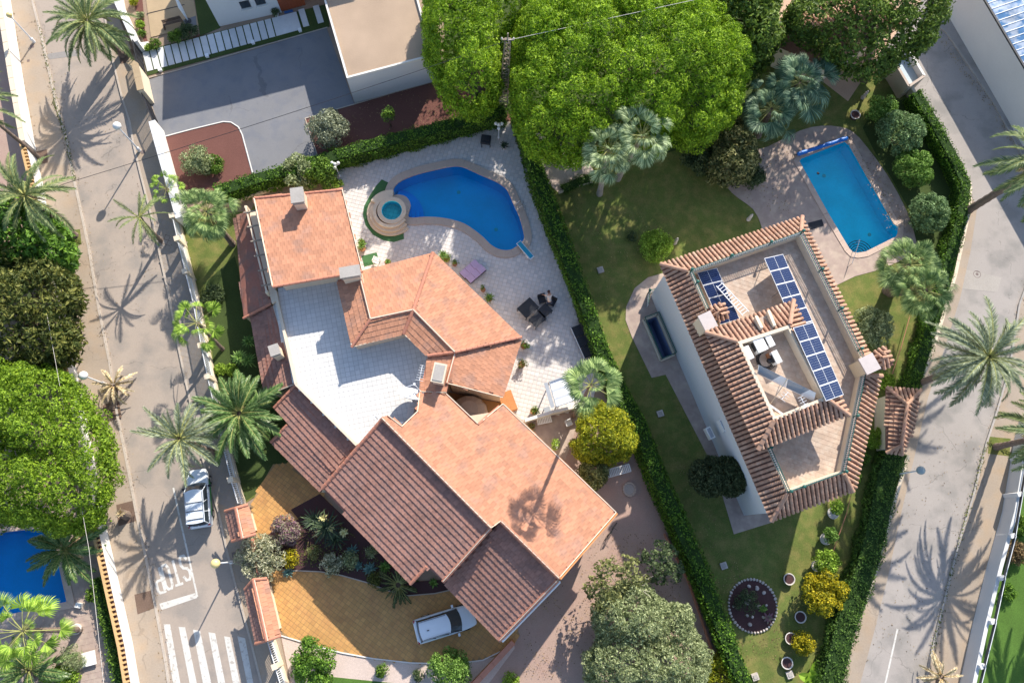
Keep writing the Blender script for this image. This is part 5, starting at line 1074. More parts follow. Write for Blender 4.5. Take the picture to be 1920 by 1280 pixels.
def toothed(lab, pts, mat=MAT['orange_wall']):
    t, ps = wall('garden_wall', lab, pts, .34, 1.55, MAT['white_wall'])
    for a, b in zip(ps[:-1], ps[1:]):
        L = np.linalg.norm(b-a); d = (b-a)/L; n = np.array([-d[1], d[0], 0]); n = n if n[0] > 0 else -n; m = int(L/.33)
        MB().bar(a+[0, 0, 1.72]-n*.12, b+[0, 0, 1.72]-n*.12, .16, .34).build('wall_cap', mat, t)
        MB().bar(a+[0, 0, 1.60]+n*.06, b+[0, 0, 1.60]+n*.06, .22, .10).build('ledge', MAT['mulch'], t)
        for k in range(m): q = a+d*(k+.5)*L/m; MB().box((q+n*.07)[:2].tolist()+[1.74], (.24, .15, .22), math.atan2(n[1], n[0])).build('brick', mat, t)
    return t
toothed('short street wall with orange brick teeth behind the leaning thin palm', [(64, 288), (78, 345), (88, 400)])
toothed('street wall with orange brick teeth between the dark cypress and the bright pine', [(128, 630), (142, 700), (156, 765)])
toothed('long street wall with orange brick teeth beside the blue pool at the left', [(196, 985), (222, 1100), (246, 1205), (262, 1300)])
wall('garden_wall', 'cream street wall half hidden behind the left trees', [(88, 402), (108, 520), (127, 628)], .3, 1.7, MAT['white_wall'], MAT['cream_trim'])
wall('garden_wall', 'cream street wall under the bright pine at the left', [(157, 768), (178, 880), (195, 983)], .3, 1.7, MAT['white_wall'], MAT['cream_trim'])
# neighbour's white wall, pillars and black gate
wall('garden_wall', 'bright white wall with flat top below the black gate', [(302, 248), (322, 320), (352, 425)], .55, 1.9, MAT['white_wall'], MAT['white_plaster'], .0)
wall('garden_wall', 'white street wall beside the big palm at the top left', [(216, -60), (232, 20), (262, 85), (268, 98)], .4, 1.5, MAT['white_wall'], MAT['white_plaster'])
o, _ = wall('gate_pillar', 'thick sandy stone pier between the two black gates', [(262, 142), (275, 150), (285, 196)], .45, 2.3, MAT['cream_wall'], MAT['sand'], .12, cat='gate pier')
def bargate(lab, a, b, h, n=26, post=True, name='gate'):
    a = P(*a, 0); b = P(*b, 0); t = thing(name, lab, 'gate', (*((a+b)/2)[:2], 0)); mb = MB(); mb.bar(a+[0, 0, .12], b+[0, 0, .12], .06, .1); mb.bar(a+[0, 0, h], b+[0, 0, h], .07, .1); mb.build('frame', MAT['dark_metal'], t)
    for i in range(n): q = a+(b-a)*(i+.5)/n; MB().bar(q+[0, 0, .12], q+[0, 0, h], .035).build('bar', MAT['dark_metal'], t)
    for i in range(5): q = a+(b-a)*i/4; MB().bar(q+[0, 0, .05], q+[0, 0, h+.06], .08).build('stile', MAT['dark_metal'], t)
    MB().bar(a+[-.6, 0, .02], b+[-.6, 0, .02], .04).build('track', MAT['dark_metal'], t) if False else None
    c = b; MB().box((c[0]+.1, c[1]-.2, .35), (.28, .4, .5), .2).build('motor_box', MAT['dark_metal'], t); return t
bargate('long black sliding gate of vertical bars in front of the grey driveway', (272, 170), (303, 247), 1.9, 40)
bargate('short black pedestrian gate between the white wall and the stone pier', (266, 100), (275, 146), 1.9, 18)
# white picket fence on a low cream wall along the left street, in sections between piers
def picket(lab, a, b, group='white fence sections along the left street'):
    a = P(*a, .1); b = P(*b, .1); L = np.linalg.norm(b-a); d = (b-a)/L; n = np.array([-d[1], d[0], 0]); t = thing('fence', lab, 'fence', (*((a+b)/2)[:2], .1), group)
    MB().bar(a+[0, 0, .22], b+[0, 0, .22], .26, .5).build('base_wall', MAT['cream_wall'], t); MB().bar(a+[0, 0, .49], b+[0, 0, .49], .32, .05).build('coping', MAT['cream_trim'], t)
    mb = MB(); mb.bar(a+[0, 0, 1.72], b+[0, 0, 1.72], .05, .06); mb.bar(a+[0, 0, .62], b+[0, 0, .62], .05, .05); mb.build('rail', MAT['white_metal'], t)
    k = int(L/.15)
    mb = MB(); mb.bar((0, 0, .52), (0, 0, 1.80), .045); me = mb.mesh('picket', MAT['white_metal']); O = org(t)
    for i in range(k): q = a+d*(i+.5)*L/k-O; link('picket', me, t, (q[0], q[1], 0.0+.1-O[2]))
    MB().box((a[0], a[1], 1.0), (.34, .34, 1.9), math.atan2(d[1], d[0])).build('pier', MAT['cream_wall'], t); MB().box((a[0], a[1], 1.98), (.42, .42, .08), math.atan2(d[1], d[0])).build('pier_cap', MAT['cream_trim'], t)
FS = [((338, 420), (347, 460)), ((347, 462), (362, 520)), ((362, 522), (377, 580)), ((377, 582), (391, 655)), ((391, 657), (403, 712)), ((403, 714), (418, 780)), ((418, 782), (432, 840)), ((432, 842), (446, 900)), ((446, 902), (459, 945))]
wh = ['topmost, beside the tree pit of the small palm', 'beside the large pale fan palm', 'beside the lawn with the palm shadows', 'under the bright fan palm', 'next to the spiky green rosettes', 'behind the lower rosettes', 'under the glossy big palm', 'beside the white and green van', 'ending at the first tiled gate roof']
for (a, b), l_ in zip(FS, wh): picket('white picket fence section, '+l_, a, b)
for (a, b), l_ in zip([((512, 1192), (527, 1240)), ((527, 1242), (545, 1300))], ['just below the long tiled gate roof', 'at the bottom edge of the picture']): picket('white picket fence section, '+l_, a, b)
wall('garden_wall', 'low dark thin wall line between the two tiled gate roofs', [(482, 1010), (497, 1075)], .25, 1.4, MAT['wood_orange'], MAT['terra_cap'])
# tiled gate canopies
def canopy_gate(lab, L0, L1, R0, R1, D0, D1, zl=2.3, zr=2.95, zd=2.5):
    a0, a1, r0, r1, d0, d1 = P(*L0, zl), P(*L1, zl), P(*R0, zr), P(*R1, zr), P(*D0, zd), P(*D1, zd); c = (r0+r1)/2; t = thing('gate_canopy', lab, 'gate roof', (c[0], c[1], 0))
    sl, sr = [a0, r0, r1, a1], [r0, d0, d1, r1]
    roof_deck(t, sl, MAT['terracotta_shade'], .12, -.02); roof_deck(t, sr, MAT['terracotta'], .12, -.02); roof_tiles(t, [sl], 'flatd', MAT['tcd'], 150); roof_tiles(t, [sr], 'flat', MAT['tc'], 150)
    cap_line(t, r0, r1, MAT['terra_cap'], .14, lift=.06); MB().bar(r0+[.12, 0, .12], r1+[.12, 0, .12], .06).build('ridge_strip', MAT['cream_trim'], t)
    for p, q, r in ((a0, r0, d0), (a1, r1, d1)): cap_line(t, p, q, MAT['terra_cap'], .12, 'verge_cap'); cap_line(t, r, q, MAT['terra_cap'], .12, 'verge_cap')
    MB().prism(inset([a0[:2], d0[:2], d1[:2], a1[:2]], .45), .0, 2.2).build('wall', MAT['cream_wall'], t); return t
canopy_gate('short tiled gate roof beside the van', (423, 958), (436, 1014), (442, 952), (454, 1008), (464, 946), (479, 1001))
canopy_gate('long tiled gate roof left of the ochre driveway', (460, 1104), (480, 1206), (475, 1086), (500, 1200), (500, 1084), (526, 1191))
# yard walls on the east side of villa 1
wall('garden_wall', 'low white wall closing the pool deck beside the canopy', [(983, 792), (1035, 776), (1096, 762)], .2, 1.2, MAT['white_wall'], MAT['white_wall'], .04)
wall('garden_wall', 'long low brown wall between the gravel yard and the car driveway', [(962, 1200), (925, 1240), (880, 1288), (860, 1310)], .35, 1.0, MAT['wood_orange'], MAT['terra_cap'], .05)
wall('garden_wall', 'thin rose kerb wall at the foot of the long hedge', [(1245, 1000), (1290, 1090), (1345, 1250), (1360, 1300)], .12, .35, MAT['terra_cap'])
wall('garden_wall', 'thin cream kerb along the soil behind the north-west roof', [(410, 392), (470, 372), (545, 345)], .12, .5, MAT['cream_trim'])
sheet('terrace', [(985, 794), (1095, 768), (1080, 800), (1072, 830), (1060, 862), (1030, 850)], .05, MAT['patio'])
wall('garden_wall', 'low garden kerb behind the two fan palms on the shaded lawn', [(1047, 363), (1075, 352), (1112, 342)], .12, .3, MAT['cream_trim'])
# right boundary wall of the solar house, with caps
wall('garden_wall', 'low rendered wall with square caps between the hedge and the right street, upper part', [(1696, 168), (1750, 260), (1808, 355)], .22, .9, MAT['cream_wall'], MAT['cream_trim'], .06)
wall('garden_wall', 'low rendered wall with square caps beside the right street, middle part', [(1808, 358), (1806, 400), (1780, 520), (1750, 620), (1712, 728)], .22, .9, MAT['cream_wall'], MAT['cream_trim'], .06)
wall('garden_wall', 'low rendered wall beside the right street, below the tiled gate roof', [(1692, 855), (1660, 960), (1628, 1080), (1592, 1180), (1560, 1290)], .22, .9, MAT['cream_wall'], MAT['cream_trim'], .06)
for i, (a, b) in enumerate(((1708, 160), (1744, 222), (1778, 284), (1811, 350), (1728, 662), (1655, 960+32-76), (1632, 1003), (1608, 1090), (1580, 1182))):
    c = P(a, b, 1.1); o = MB().box((c[0], c[1], .56), (.34, .34, 1.12), .3); o.box((c[0], c[1], 1.14), (.46, .46, .07), .3); tag(o.build('wall_pier', MAT['white_wall']), 'pale square pier of the hedge wall, ' + ['by the white bin enclosure', 'beside the second round bush', 'beside the third round bush', 'at the bend by the leaning trunk', 'beside the shadowed hedge above the gate roof', 'just above the dark lamp cover', 'level with the upper potted shrubs', 'beside the dark tree pit', 'level with the small yellow shrub'][i], 'wall pier', 'square piers of the hedge wall on the right street')
# white wall with piers, far right bottom
t, ps = wall('garden_wall', 'tall white wall with square piers and openings along the lower right edge', [(1912, 790), (1904, 819), (1880, 960), (1852, 1061), (1825, 1170), (1801, 1280), (1790, 1330)], .28, 1.7, MAT['white_plaster'], None)
for i, (a, b) in enumerate(((1925, 855), (1913, 926), (1900, 1004), (1880, 1083), (1863, 1165), (1843, 1249), (1824, 1330))):
    c = P(a, b, 2.0); MB().box((c[0], c[1], 1.0), (.40, .32, 2.0), .3).build('pier', MAT['white_plaster'], t)
    if i: q = P(*pp, 1.95); MB().bar((c[0]+.12, c[1], 2.12), (q[0]+.12, q[1], 2.12), .04, .04).build('infill_rail', MAT['white_metal'], t); mb = MB(); mb.bar((c[0]+.12, c[1], 1.95), (q[0]+.12, q[1], 1.95), .05, .3); mb.build('dark_infill', MAT['dark_metal'], t)
    pp = (a, b)
# bin enclosure / white block by the top right road
t = thing('bin_enclosure', 'small white enclosure with pink tiled coping at the bend of the upper right street', 'enclosure', P(1685, 160, 0))
q = [P(*c, 0)[:2] for c in ((1654, 133), (1684, 118), (1712, 165), (1684, 184))]; MB().prism(q, 0, 1.35).build('block', M('pale_blue', (.42, .50, .54), .05), t)
for i in range(4): a, b = q[i], q[(i+1) % 4]; MB().bar((*a, 1.0), (*b, 1.0), .22, 2.0).build('wall', MAT['coping'] if i in (2, 3) else MAT['white_wall'], t)
# ================================================================== neighbour buildings
mh = thing('modern_house', 'modern white house block with flat brown gravel roof', 'house', (*P(720, 60, 0)[:2], 0))
q = [P(*c, 3.95) for c in ((605, -10), (650, 147), (812, 104), (790, 20), (778, -60), (590, -60))]; q = [P(*c, 3.95) for c in ((590, -60), (650, 147), (813, 104), (768, -60))]
MB().prism([p[:2] for p in q], 0, 3.7).build('wall', MAT['white_plaster'], mh); MB().prism(inset([p[:2] for p in q], .2), 3.7, 3.75).build('gravel_roof', MAT['roof_gravel'], mh); parapet(mh, [p[:2] for p in q], 3.7, 3.96, .16, MAT['white_wall'])
c = P(739, 140, 2.0); MB().tube([c+[0, -.05, 0], c+[0, -.2, 0]], .08, 8).build('vent', MAT['dark_metal'], mh); 
wh_ = thing('modern_house', 'plain white house front with two square windows and a brown timber door', 'house', (*P(490, 20, 0)[:2], 0))
# wing set back to the north; its south wall seen from above
base = [P(413, 52, 0), P(436, 48, 0), P(528, 24, 0)]; 
MB().prism([P(*c, 0)[:2] for c in ((528, 24), (720, -24), (700, -200), (520, -180))], 2.7, 7.0).build('upper_storey', MAT['white_plaster'], wh_)
MB().prism([p[:2] for p in (P(412, 50, 0), P(528, 24, 0), P(523, -60, 0)+[0, 6, 0], P(402, -40, 0)+[0, 6, 0])], 0, 7.0).build('wall', MAT['white_plaster'], wh_)
for i, (a, b) in enumerate(((467, 17), (491, 10))):
    q0, q1 = P(412, 50, 0), P(528, 24, 0); d = (q1-q0)/np.linalg.norm(q1-q0); f = .52+.235*i; c = q0+(q1-q0)*f; nrm = np.array([d[1], -d[0], 0]); c = c+nrm*.02+[0, 0, 2.1]; ang = math.atan2(d[1], d[0])
    wn = MB().box(c+nrm*.0, (.85, .06, .85), ang).build('window', MAT['dark_metal'], wh_); MB().box(c+nrm*.035, (.7, .02, .7), ang).build('pane', MAT['glass'], wn); MB().box(c+nrm*.1-[0, 0, .5], (1.0, .22, .06), ang).build('sill', MAT['white_wall'], wh_)
db = P(548, 12, 0); dr = MB().prism([P(*c, 0)[:2] for c in ((524, 21), (572, 8), (566, -20), (515, -5))], 0, 2.4).build('porch_front', MAT['wood_red'], wh_)
q0, q1 = P(524, 22, 0), P(573, 9, 0)
for i in range(9): p = q0+(q1-q0)*(i+.5)/9; d = (q1-q0)/np.linalg.norm(q1-q0); MB().box(p+np.array([d[1], -d[0], 0])*.05+[0, 0, 1.2], (np.linalg.norm(q1-q0)/9-.02, .06, 2.3), math.atan2(d[1], d[0])).build('board', MAT['wood_red'], wh_)
tag(MB().slab(W([(532, 22), (548, 18), (550, 22), (534, 26)], .12), .03).build('doormat', M('mat_blue', (.05, .12, .30), .1)), 'blue doormat before the brown timber door', 'mat')
c = P(516, 22, .7); t = bush('potted_ball', 'clipped round shrub in a pot by the white house front', 'plant', 516, 22, .38, .95, MAT['dkbush'], .05, 500, pot=(.25, .4, MAT['white_pot']))
# top right industrial building with glazed metal roof
bb = thing('warehouse', 'grey rendered building with ribbed blue metal and glass roof in the top right corner', 'building', (*P(1880, 60, 0)[:2], 0))
q = [P(*c, 5.0) for c in ((1840, -10), (1925, 133), (2100, 430), (2300, 300), (2050, -120), (1800, -80))]; q = [P(*c, 4.4) for c in ((1798, -80), (1840, -8), (1925, 136), (2080, 400), (2300, 280), (2060, -140))]
MB().prism([p[:2] for p in q], 0, 4.3).build('wall', MAT['white_plaster'], bb); MB().prism(inset([p[:2] for p in q], .25), 4.3, 4.36).build('roof_sheet', M('roof_metal', (.10, .22, .38), .10, 2, .3, .5, rough=.12, metal=.6, col2=(.45, .5, .55), c2=(.42, .55)), bb)
parapet(bb, [p[:2] for p in q], 4.3, 4.45, .15, MAT['dark_metal'])
for i in range(16):
    f = i*.62; d = (q[2]-q[1])/np.linalg.norm(q[2]-q[1]); n_ = np.array([d[1], -d[0], 0]); n_ = n_ if n_[0] > 0 else -n_; p = q[1]+d*(f-1)+n_*.2; MB().bar(p+[0, 0, .0], p+n_*7.+[0, 0, .0], .06, .06).build('roof_rib', MAT['white_metal'], bb)
# tiled house half hidden under the pines, top middle-right
th = thing('tiled_house', 'old house with barrel-tiled roof half hidden below the dark pines', 'house', (*P(1500, 80, 0)[:2], 0))
q = [P(*c, 3.6) for c in ((1440, 78), (1490, 20), (1640, -20), (1700, 40), (1560, 128))]; rr = P(1500, 60, 4.9), P(1620, 30, 4.9)
fs = [[q[0], q[4], rr[1], rr[0]], [q[0], rr[0], q[1]], [q[1], rr[0], rr[1], q[2]], [q[2], rr[1], q[3]], [q[3], rr[1], q[4]]]
for f_ in fs: roof_deck(th, f_, MAT['tile_bed_shade'], .15, -.03)
roof_tiles(th, fs, 'barrel', MAT['tb'], 120); MB().prism(inset([p[:2] for p in q], .5), 0, 3.5).build('wall', MAT['cream_wall'], th); cap_line(th, *rr, MAT['barrel_cap'], .17)
t2 = thing('tiled_house', 'tiled roof corner showing between the two big pines at the top', 'house', (*P(1030, -10, 0)[:2], 0)); q = [P(*c, 4.0) for c in ((985, 22), (1100, -5), (1100, -60), (980, -50))]
q[2][2] = 5.2; q[3][2] = 5.2; roof_deck(t2, q, MAT['tile_bed_shade'], .15, -.03); roof_tiles(t2, [q], 'barrel', MAT['tb'], 100); MB().prism(inset([p[:2] for p in q], .4), 0, 3.9).build('wall', MAT['cream_wall'], t2)
# ================================================================== frond meshes shared by every palm of a kind
FR = {}
def mk_fr(k, leafmat, L, ll, nl, wd, droops, vee=.35, dry=False):
    FR[k] = [frond_mesh('frond', L, d, nl, ll, wd, [MAT[leafmat], MAT['rachis_dry' if dry else 'rachis']], vee, curl=c) for d, c in droops]
mk_fr('phx', 'phx', 3.5, .52, 42, .075, ((.55, .1), (.9, -.25), (1.3, .3), (.75, -.35), (1.5, .1)))
mk_fr('phx_grey', 'phx_grey', 3.2, .50, 40, .07, ((.5, -.15), (.8, .3), (1.2, -.3), (1.5, .2)))
mk_fr('phx_gloss', 'phx_gloss', 3.3, .62, 46, .10, ((.5, .1), (.8, -.1), (1.1, .1)), .15)
mk_fr('phx_sparse', 'phx', 2.6, .42, 32, .06, ((.5, .1), (.9, -.2)))
mk_fr('dry', 'drypalm', 1.7, .3, 26, .06, ((.3, .1), (.9, -.2), (1.4, .2)), dry=True)
mk_fr('cycad', 'topiary', 1.3, .22, 30, .05, ((.4, 0), (.8, .1)), .2)
mk_fr('areca', 'fan_bright', 1.3, .4, 18, .07, ((.8, .1), (1.3, -.1)))
FR['fan'] = [fan_mesh('fan_leaf', p, r, 24, [MAT['fan'], MAT['rachis']], d, s, cu) for p, r, d, s, cu in ((1.45, .95, .15, 1.5, .5), (1.1, 1.0, .45, 1.7, .25), (1.6, .85, .7, 1.3, .15), (1.25, 1.0, .3, 1.2, .8), (.8, 1.0, .5, 1.5, .3))]
FR['fan_bright'] = [fan_mesh('fan_leaf', p, r, 22, [MAT['fan_bright'], MAT['rachis']], d, s, cu) for p, r, d, s, cu in ((1.5, .75, .1, 2.0, .5), (1.25, .85, .35, 1.6, .9), (1.7, .7, .5, 1.7, .2), (1.35, .8, .7, 1.4, .1))]
FR['fan_wide'] = [fan_mesh('fan_leaf', p, r, 22, [MAT['fan'], MAT['rachis']], d, s, cu) for p, r, d, s, cu in ((1.2, 1.15, .2, 1.7, .3), (1.0, 1.2, .5, 1.4, .5), (1.4, 1.1, .7, 1.2, .2))]
FR['fan_pale'] = [fan_mesh('fan_leaf', p, r, 24, [MAT['fan_pale'], MAT['rachis']], d, s, cu) for p, r, d, s, cu in ((1.45, .95, .15, 1.5, .5), (1.1, 1.0, .45, 1.7, .25), (1.6, .85, .7, 1.3, .15), (1.25, 1.0, .3, 1.2, .8), (.8, 1.0, .5, 1.5, .3))]
FR['fan_blue'] = [fan_mesh('fan_leaf', p, r, 24, [MAT['fan_blue'], MAT['rachis']], d, s, cu) for p, r, d, s, cu in ((1.5, 1.2, .15, 1.3, .7), (1.1, 1.25, .45, 1.6, .2), (1.8, 1.0, .6, 1.1, .5), (.9, 1.3, .3, 1.4, .3))]
def ptag(o): return o
palm('palm_tree', 'large date palm over the upper left street with a big feathery crown', 'phx', (232, 104), (165, 42), 5.2, None, 64, 1.05, .3, .26, emin=-45)
palm('palm_tree', 'date palm with long arching fronds leaning over the left wall', 'phx', (143, 443), (47, 368), 6.5, None, 34, 1.05, .24, .2, emin=-30)
palm('palm_tree', 'small sparse palm with a thin curved trunk in the left street', 'phx_sparse', (303, 453), (261, 408), 4.5, None, 15, .9, .16, .11, emax=60, emin=-25)
palm('palm_tree', 'glossy green palm with stiff fronds over the white fence', 'phx_gloss', (470, 800), (449, 775), 3.2, None, 52, 1.0, .35, .3, emax=70, emin=-30)
palm('palm_tree', 'grey green date palm above the parked van', 'phx_grey', (402, 850), (337, 822), 5.6, None, 40, .95, .25, .2, emin=-35)
palm('palm_tree', 'very tall date palm with a wide crown over the right street', 'phx_grey', (1712, 722), (1852, 670), 10.2, None, 60, 1.22, .27, .22, emax=65, emin=-42)
palm('palm_tree', 'tall palm with its thick trunk leaning out of the picture at the right bend', 'phx', (1803, 402), (1968, 300), 12.5, None, 46, 1.2, .33, .25, emin=-40)
palm('palm_tree', 'tall palm of the right pavement with its crown cut by the right edge', 'phx', (1866, 838), (1985, 812), 8.4, None, 50, 1.1, .25, .2, emin=-40)
palm('palm_tree', 'thin palm leaning out of the picture over the upper left wall', 'phx', (74, 296), (-52, 192), 7.5, None, 30, .9, .16, .13, emin=-35)
palm('palm_tree', 'dark palm in the shade of the bright pine beside the blue pool', 'phx_gloss', (128, 1045), (122, 1030), 2.0, None, 34, .85, .25, .2, emin=-20)
palm('palm_tree', 'dried out palm with straw coloured fronds by the left kerb', 'dry', (212, 765), (214, 722), 1.2, None, 24, .95, .28, .25, emax=70, emin=-50)
palm('palm_tree', 'dry palm top at the bottom edge of the right street', 'dry', (1762, 1290), (1764, 1268), 1.5, None, 22, .9, .28, .25, emax=70, emin=-40)
palm('fan_palm', 'small fan palm beside the white wall at the top of the fence', 'fan_bright', (318, 366), (312, 354), 2.6, None, 16, .62, .15, .12, emin=-30)
palm('fan_palm', 'big pale fan palm between the lawn and the white fence', 'fan', (437, 458), (388, 398), 4.6, None, 44, .98, .25, .2, emin=-55)
palm('fan_palm', 'bright green fan palm with broad open leaves over the fence', 'fan_bright', (418, 655), (370, 606), 4.4, None, 17, .98, .15, .13, emax=70, emin=-40)
palm('fan_palm', 'tall fan palm beside the white canopy, its shadow on the orange roof', 'fan_wide', (1075, 780), (1108, 722), 12.0, None, 20, .8, .15, .13, emax=60, emin=-15)
palm('fan_palm', 'left of the two pale fan palms in front of the big pine', 'fan_pale', (1124, 364), (1140, 283), 8.4, None, 36, 1.0, .24, .2, MAT['palm_trunk_pale'], emin=-50)
palm('fan_palm', 'right of the two pale fan palms in front of the big pine', 'fan_pale', (1158, 336), (1203, 256), 9.3, None, 36, 1.02, .24, .2, MAT['palm_trunk_pale'], emin=-50)
palm('fan_palm', 'blue green fan palm in the shade beside the big pine, upper one', 'fan_blue', (1455, 245), (1500, 156), 7.0, None, 42, 1.05, .28, .24, emin=-55)
palm('fan_palm', 'blue green fan palm in the shade beside the big pine, lower left one', 'fan_blue', (1420, 255), (1446, 205), 5.6, None, 36, .95, .28, .24, emin=-55)
palm('fan_palm', 'upper of two fan palms between the turquoise pool and the right street', 'fan', (1665, 545), (1702, 498), 5.2, None, 44, .95, .42, .3, emin=-55)
palm('fan_palm', 'lower of two fan palms between the turquoise pool and the right street', 'fan', (1668, 548), (1735, 545), 5.6, None, 44, .92, .35, .28, emin=-55)
palm('fan_palm', 'yellow green fan palm with windblown leaves at the lower left corner', 'fan_bright', (150, 1180), (45, 1182), 7.2, None, 24, 1.15, .22, .15, emax=70, emin=-35)
palm('palm_tree', 'palm behind the white wall, just outside the lower right edge', 'phx', (2010, 1140), (2025, 1130), 5.5, None, 40, 1.0, .25, .2, emin=-35)
bush('shrub', 'dry brownish shrub behind the lower right white wall, upper one', 'shrub', 1905, 1035, .9, 1.2, MAT['litter'], .08, 300, rag=.2); bush('shrub', 'leafy green shrub behind the lower right white wall, topmost', 'shrub', 1917, 985, .8, 1.1, MAT['bushg'], .08, 300, rag=.2); bush('shrub', 'green shrub behind the lower right white wall, by the lawn edge', 'shrub', 1892, 1110, .6, .8, MAT['green_left'], .07, 320, rag=.2)
# cut stump palm in its pit
c = P(236, 962, .2); t = thing('palm_stump', 'cut palm stump sprouting in the square tree pit', 'palm stump', P(238, 966, .13)); MB().tube([P(238, 966, .1), c+[0, 0, .9]], [.38, .3], 12).build('trunk', MAT['palm_trunk'], t); mb = MB(); mb_rosette(mb, c+np.array([0, 0, .85]), .5, 22, .06, 80, 20, .3); mb.build('leaves', MAT['drypalm'], t)
# ================================================================== trees
BK = MAT['bark']
canopy('pine_tree', 'large rounded pine left of the lattice mast', 'tree', [(800, 62), (796, 20), (806, -30), (880, -70), (985, -60), (995, 10), (962, 40), (940, 80), (934, 120), (934, 165), (918, 188), (890, 198), (855, 190), (830, 165), (812, 120), (797, 92)], 6.4, 10.2, MAT['pine'], (905, 170), BK, .10, .58, .70, 270, zlow=4.2, rough=.45, clus=2.4, cdep=1.4, asp=.36)
canopy('pine_tree', 'huge rounded umbrella pine filling the top centre', 'tree', [(968, 85), (985, 30), (1040, 5), (1130, -25), (1230, -25), (1310, -10), (1345, 40), (1385, 75), (1398, 120), (1388, 190), (1362, 225), (1338, 245), (1300, 258), (1270, 240), (1250, 262), (1225, 272), (1180, 258), (1140, 262), (1090, 290), (1040, 282), (995, 270), (978, 235), (966, 190), (962, 140)], 7.2, 11.0, MAT['pine'], (1160, 270), BK, .10, .62, .74, 270, zlow=5.0, rough=.6, clus=2.7, cdep=1.7, asp=.36)
canopy('pine_tree', 'deep green pine behind the huge pine, cut by the top edge', 'tree', [(1330, -50), (1420, -60), (1462, -10), (1450, 30), (1470, 60), (1440, 95), (1400, 105), (1385, 70), (1345, 35), (1310, -5)], 8.0, 11.0, MAT['pine_dark'], (1400, 90), BK, .17, .7, .85, 95, zlow=3.4, holes=.08)
canopy('pine_tree', 'dark spreading pine over the bend of the upper right street', 'tree', [(1478, 30), (1500, -10), (1560, -50), (1680, -60), (1778, -40), (1765, 45), (1738, 85), (1700, 92), (1688, 112), (1650, 128), (1600, 126), (1560, 105), (1545, 75), (1510, 60)], 8.0, 11.2, MAT['pine_dark'], (1620, 150), BK, .14, .66, .86, 130, clus=2.4, cdep=.8, zlow=6.4, rough=.9, holes=.10)
canopy('pine_tree', 'bright yellow green pine at the left, above the blue pool', 'tree', [(-60, 700), (40, 686), (90, 690), (130, 715), (158, 750), (180, 790), (200, 850), (203, 900), (185, 950), (160, 985), (120, 1000), (60, 985), (0, 975), (-70, 990)], 4.6, 8.4, MAT['pine_left'], (60, 880), BK, .10, .56, .70, 270, zlow=3.0, rough=.5, clus=2.4, cdep=1.4, asp=.36)
canopy('pine_tree', 'mid green broad tree at the left edge beside the leaning date palm', 'tree', [(-60, 375), (20, 378), (65, 385), (100, 415), (118, 440), (125, 478), (100, 500), (40, 500), (-60, 500)], 4.0, 6.5, MAT['green_left'], (60, 470), BK, .19, .6, .72, 120, zlow=2.4, rough=.45)
canopy('cypress_tree', 'dark ragged cypress by the left street wall', 'tree', [(-60, 488), (0, 470), (60, 492), (110, 500), (130, 530), (137, 560), (120, 590), (130, 640), (110, 672), (60, 682), (-60, 690)], 4.2, 6.6, MAT['cypress'], (60, 620), BK, .21, .55, .72, 95, zlow=2.2, rough=.7, asp=.32, flat=.35, holes=.05)
canopy('olive_tree', 'large grey green olive-like tree at the bottom centre', 'tree', [(1120, 1140), (1160, 1100), (1210, 1098), (1240, 1130), (1290, 1140), (1300, 1190), (1325, 1220), (1318, 1275), (1270, 1320), (1180, 1330), (1110, 1290), (1105, 1230), (1128, 1200), (1118, 1170)], 3.2, 5.2, MAT['olive'], (1215, 1215), BK, .10, .42, .5, 330, clus=1.6, cdep=.7, holes=.06, zlow=1.8, rough=.4, asp=.34, flat=.35)
t = canopy('sparse_tree', 'thin half bare tree with yellowish leaves above the grey green tree', 'tree', [(1095, 1095), (1115, 1060), (1150, 1040), (1195, 1045), (1215, 1075), (1205, 1110), (1180, 1140), (1140, 1150), (1110, 1130)], 3.4, 4.6, MAT['sparse'], (1172, 1118), MAT['bark_pale'], .10, .30, .62, 240, zlow=2.8, second=False, holes=.25, r0=.14, rough=.4)
Ot = org(t); b0_ = P(1172, 1112, 0); cb = P(1178, 1100, 2.9); mb_ = None
for k in range(26):
    a = RNG.uniform(0, 6.28); r = RNG.uniform(1.0, 2.1); e = cb+np.array([math.cos(a)*r, math.sin(a)*r-.3, RNG.uniform(.3, 1.5)]); m_ = (cb+e)/2+np.array([RNG.normal(0, .1), RNG.normal(0, .1), .25]); MB().tube([cb+RNG.normal(0, .06, 3), m_, e], [.045, .028, .01], 5).build('branch', MAT['dead_wood'], t)
canopy('sparse_tree', 'loose dark shrubby tree between the thin tree and the long hedge', 'tree', [(1195, 1050), (1225, 1015), (1260, 1018), (1285, 1055), (1285, 1080), (1255, 1095), (1215, 1090)], 2.6, 3.6, MAT['dkbush'], (1245, 1070), MAT['bark_pale'], .10, .28, .5, 260, zlow=2.0, second=False, holes=.2, r0=.1)
canopy('yellow_tree', 'vivid yellow green tree beside the long hedge and the orange roof', 'tree', [(1085, 790), (1110, 768), (1140, 758), (1168, 770), (1185, 795), (1190, 830), (1178, 855), (1150, 865), (1120, 862), (1092, 860), (1078, 835), (1090, 812)], 2.8, 4.4, MAT['yellow'], (1128, 850), BK, .10, .42, .5, 300, zlow=1.6, rough=.4, asp=.4, r0=.14)
canopy('yellow_tree', 'small olive green shrub below the vivid yellow tree', 'shrub', [(1092, 868), (1118, 862), (1138, 878), (1132, 905), (1108, 912), (1094, 895)], 1.6, 2.4, MAT['sparse'], (1112, 895), BK, .09, .28, .38, 320, zlow=.8, rough=.2, r0=.08)
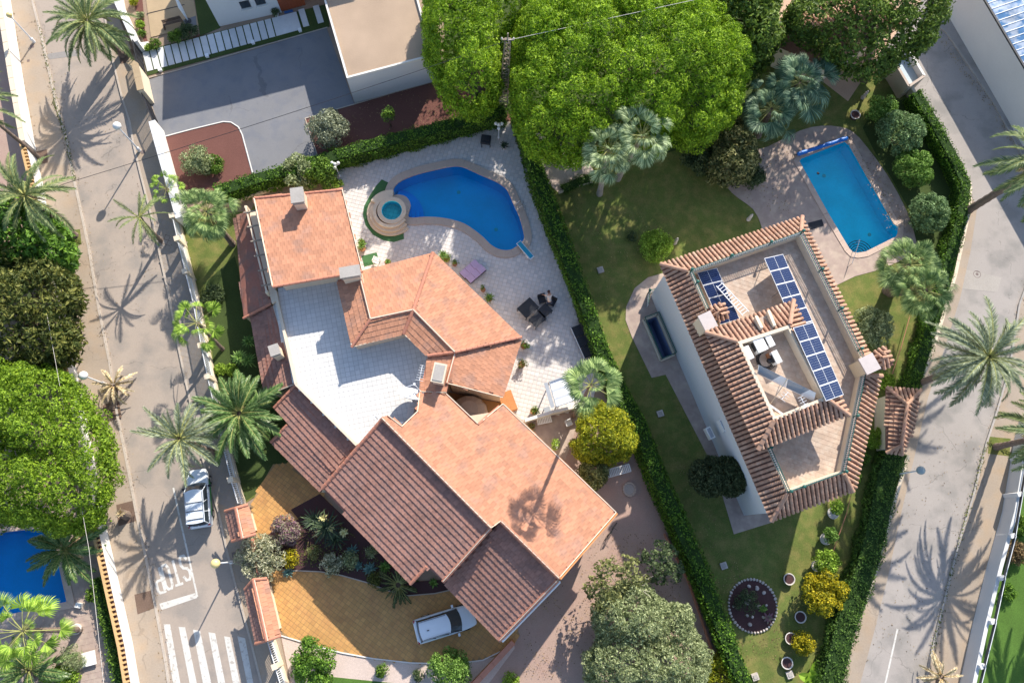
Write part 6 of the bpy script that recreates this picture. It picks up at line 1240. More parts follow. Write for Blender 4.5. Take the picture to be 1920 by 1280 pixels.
for cx, lab in ((1329, 'left half of the dark clipped double topiary by the white house'), (1367, 'right half of the dark clipped double topiary by the white house')):
    bush('topiary_tree', lab, 'topiary', cx, 893, 1.45, 4.2, MAT['topiary'], .085, 420, stem=1.4, pr=.34, n=150, group=None, base=(1345+(cx-1345)*.4, 925), tight=True)
canopy('magnolia_tree', 'magnolia with cream flecked leaves at the garden edge by the big pine', 'tree', [(1350, 260), (1362, 225), (1385, 222), (1395, 250), (1415, 280), (1420, 310), (1395, 328), (1362, 325), (1340, 310), (1345, 285)], 3.2, 4.8, MAT['magnolia'], (1375, 330), BK, .13, .4, .5, 200, zlow=1.2, rough=.4, r0=.12)
bush('shrub', 'dark green shrub in a stone ring at the edge of the pink patio', 'shrub', 1412, 330, 1.1, 1.5, MAT['dkbush'], .09, 260); bush('shrub', 'deep shaded shrub behind the magnolia', 'shrub', 1315, 292, 1.5, 2.4, MAT['dkbush'], .10, 200)
bush('round_shrub', 'largest pale round shrub in the row beside the turquoise pool', 'shrub', 1690, 246, 1.85, 3.2, MAT['round_pale'], .085, 330, pr=.5, tight=True)
bush('round_shrub', 'second clipped round shrub from the top beside the turquoise pool', 'shrub', 1717, 313, 1.55, 2.6, MAT['round_green'], .085, 330, pr=.42, tight=True)
bush('round_shrub', 'lowest pale round shrub in the row beside the turquoise pool', 'shrub', 1744, 398, 1.6, 2.8, MAT['round_pale'], .085, 330, pr=.42, tight=True)
bush('round_shrub', 'smaller leafy round shrub at the top of the row, near the bin enclosure', 'shrub', 1654, 203, 1.25, 2.2, MAT['round_green'], .085, 260, pr=.4)
bush('olive_tree', 'small silvery olive tree in the wide red gravel bed', 'tree', 612, 240, 1.6, 3.2, MAT['olive2'], .085, 300, stem=.6, pr=.5)
bush('olive_tree', 'grey leaved small tree in the red gravel bed by the street wall', 'tree', 368, 300, 1.25, 2.3, MAT['olive'], .075, 280, stem=.3, pr=.4); bush('shrub', 'low green shrub curling round the grey tree in the red gravel', 'shrub', 396, 308, .95, 1.0, MAT['bushg'], .07, 330)
bush('young_tree', 'slim young tree in the shaded red gravel bed', 'tree', 728, 217, .55, 3.2, MAT['bushg'], .10, 160, stem=1.2, pr=.25)
bush('shrub', 'leafy shrub between the top hedge and the north-west roof', 'shrub', 560, 322, 1.5, 2.4, MAT['olive'], .10, 220, pr=.45); bush('shrub', 'glossy green round tree behind the chimney of the north-west roof', 'shrub', 600, 322, 1.35, 2.9, MAT['bushg'], .09, 300, pr=.4); bush('shrub', 'small lime shrub at the corner of the pool deck', 'shrub', 634, 344, .45, .9, MAT['lime'], .06, 400)
bush('shrub', 'lime green dome shaped shrub on the shaded lawn', 'shrub', 1231, 461, 1.35, 1.9, MAT['lime'], .075, 380, pr=.4, tight=True); bush('shrub', 'faint small plant left of the lime shrub on the shaded lawn', 'plant', 1185, 442, .5, .7, MAT['dkbush'], .06, 200)
bush('shrub', 'large green rounded tree at the bottom beside the white fence', 'tree', 585, 1243, 1.6, 2.8, MAT['green_left'], .08, 330, pr=.38, rag=.15); bush('shrub', 'round leafy green shrub at the bottom beside the brown wall', 'shrub', 843, 1258, 1.45, 2.2, MAT['round_green'], .075, 350, pr=.36, rag=.1)
bush('shrub', 'small dark shrub in the white gravel, left one', 'shrub', 717, 1256, .5, .8, MAT['bushg'], .06, 420); bush('shrub', 'small dark shrub in the white gravel, right one', 'shrub', 784, 1265, .42, .7, MAT['dkbush'], .06, 420); bush('shrub', 'bright shrub at the bottom edge in the gravel yard', 'shrub', 958, 1276, .6, .9, MAT['lime'], .07, 350)
bush('shrub', 'pink flowering bougainvillea at the dark bed beside the gate roof', 'shrub', 535, 993, 1.1, 1.8, MAT['pink'], .07, 380, pr=.35); bush('shrub', 'pale thick-stemmed euphorbia between the two gate roofs', 'shrub', 487, 1042, 1.7, 2.2, MAT['euphorbia'], .12, 210, asp=.26, flat=.1, pr=.32, rag=.2)
bush('shrub', 'orange tipped shrub below the bougainvillea', 'shrub', 543, 1046, .7, 1.1, MAT['yellow2'], .07, 200); bush('shrub', 'pale green cactus clump in the dark bed', 'shrub', 622, 1056, .85, 1.0, MAT['euphorbia'], .09, 230, rag=.2, asp=.5); bush('shrub', 'thin yellowish shrub in the dark bed', 'shrub', 588, 1035, .55, 1.0, MAT['sparse'], .06, 200); bush('shrub', 'grey leaved shrub in the shade of the dark bed', 'shrub', 655, 1050, .7, .8, MAT['olive'], .07, 200); bush('shrub', 'low dry green shrub in the dark bed near the cycad', 'shrub', 702, 1085, .6, .7, MAT['cypress'], .06, 240); bush('shrub', 'spiny grey shrub below the striped roof edge', 'shrub', 697, 1033, .5, .8, MAT['olive'], .06, 170)
for a, b, r, n, m, lab, h in ((612, 988, 1.5, 46, 'cactus_dark', 'big dark yucca in the shade of the striped roof', .9), (590, 975, 1.2, 40, 'cactus_dark', 'dark spiky plant at the top of the shaded bed', .7), (630, 1010, 1.1, 36, 'cactus_dark', 'dark spiky plant below the pale rosettes', .5), (606, 971, .4, 18, 'cactus_tip', 'upper pale rosette in the shaded bed', 1.2), (621, 990, .42, 18, 'cactus_tip', 'middle pale rosette in the shaded bed', 1.1), (645, 998, .42, 18, 'cactus_tip', 'right pale rosette in the shaded bed', 1.0), (660, 1033, .6, 26, 'agave', 'blue agave in the dark bed, upper one', .15), (694, 1066, .65, 26, 'agave', 'blue agave in the dark bed, lower one', .15), (722, 1062, .6, 24, 'yucca', 'green agave beside the striped roof edge', .15), (672, 1060, .45, 20, 'agave', 'small blue succulent between the agaves', .1), (813, 1092, .45, 20, 'yucca', 'spiky succulent in the notch of the striped roof', .1), (540, 1072, .5, 22, 'agave', 'green agave on the driveway corner', .2)):
    rosette('succulent', lab, 'succulent', a, b, r, MAT[m], n, h=h, wd=.09 if r < 1 else .07)
palm('cycad', 'dark cycad with a brown centre at the driveway edge', 'cycad', (747, 1104), (747, 1096), .7, None, 42, 1.0, .3, .3, emax=40, emin=-5, cat='cycad')
for a, b, r, lab in ((466, 640, .62, 'small spiky green rosette beside the west roof, topmost'), (448, 670, .8, 'spiky green rosette beside the west roof, left one'), (465, 676, .75, 'spiky green rosette beside the west roof, right one')): rosette('dracaena', lab, 'plant', a, b, r, MAT['yucca'], 40, h=1.0, wd=.07, droop=.6)
bush('shrub', 'small bright shrub beside the fence below the rosettes, left', 'shrub', 412, 692, .5, .6, MAT['lime'], .07, 350); bush('shrub', 'small bright shrub beside the fence below the rosettes, right', 'shrub', 434, 693, .5, .6, MAT['lime'], .07, 350); bush('shrub', 'dull green bush on the strip lawn by the fence', 'shrub', 398, 555, .95, .9, MAT['dkbush'], .07, 260)
# grey shrub and others by the right garden
bush('olive_tree', 'grey green bushy olive between the solar house and the lower fan palm', 'shrub', 1640, 610, 1.6, 2.0, MAT['olive'], .085, 260, pr=.45)
for a, b, r, h, m, lab in ((1662, 716, .7, .9, 'lime', 'light green shrub between the tower and the gate roof'), (1640, 822, .85, 1.2, 'lime', 'bright shrub below the clay gate roof'), (1618, 858, .6, .9, 'bushg', 'small shrub along the thin rail by the hedge'), (1606, 895, .45, .7, 'bushg', 'smallest green shrub beside the eave corner')): bush('shrub', lab, 'shrub', a, b, r, h, MAT[m], .075, 330)
for a, b, r, h, m, lab, pb in ((1567, 950, .55, 1.6, 'lime', 'young citrus in a round pot, nearest the tiled eave', (1558, 962)), (1556, 1003, .6, 1.5, 'round_green', 'pale leaved shrub in a round pot, second from the eave', (1544, 1010)), (1548, 1052, .95, 1.9, 'lime', 'bushy green citrus in a pot, above the yellow tree', (1528, 1060)), ):
    bush('potted_shrub', lab, 'potted plant', a, b, r, h, MAT[m], .085, 260, base=pb, pot=(.42, .45, MAT['white_pot']), stem=.5)
bush('yellow_tree', 'golden yellow tree beside the long right hedge', 'tree', 1542, 1110, 1.6, 2.6, MAT['yellow2'], .09, 300, pr=.34, stem=.6, rag=.25); bush('yellow_shrub', 'small golden yellow shrub at the lower right lawn', 'shrub', 1507, 1206, .9, 1.6, MAT['yellow2'], .08, 300, pr=.24, rag=.25)
for a, b, lab in ((1500, 1156, 'empty looking round pot between the two yellow plants'), (1475, 1242, 'round dark pot near the bottom of the lower right lawn'), (1482, 1196, 'round pot half under the small yellow shrub'), (1603, 216, 'round pot on the shaded lawn near the head of the turquoise pool'), (1479, 1085, 'round pot half hidden left of the golden tree')):
    c = P(a, b, .3); t = thing('plant_pot', lab, 'pot', (c[0], c[1], .02)); pot_mb(c, .02, .42, .42).build('bowl', MAT['white_pot'], t); MB().lathe((c[0], c[1], .02), [(.36, 0), (.36, .37), (.01, .37)], 14).build('soil', MAT['mulch'], t)
rosette('banana_plant', 'broad leaved bright plant at the bottom edge by the right hedge', 'plant', 1524, 1275, 1.3, MAT['fan_bright'], 12, h=.5, wd=.5, up=60)
bush('shrub', 'autumn coloured shrub at the bottom, against the lower end of the long hedge', 'shrub', 1352, 1260, 1.3, 1.6, MAT['yellow'], .09, 180, pr=.4)
# oval flower bed ringed with stones
c = P(1411, 1135, .03); t = thing('stone_ring_bed', 'oval dark flower bed ringed with whitish stones on the lower lawn', 'flower bed', (c[0], c[1], .02))
rx, ry = 1.83, 1.93; mb = MB(); mb.prism([(c[0]+rx*math.cos(a), c[1]+ry*math.sin(a)) for a in np.linspace(0, 2*math.pi, 36, endpoint=False)], .01, .07); mb.build('soil', MAT['mulch'], t)
mb = MB(); mb.sph((0, 0, 0), (.13, .11, .10), 7, 5); sm = mb.mesh('stone', MAT['stone'])
for i in range(48): a = i*2*math.pi/48; s = RNG.uniform(.7, 1.15); link('stone', sm, t, (rx*math.cos(a)*1.01, ry*math.sin(a)*1.01, .07), (0, 0, RNG.uniform(0, 6)), s)
for i in range(16): a = RNG.uniform(0, 6.28); r = RNG.uniform(.2, .85); link('stone', sm, t, (rx*r*math.cos(a), ry*r*math.sin(a), .08), (0, 0, RNG.uniform(0, 6)), RNG.uniform(.8, 1.5))
bush('shrub', 'thorny dark shrub in the middle of the stone ringed bed', 'shrub', 1400, 1130, 1.0, .9, MAT['dkbush'], .06, 150, z0=.05); rosette('agave', 'green and white agave in the stone ringed bed', 'succulent', 1430, 1140, .4, MAT['yucca'], 14, z0=.06, h=.1, wd=.12); rosette('bromeliad', 'pink and yellow succulent at the right rim of the stone bed', 'succulent', 1440, 1158, .5, MAT['pink'], 18, z0=.05, h=.1, wd=.1)
c = P(1180, 917, .1); t = thing('round_planter', 'round empty planter with a stone rim on the pink gravel', 'planter', (c[0], c[1], .02)); MB().lathe((c[0], c[1], .02), [(.42, 0), (.42, .12), (.01, .12)], 20).build('soil', MAT['concrete'], t)
for i in range(14): a = i*2*math.pi/14; MB().box((c[0]+.47*math.cos(a), c[1]+.5*math.sin(a), .12), (.14, .19, .2), a).build('rim_stone', MAT['coping'], t)
# lower left garden
palm('fan_palm', 'low dark green palm clump at the bottom left corner', 'phx_gloss', (60, 1262), (55, 1255), 1.2, None, 30, .8, .2, .2, emin=-5)
bush('shrub', 'grassy grey shrub by the white slab at the bottom left', 'shrub', 135, 1232, .95, 1.2, MAT['olive'], .09, 160, flat=.1, asp=.2); bush('shrub', 'low bright groundcover shrub at the bottom left edge', 'shrub', 110, 1268, 1.1, .6, MAT['lime'], .07, 260, sx=1.4, sy=.6); bush('shrub', 'small green shrub against the ivy hedge by the left wall', 'shrub', 170, 1115, .45, .7, MAT['bushg'], .07, 320)
o = MB().box((*P(167, 1234, .3)[:2], .3), (.95, 1.0, .12), .25).build('white_table', MAT['white_plastic']); tag(o, 'square white slab table on the paving at the bottom left', 'table')
t = thing('garden_urn', 'round stone tree surround at the foot of the leaning yellow green palm', 'planter', P(146, 1178, 0)); MB().lathe(P(146, 1178, 0), [(.35, 0), (.42, .35), (.36, .42), (.01, .38)], 14).build('bowl', MAT['white_pot'], t)
for i, (a, b, r, m) in enumerate(((250, 3, .4, 'yellow'), (262, 28, .35, 'olive'), (262, 45, .38, 'lime'), (266, 62, .35, 'bushg'), (290, 82, .5, 'bushg'), (330, 66, .7, 'bushg'), (352, 58, .8, 'dkbush'), (278, 88, .35, 'lime'))):
    bush('shrub', ['yellowish', 'grey', 'lime', 'green', 'fresh green', 'broad green', 'dark leafy', 'tiny bright'][i]+' shrub in the gravel border of the top left terrace', 'shrub', a, b, r, r*1.6, MAT[m], .07, 300)
# ================================================================== hedges
hedge('hedge', 'clipped green hedge between the pool deck and the red gravel bed', [(418, 376), (500, 350), (560, 335), (640, 308), (740, 281), (850, 252), (945, 226)], 1.05, 2.0, MAT['hedge'], MAT['hedge_core'], .085, 170)
hedge('hedge', 'long clipped hedge between the two pool gardens', [(972, 232), (990, 290), (1008, 350), (1040, 440), (1070, 520), (1100, 600), (1128, 680), (1158, 745), (1190, 800), (1222, 890), (1258, 970), (1298, 1060), (1325, 1130), (1352, 1200), (1382, 1275), (1400, 1330)], 1.15, 2.1, MAT['hedge'], MAT['hedge_core'], .095, 150, .12)
hedge('hedge', 'hedge along the upper right street wall, beside the round shrubs', [(1702, 190), (1740, 255), (1775, 320), (1792, 358), (1785, 420), (1762, 500), (1745, 560), (1728, 620), (1712, 680), (1695, 730)], .95, 1.7, MAT['hedge'], MAT['hedge_core'], .085, 160)
hedge('hedge', 'long dark hedge along the lower right street', [(1668, 850), (1648, 900), (1632, 980), (1615, 1050), (1590, 1120), (1570, 1180), (1552, 1250), (1540, 1310)], 1.7, 1.5, MAT['hedge_dark'], MAT['hedge_core'], .085, 170, .14)
hedge('hedge', 'narrow ivy strip inside the toothed wall at the lower left', [(186, 1085), (205, 1160), (222, 1230), (232, 1280)], .5, 1.0, MAT['bushg'], MAT['hedge_core'], .08, 200)
hedge('hedge', 'low clipped strip at the end of the shaded lawn below the big pine', [(1055, 357), (1085, 344), (1112, 336)], .7, .6, MAT['hedge_dark'], MAT['hedge_core'], .07, 220)
tag(MB().tube([P(1612, 858, .5), P(1588, 960, .5), P(1560, 1040, .5)], .03, 6).build('rail_pipe', MAT['terra_cap']), 'thin reddish rail along the hedge above the yellow tree', 'rail')
tag(MB().tube([P(1706, 592, .5), P(1690, 650, .5), P(1668, 716, .5)], .03, 6).build('rail_pipe', MAT['terra_cap']), 'thin reddish rail beside the hedge below the fan palms', 'rail')
# ================================================================== street lamps, mast, cables
def lamp(lab, base, h, mat, r=.34, z0=.13):
    b = P(*base, z0); t = thing('street_lamp', lab, 'street lamp', b); MB().lathe(b, [(.14, 0), (.14, .5), (.07, .6), (.05, h-.35), (.05, h-.3)], 10).build('pole', MAT['white_metal'], t); MB().lathe(b+[0, 0, h-.35], [(.05, 0), (.16, .06), (.16, .12)], 12).build('collar', MAT['white_metal'], t); MB().sph(b+np.array([0, 0, h]), (r, r, r*.95), 18, 12).build('globe', mat, t, smooth=True)
lamp('white globe street lamp in the upper left street', (262, 283), 4.3, MAT['lamp_glass']); lamp('white globe street lamp on the left pavement beside the dried palm', (197, 720), 3.5, MAT['lamp_glass']); lamp('street lamp with an amber globe beside the pale euphorbia', (437, 1053), 4.0, MAT['lamp_amber'])
lamp('slim lamp with yellowish globe in front of the top left wall', (64, 79), 3.8, MAT['lamp_amber'], .24); lamp('tall lamp with a grey disc head over the lower right street', (1673, 890), 4.4, M('grey_lamp', (.30, .36, .37), .03, rough=.4), .32)
def tri_lamp(lab, base, h, z0=.03):
    b = P(*base, z0); t = thing('garden_lamp', lab, 'garden lamp', b); MB().lathe(b, [(.12, 0), (.10, .15), (.04, .25), (.035, h-.2)], 8).build('pole', MAT['white_metal'], t)
    for k in range(3): a = k*2.09+.5; e = b+np.array([.3*math.cos(a), .3*math.sin(a), h]); MB().tube([b+[0, 0, h-.3], e-[0, 0, .1]], .02, 5).build('arm', MAT['white_metal'], t); MB().sph(e+np.array([0, 0, .05]), .15, 12, 8).build('globe', MAT['lamp_glass'], t, smooth=True)
    MB().sph(b+np.array([0, 0, h+.15]), .15, 12, 8).build('globe', MAT['lamp_glass'], t, smooth=True)
tri_lamp('white garden lamp with clustered globes at the top right of the pool deck', (935, 258), 2.1); tri_lamp('white garden lamp with clustered globes beside the leafy shrub', (637, 330), 2.1)
# lattice mast
b = P(942, 206, 0); tp = P(952, 76, 10.2); t = thing('lattice_mast', 'tall grey lattice mast rising between the two pines', 'mast', b)
cr = [(-1, -1), (1, -1), (1, 1), (-1, 1)]
def mp(f, i): r = .42*(1-f)+.2*f; return b*(1-f)+tp*f+np.array([cr[i % 4][0]*r, cr[i % 4][1]*r, 0])
for i in range(4): MB().bar(mp(0, i), mp(1, i), .07).build('leg', MAT['bark_pale'], t)
N_ = 15
for k in range(N_):
    mb = MB(); f, g_ = k/N_, (k+1)/N_
    for i in range(4): mb.bar(mp(g_, i), mp(g_, i+1), .045); mb.bar(mp(f, i), mp(g_, i+1), .035)
    mb.build('brace', MAT['bark_pale'], t)
MB().bar(tp+[-.5, 0, .1], tp+[.5, 0, .1], .1).build('cross_arm', MAT['bark_pale'], t); MB().bar(tp, tp+[0, 0, .9], .1).build('top_post', MAT['bark_pale'], t)
for s in (-.45, 0, .45): MB().lathe(tp+[s, 0, .15], [(.04, 0), (.07, .05), (.04, .1), (.07, .15), (.03, .2)], 8).build('insulator', MAT['white_pot'], t)
def cable(lab, pts, r=.02, mat='dark_metal', sag=.0):
    ps = []
    for (x0, y0, z0), (x1, y1, z1) in zip(pts[:-1], pts[1:]):
        for k in range(8): f = k/8; q = P(x0, y0, z0)*(1-f)+P(x1, y1, z1)*f; q[2] -= sag*4*f*(1-f); ps.append(q)
    ps.append(P(*pts[-1])); tag(MB().tube(ps, r, 5).build('cable', MAT[mat]), lab, 'cable')
cable('thin dark cable sagging from the lattice mast across the left street', [(952, 76, 10.4), (120, 345, 5.5), (-120, 420, 6)], .022, sag=.3)
cable('pale cable strung from the lattice mast over the huge pine', [(952, 76, 10.9), (1330, -6, 12.5), (1700, -100, 13)], .018, 'white_pot'); cable('pale cable running down the left edge over the ivy strip', [(88, 590, 6), (108, 700, 5.5), (167, 1030, 5.2), (196, 1295, 5.5)], .015, 'white_pot')
# ================================================================== vehicles
def car(name, lab, px_, py_, zc, head, L, Wd, Ht, paint, van=False, cat='car'):
    c = P(px_, py_, zc); t = thing(name, lab, cat, (c[0], c[1], .022), rot=(0, 0, math.radians(head))); w = Wd/2
    def B(mb, nm, mats, par=None, smooth=False):
        me = mb.mesh(nm, mats, smooth=smooth); return link(nm, me, par or t)
    # body loft: stations (x, half width, waist z, deck z)
    hl = L/2; St = [(-hl-.06, .90, .55, .86), (-hl-.05, .92, .56, .90), (-hl, .97, .62, 1.0), (-hl+.30, 1.0, .70, 1.02), (-hl*.4, 1., .72, 1.0), (hl*.15, 1., .72, .99), (hl*.42, .99, .70, .97), (hl*.66, .95, .66, .90), (hl-.22, .88, .62, .84), (hl, .74, .54, .74), (hl+.03, .72, .53, .70)]
    V = []; k = 13
    for x, wf, wz, dz in St:
        ww = w*wf; pr = [(-ww*.90, .22), (-ww*.98, .38), (-ww, wz), (-ww*.97, wz+(dz-wz)*.6), (-ww*.93, dz), (-ww*.5, dz+.035), (0, dz+.05)]; pr = pr+[(-a, b) for a, b in pr[-2::-1]]
        V += [(x, a, b) for a, b in pr]
    Fs = [(i*k+j, i*k+j+1, (i+1)*k+j+1, (i+1)*k+j) for i in range(len(St)-1) for j in range(k-1)]+[tuple(range(k))[::-1], tuple((len(St)-1)*k+j for j in range(k))]+[(i*k, (i+1)*k, (i+1)*k+k-1, i*k+k-1) for i in range(len(St)-1)]
    mb = MB(); mb.add(V, Fs); bo = B(mb, 'body', [paint], smooth=True); sm_ = bo.modifiers.new('round', 'SUBSURF'); sm_.levels = sm_.render_levels = 2
    xr0, xr1 = (-hl+.28, hl*.20) if van else (-hl+.42, hl*.12); xb0, xb1 = (-hl+.10, hl*.46) if van else (-hl+.20, hl*.48)
    zb, zt = .98, Ht; wb, wt = w*.86, w*(.72 if not van else .78)
    def cp(u, v, h): # u along 0..1, v across -1..1
        x = (xb0+(xb1-xb0)*u)*(1-h)+(xr0+(xr1-xr0)*u)*h; bow = (1-abs(v)**2)*(.16 if u > .5 else -.08)*(1 if u in (0, 1) else 0)
        return (x+bow, v*(wb*(1-h)+wt*h), zb*(1-h)+zt*h)
    mb = MB(); us = [0, 1]; ring = lambda h: [cp(0, v, h) for v in (-1, -.5, 0, .5, 1)]+[cp(1, v, h) for v in (1, .5, 0, -.5, -1)]
    r0, r1 = ring(0), ring(1); n = 10; mb.add(r0+r1, [(i, (i+1) % n, n+(i+1) % n, n+i) for i in range(n)]); B(mb, 'glasshouse', [MAT['glass']])
    # roof, crowned
    mb = MB(); VV = []; nu, nv = 7, 7
    for i in range(nu):
        for j in range(nv):
            u = i/(nu-1); v = -1+2*j/(nv-1); x, y, z = cp(0, v, 1)[0]*(1-u)+cp(1, v, 1)[0]*u, v*wt*1.015, zt+.055*(1-v*v)*(1-(2*u-1)**4*.5); VV.append((x, y, z))
    m0 = len(VV); VV += [(x, y, zt-.03) for x, y, z in VV]; FF = [(i*nv+j, (i+1)*nv+j, (i+1)*nv+j+1, i*nv+j+1) for i in range(nu-1) for j in range(nv-1)]; ed = [i*nv for i in range(nu)]+[(nu-1)*nv+j for j in range(1, nv)]+[i*nv+nv-1 for i in range(nu-2, -1, -1)]+[j for j in range(nv-2, 0, -1)]
    FF += [(ed[i], ed[(i+1) % len(ed)], m0+ed[(i+1) % len(ed)], m0+ed[i]) for i in range(len(ed))]; mb.add(VV, FF); B(mb, 'roof', [paint])
    for s in (-1, 1):   # pillars
        for u in ((0, .32, .62, 1) if van else (0, .36, .68, 1)):
            a, b_ = np.array(cp(u, s, 0)), np.array(cp(u, s, 1)); mb = MB(); mb.bar(a+[0, s*.004, 0], b_+[0, s*.004, 0], .06 if u in (0, 1) else .04, .03); B(mb, 'pillar', [paint if van else MAT['dark_metal']])
        mb = MB(); mb.bar((xr0+.05, s*wt*.95, zt+.06), (xr1-.05, s*wt*.95, zt+.06), .03); B(mb, 'roof_rail', [MAT['alloy'] if van else MAT['dark_metal']])
        mb = MB(); mb.box((hl*.36, s*(w+.11), 1.0), (.16, .22, .15)); B(mb, 'mirror', [paint if not van else MAT['dark_metal']])
        mb = MB(); mb.box((hl-.20, s*w*.62, .70), (.26, .36, .14), s*-.35); B(mb, 'headlight', [MAT['lamp_glass']])
        mb = MB(); mb.box((-hl+.05, s*w*.80, .86), (.12, .22, .26)); B(mb, 'tail_light', [MAT['red_light']])
        for x in (-hl*.60, hl*.60):
            wh = MB(); 
            def cyl(r, y0, y1): 
                m = MB(); q = 20; m.add([(x+r*math.cos(2*math.pi*i/q), yy, .33+r*math.sin(2*math.pi*i/q)) for yy in (y0, y1) for i in range(q)], [(i, (i+1) % q, q+(i+1) % q, q+i) for i in range(q)]+[tuple(range(q))[::-1], tuple(range(q, 2*q))]); return m
            tw = B(cyl(.33, s*(w-.20), s*(w+.012)), 'wheel', [MAT['rubber']]); B(cyl(.21, s*(w-.05), s*(w+.022)), 'rim', [MAT['alloy']], tw)
    if van:
        for i in range(3): x = xr0+.25+.62*i; mb = MB(); mb.bar((x, -wt*.9, zt+.075), (x, wt*.9, zt+.075), .05, .03); B(mb, 'roof_bar', [MAT['dark_metal']])
        for s in (-1, 1): mb = MB(); mb.box((-.1, s*(w+.004), .62), (L*.62, .012, .30)); B(mb, 'green_stripe', [MAT['car_green']])
        for s in (-.45, .45): pass
        mb = MB(); mb.bar((-hl+.04, -wb*.02, 1.0), (xr0-.03, -.01, zt-.02), .06, .05); B(mb, 'rear_door_post', [paint]); mb = MB(); mb.box((-hl-.02, 0, .5), (.14, w*1.7, .2)); B(mb, 'bumper', [paint])
    else:
        mb = MB(); mb.box((xr0+.55, -.05, zt+.08), (.16, .06, .06)); B(mb, 'aerial_fin', [MAT['dark_metal']]); mb = MB(); mb.box((hl-.02, 0, .42), (.10, w*1.2, .16)); B(mb, 'grille', [MAT['dark_metal']]); mb = MB(); mb.box((-hl+.0, 0, .45), (.12, w*1.5, .22)); B(mb, 'bumper', [MAT['dark_metal']])
        mb = MB(); mb.box((-hl-.045, 0, .72), (.02, .5, .11)); B(mb, 'number_plate', [MAT['white_metal']])
    return t
car('parked_van', 'white van-like car with green side stripe and roof bars parked in the left street', 371, 933, .9, 99, 4.35, 1.78, 1.78, MAT['car_white'], True)
car('parked_car', 'white estate car parked on the ochre driveway, nose under the striped roof', 835, 1168, .8, 16, 4.5, 1.86, 1.55, MAT['car_white'])
# ================================================================== deck furniture
def table(name, lab, ctr, z, sx, sy, rz, top, leg, cat='table', th=.05, group=None, ins=.06, lr=.03, z0=.045):
    c = P(*ctr, z); t = thing(name, lab, cat, (c[0], c[1], z0), group); MB().box((c[0], c[1], z), (sx, sy, th), rz).build('top', top, t); cc, ss = math.cos(rz), math.sin(rz)
    for a in (-1, 1):
        for b in (-1, 1): x, y = a*(sx/2-ins), b*(sy/2-ins); q = (c[0]+x*cc-y*ss, c[1]+x*ss+y*cc); MB().box((*q, (z+z0)/2), (lr*2, lr*2, z-z0), rz).build('leg', leg, t)
    return t
BC = MAT['black_cushion']; DM = MAT['dark_metal']
a4 = math.radians(-40)
# four dark cushioned lounge pieces set together
table('dark_table', 'dark square table of the group on the deck, left one', (990, 577), .8, 1.45, 1.15, math.radians(42), BC, DM, group='dark tables pushed together on the pool deck'); table('dark_table', 'dark square table of the group on the deck, lower one', (1008, 598), .8, 1.2, .95, math.radians(42), BC, DM, group='dark tables pushed together on the pool deck'); table('dark_table', 'dark square table of the group on the deck, right one next to the person', (1022, 582), .8, .95, .9, math.radians(42), BC, DM, group='dark tables pushed together on the pool deck')
def chair(lab, ctr, rz, z=.45, m=BC, back=True, w_=.6, name='garden_chair', group=None):
    c = P(*ctr, z); t = table(name, lab, ctr, z, w_, w_, rz, m, DM, 'chair', .1, group, .05, .02); cc, ss = math.cos(rz), math.sin(rz); MB().box((c[0]-ss*w_*.5, c[1]+cc*w_*.5, z+.28), (w_, .07, .55), rz).build('backrest', m, t); return t
chair('dark chair behind the tables, left of the person', (1016, 561), .3); chair('dark chair on the far side of the tables, right of the person', (1035, 566), -.5)
t = thing('garden_sofa', 'long dark three-part outdoor sofa along the long hedge', 'sofa', (*P(1092, 640, 0)[:2], .045))
p0, p1 = P(1080, 610, .5), P(1106, 668, .5); d = (p1-p0)/np.linalg.norm(p1-p0); n_ = np.array([-d[1], d[0], 0]); ang = math.atan2(d[1], d[0]); L_ = np.linalg.norm(p1-p0)
for i in range(3): c = p0+d*L_*(i+.5)/3; MB().box((c[0], c[1], .42), (L_/3-.04, .85, .16), ang).build('seat_cushion', BC, t); q = c+n_*.42; MB().box((q[0], q[1], .66), (L_/3-.04, .14, .5), ang).build('back_cushion', BC, t)
MB().box((*((p0+p1)/2-n_*.46)[:2], .40), (L_, .06, .08), ang).build('frame', MAT['white_plastic'], t)
for i in range(4):
    for s in (-.42, .42): q = p0+d*L_*i/3+n_*s; MB().box((q[0], q[1], .18), (.06, .06, .32), ang).build('leg', DM, t)
t = thing('barbecue', 'covered black barbecue on four legs at the top of the pool deck', 'barbecue', (*P(912, 268, 0)[:2], .045)); c = P(911, 261, .95); MB().box((c[0], c[1], .85), (.85, .75, .32), -.15).build('cover', BC, t); MB().box((c[0]-.02, c[1]+.05, 1.05), (.6, .5, .12), -.15).build('lid', BC, t)
for a in (-1, 1):
    for b in (-1, 1): MB().box((c[0]+a*.36, c[1]+b*.3, .37), (.07, .07, .66)).build('leg', DM, t)
# two purple sun beds side by side
for i, (a, b, lab) in enumerate(((881, 504, 'lilac sun bed beside the pavilion roof, left of the pair'), (892, 513, 'lilac sun bed beside the pavilion roof, right of the pair'))):
    c = P(a, b, .4); rz = math.radians(42); t = thing('sun_bed', lab, 'sun bed', (c[0], c[1], .045), 'lilac sun beds'); cc, ss = math.cos(rz), math.sin(rz)
    for k, (x, z, dz) in enumerate(((-.58, .36, 0), (0, .37, 0), (.58, .42, .12))): MB().box((c[0]+x*cc, c[1]+x*ss, z+.03), (.56, .66, .14), rz).build('cushion', MAT['purple_fabric'], t)
    MB().box((c[0], c[1], .26), (1.8, .7, .08), rz).build('frame', DM, t)
    for x in (-.8, .8):
        for y in (-.3, .3): MB().box((c[0]+x*cc-y*ss, c[1]+x*ss+y*cc, .13), (.05, .05, .2), rz).build('leg', DM, t)
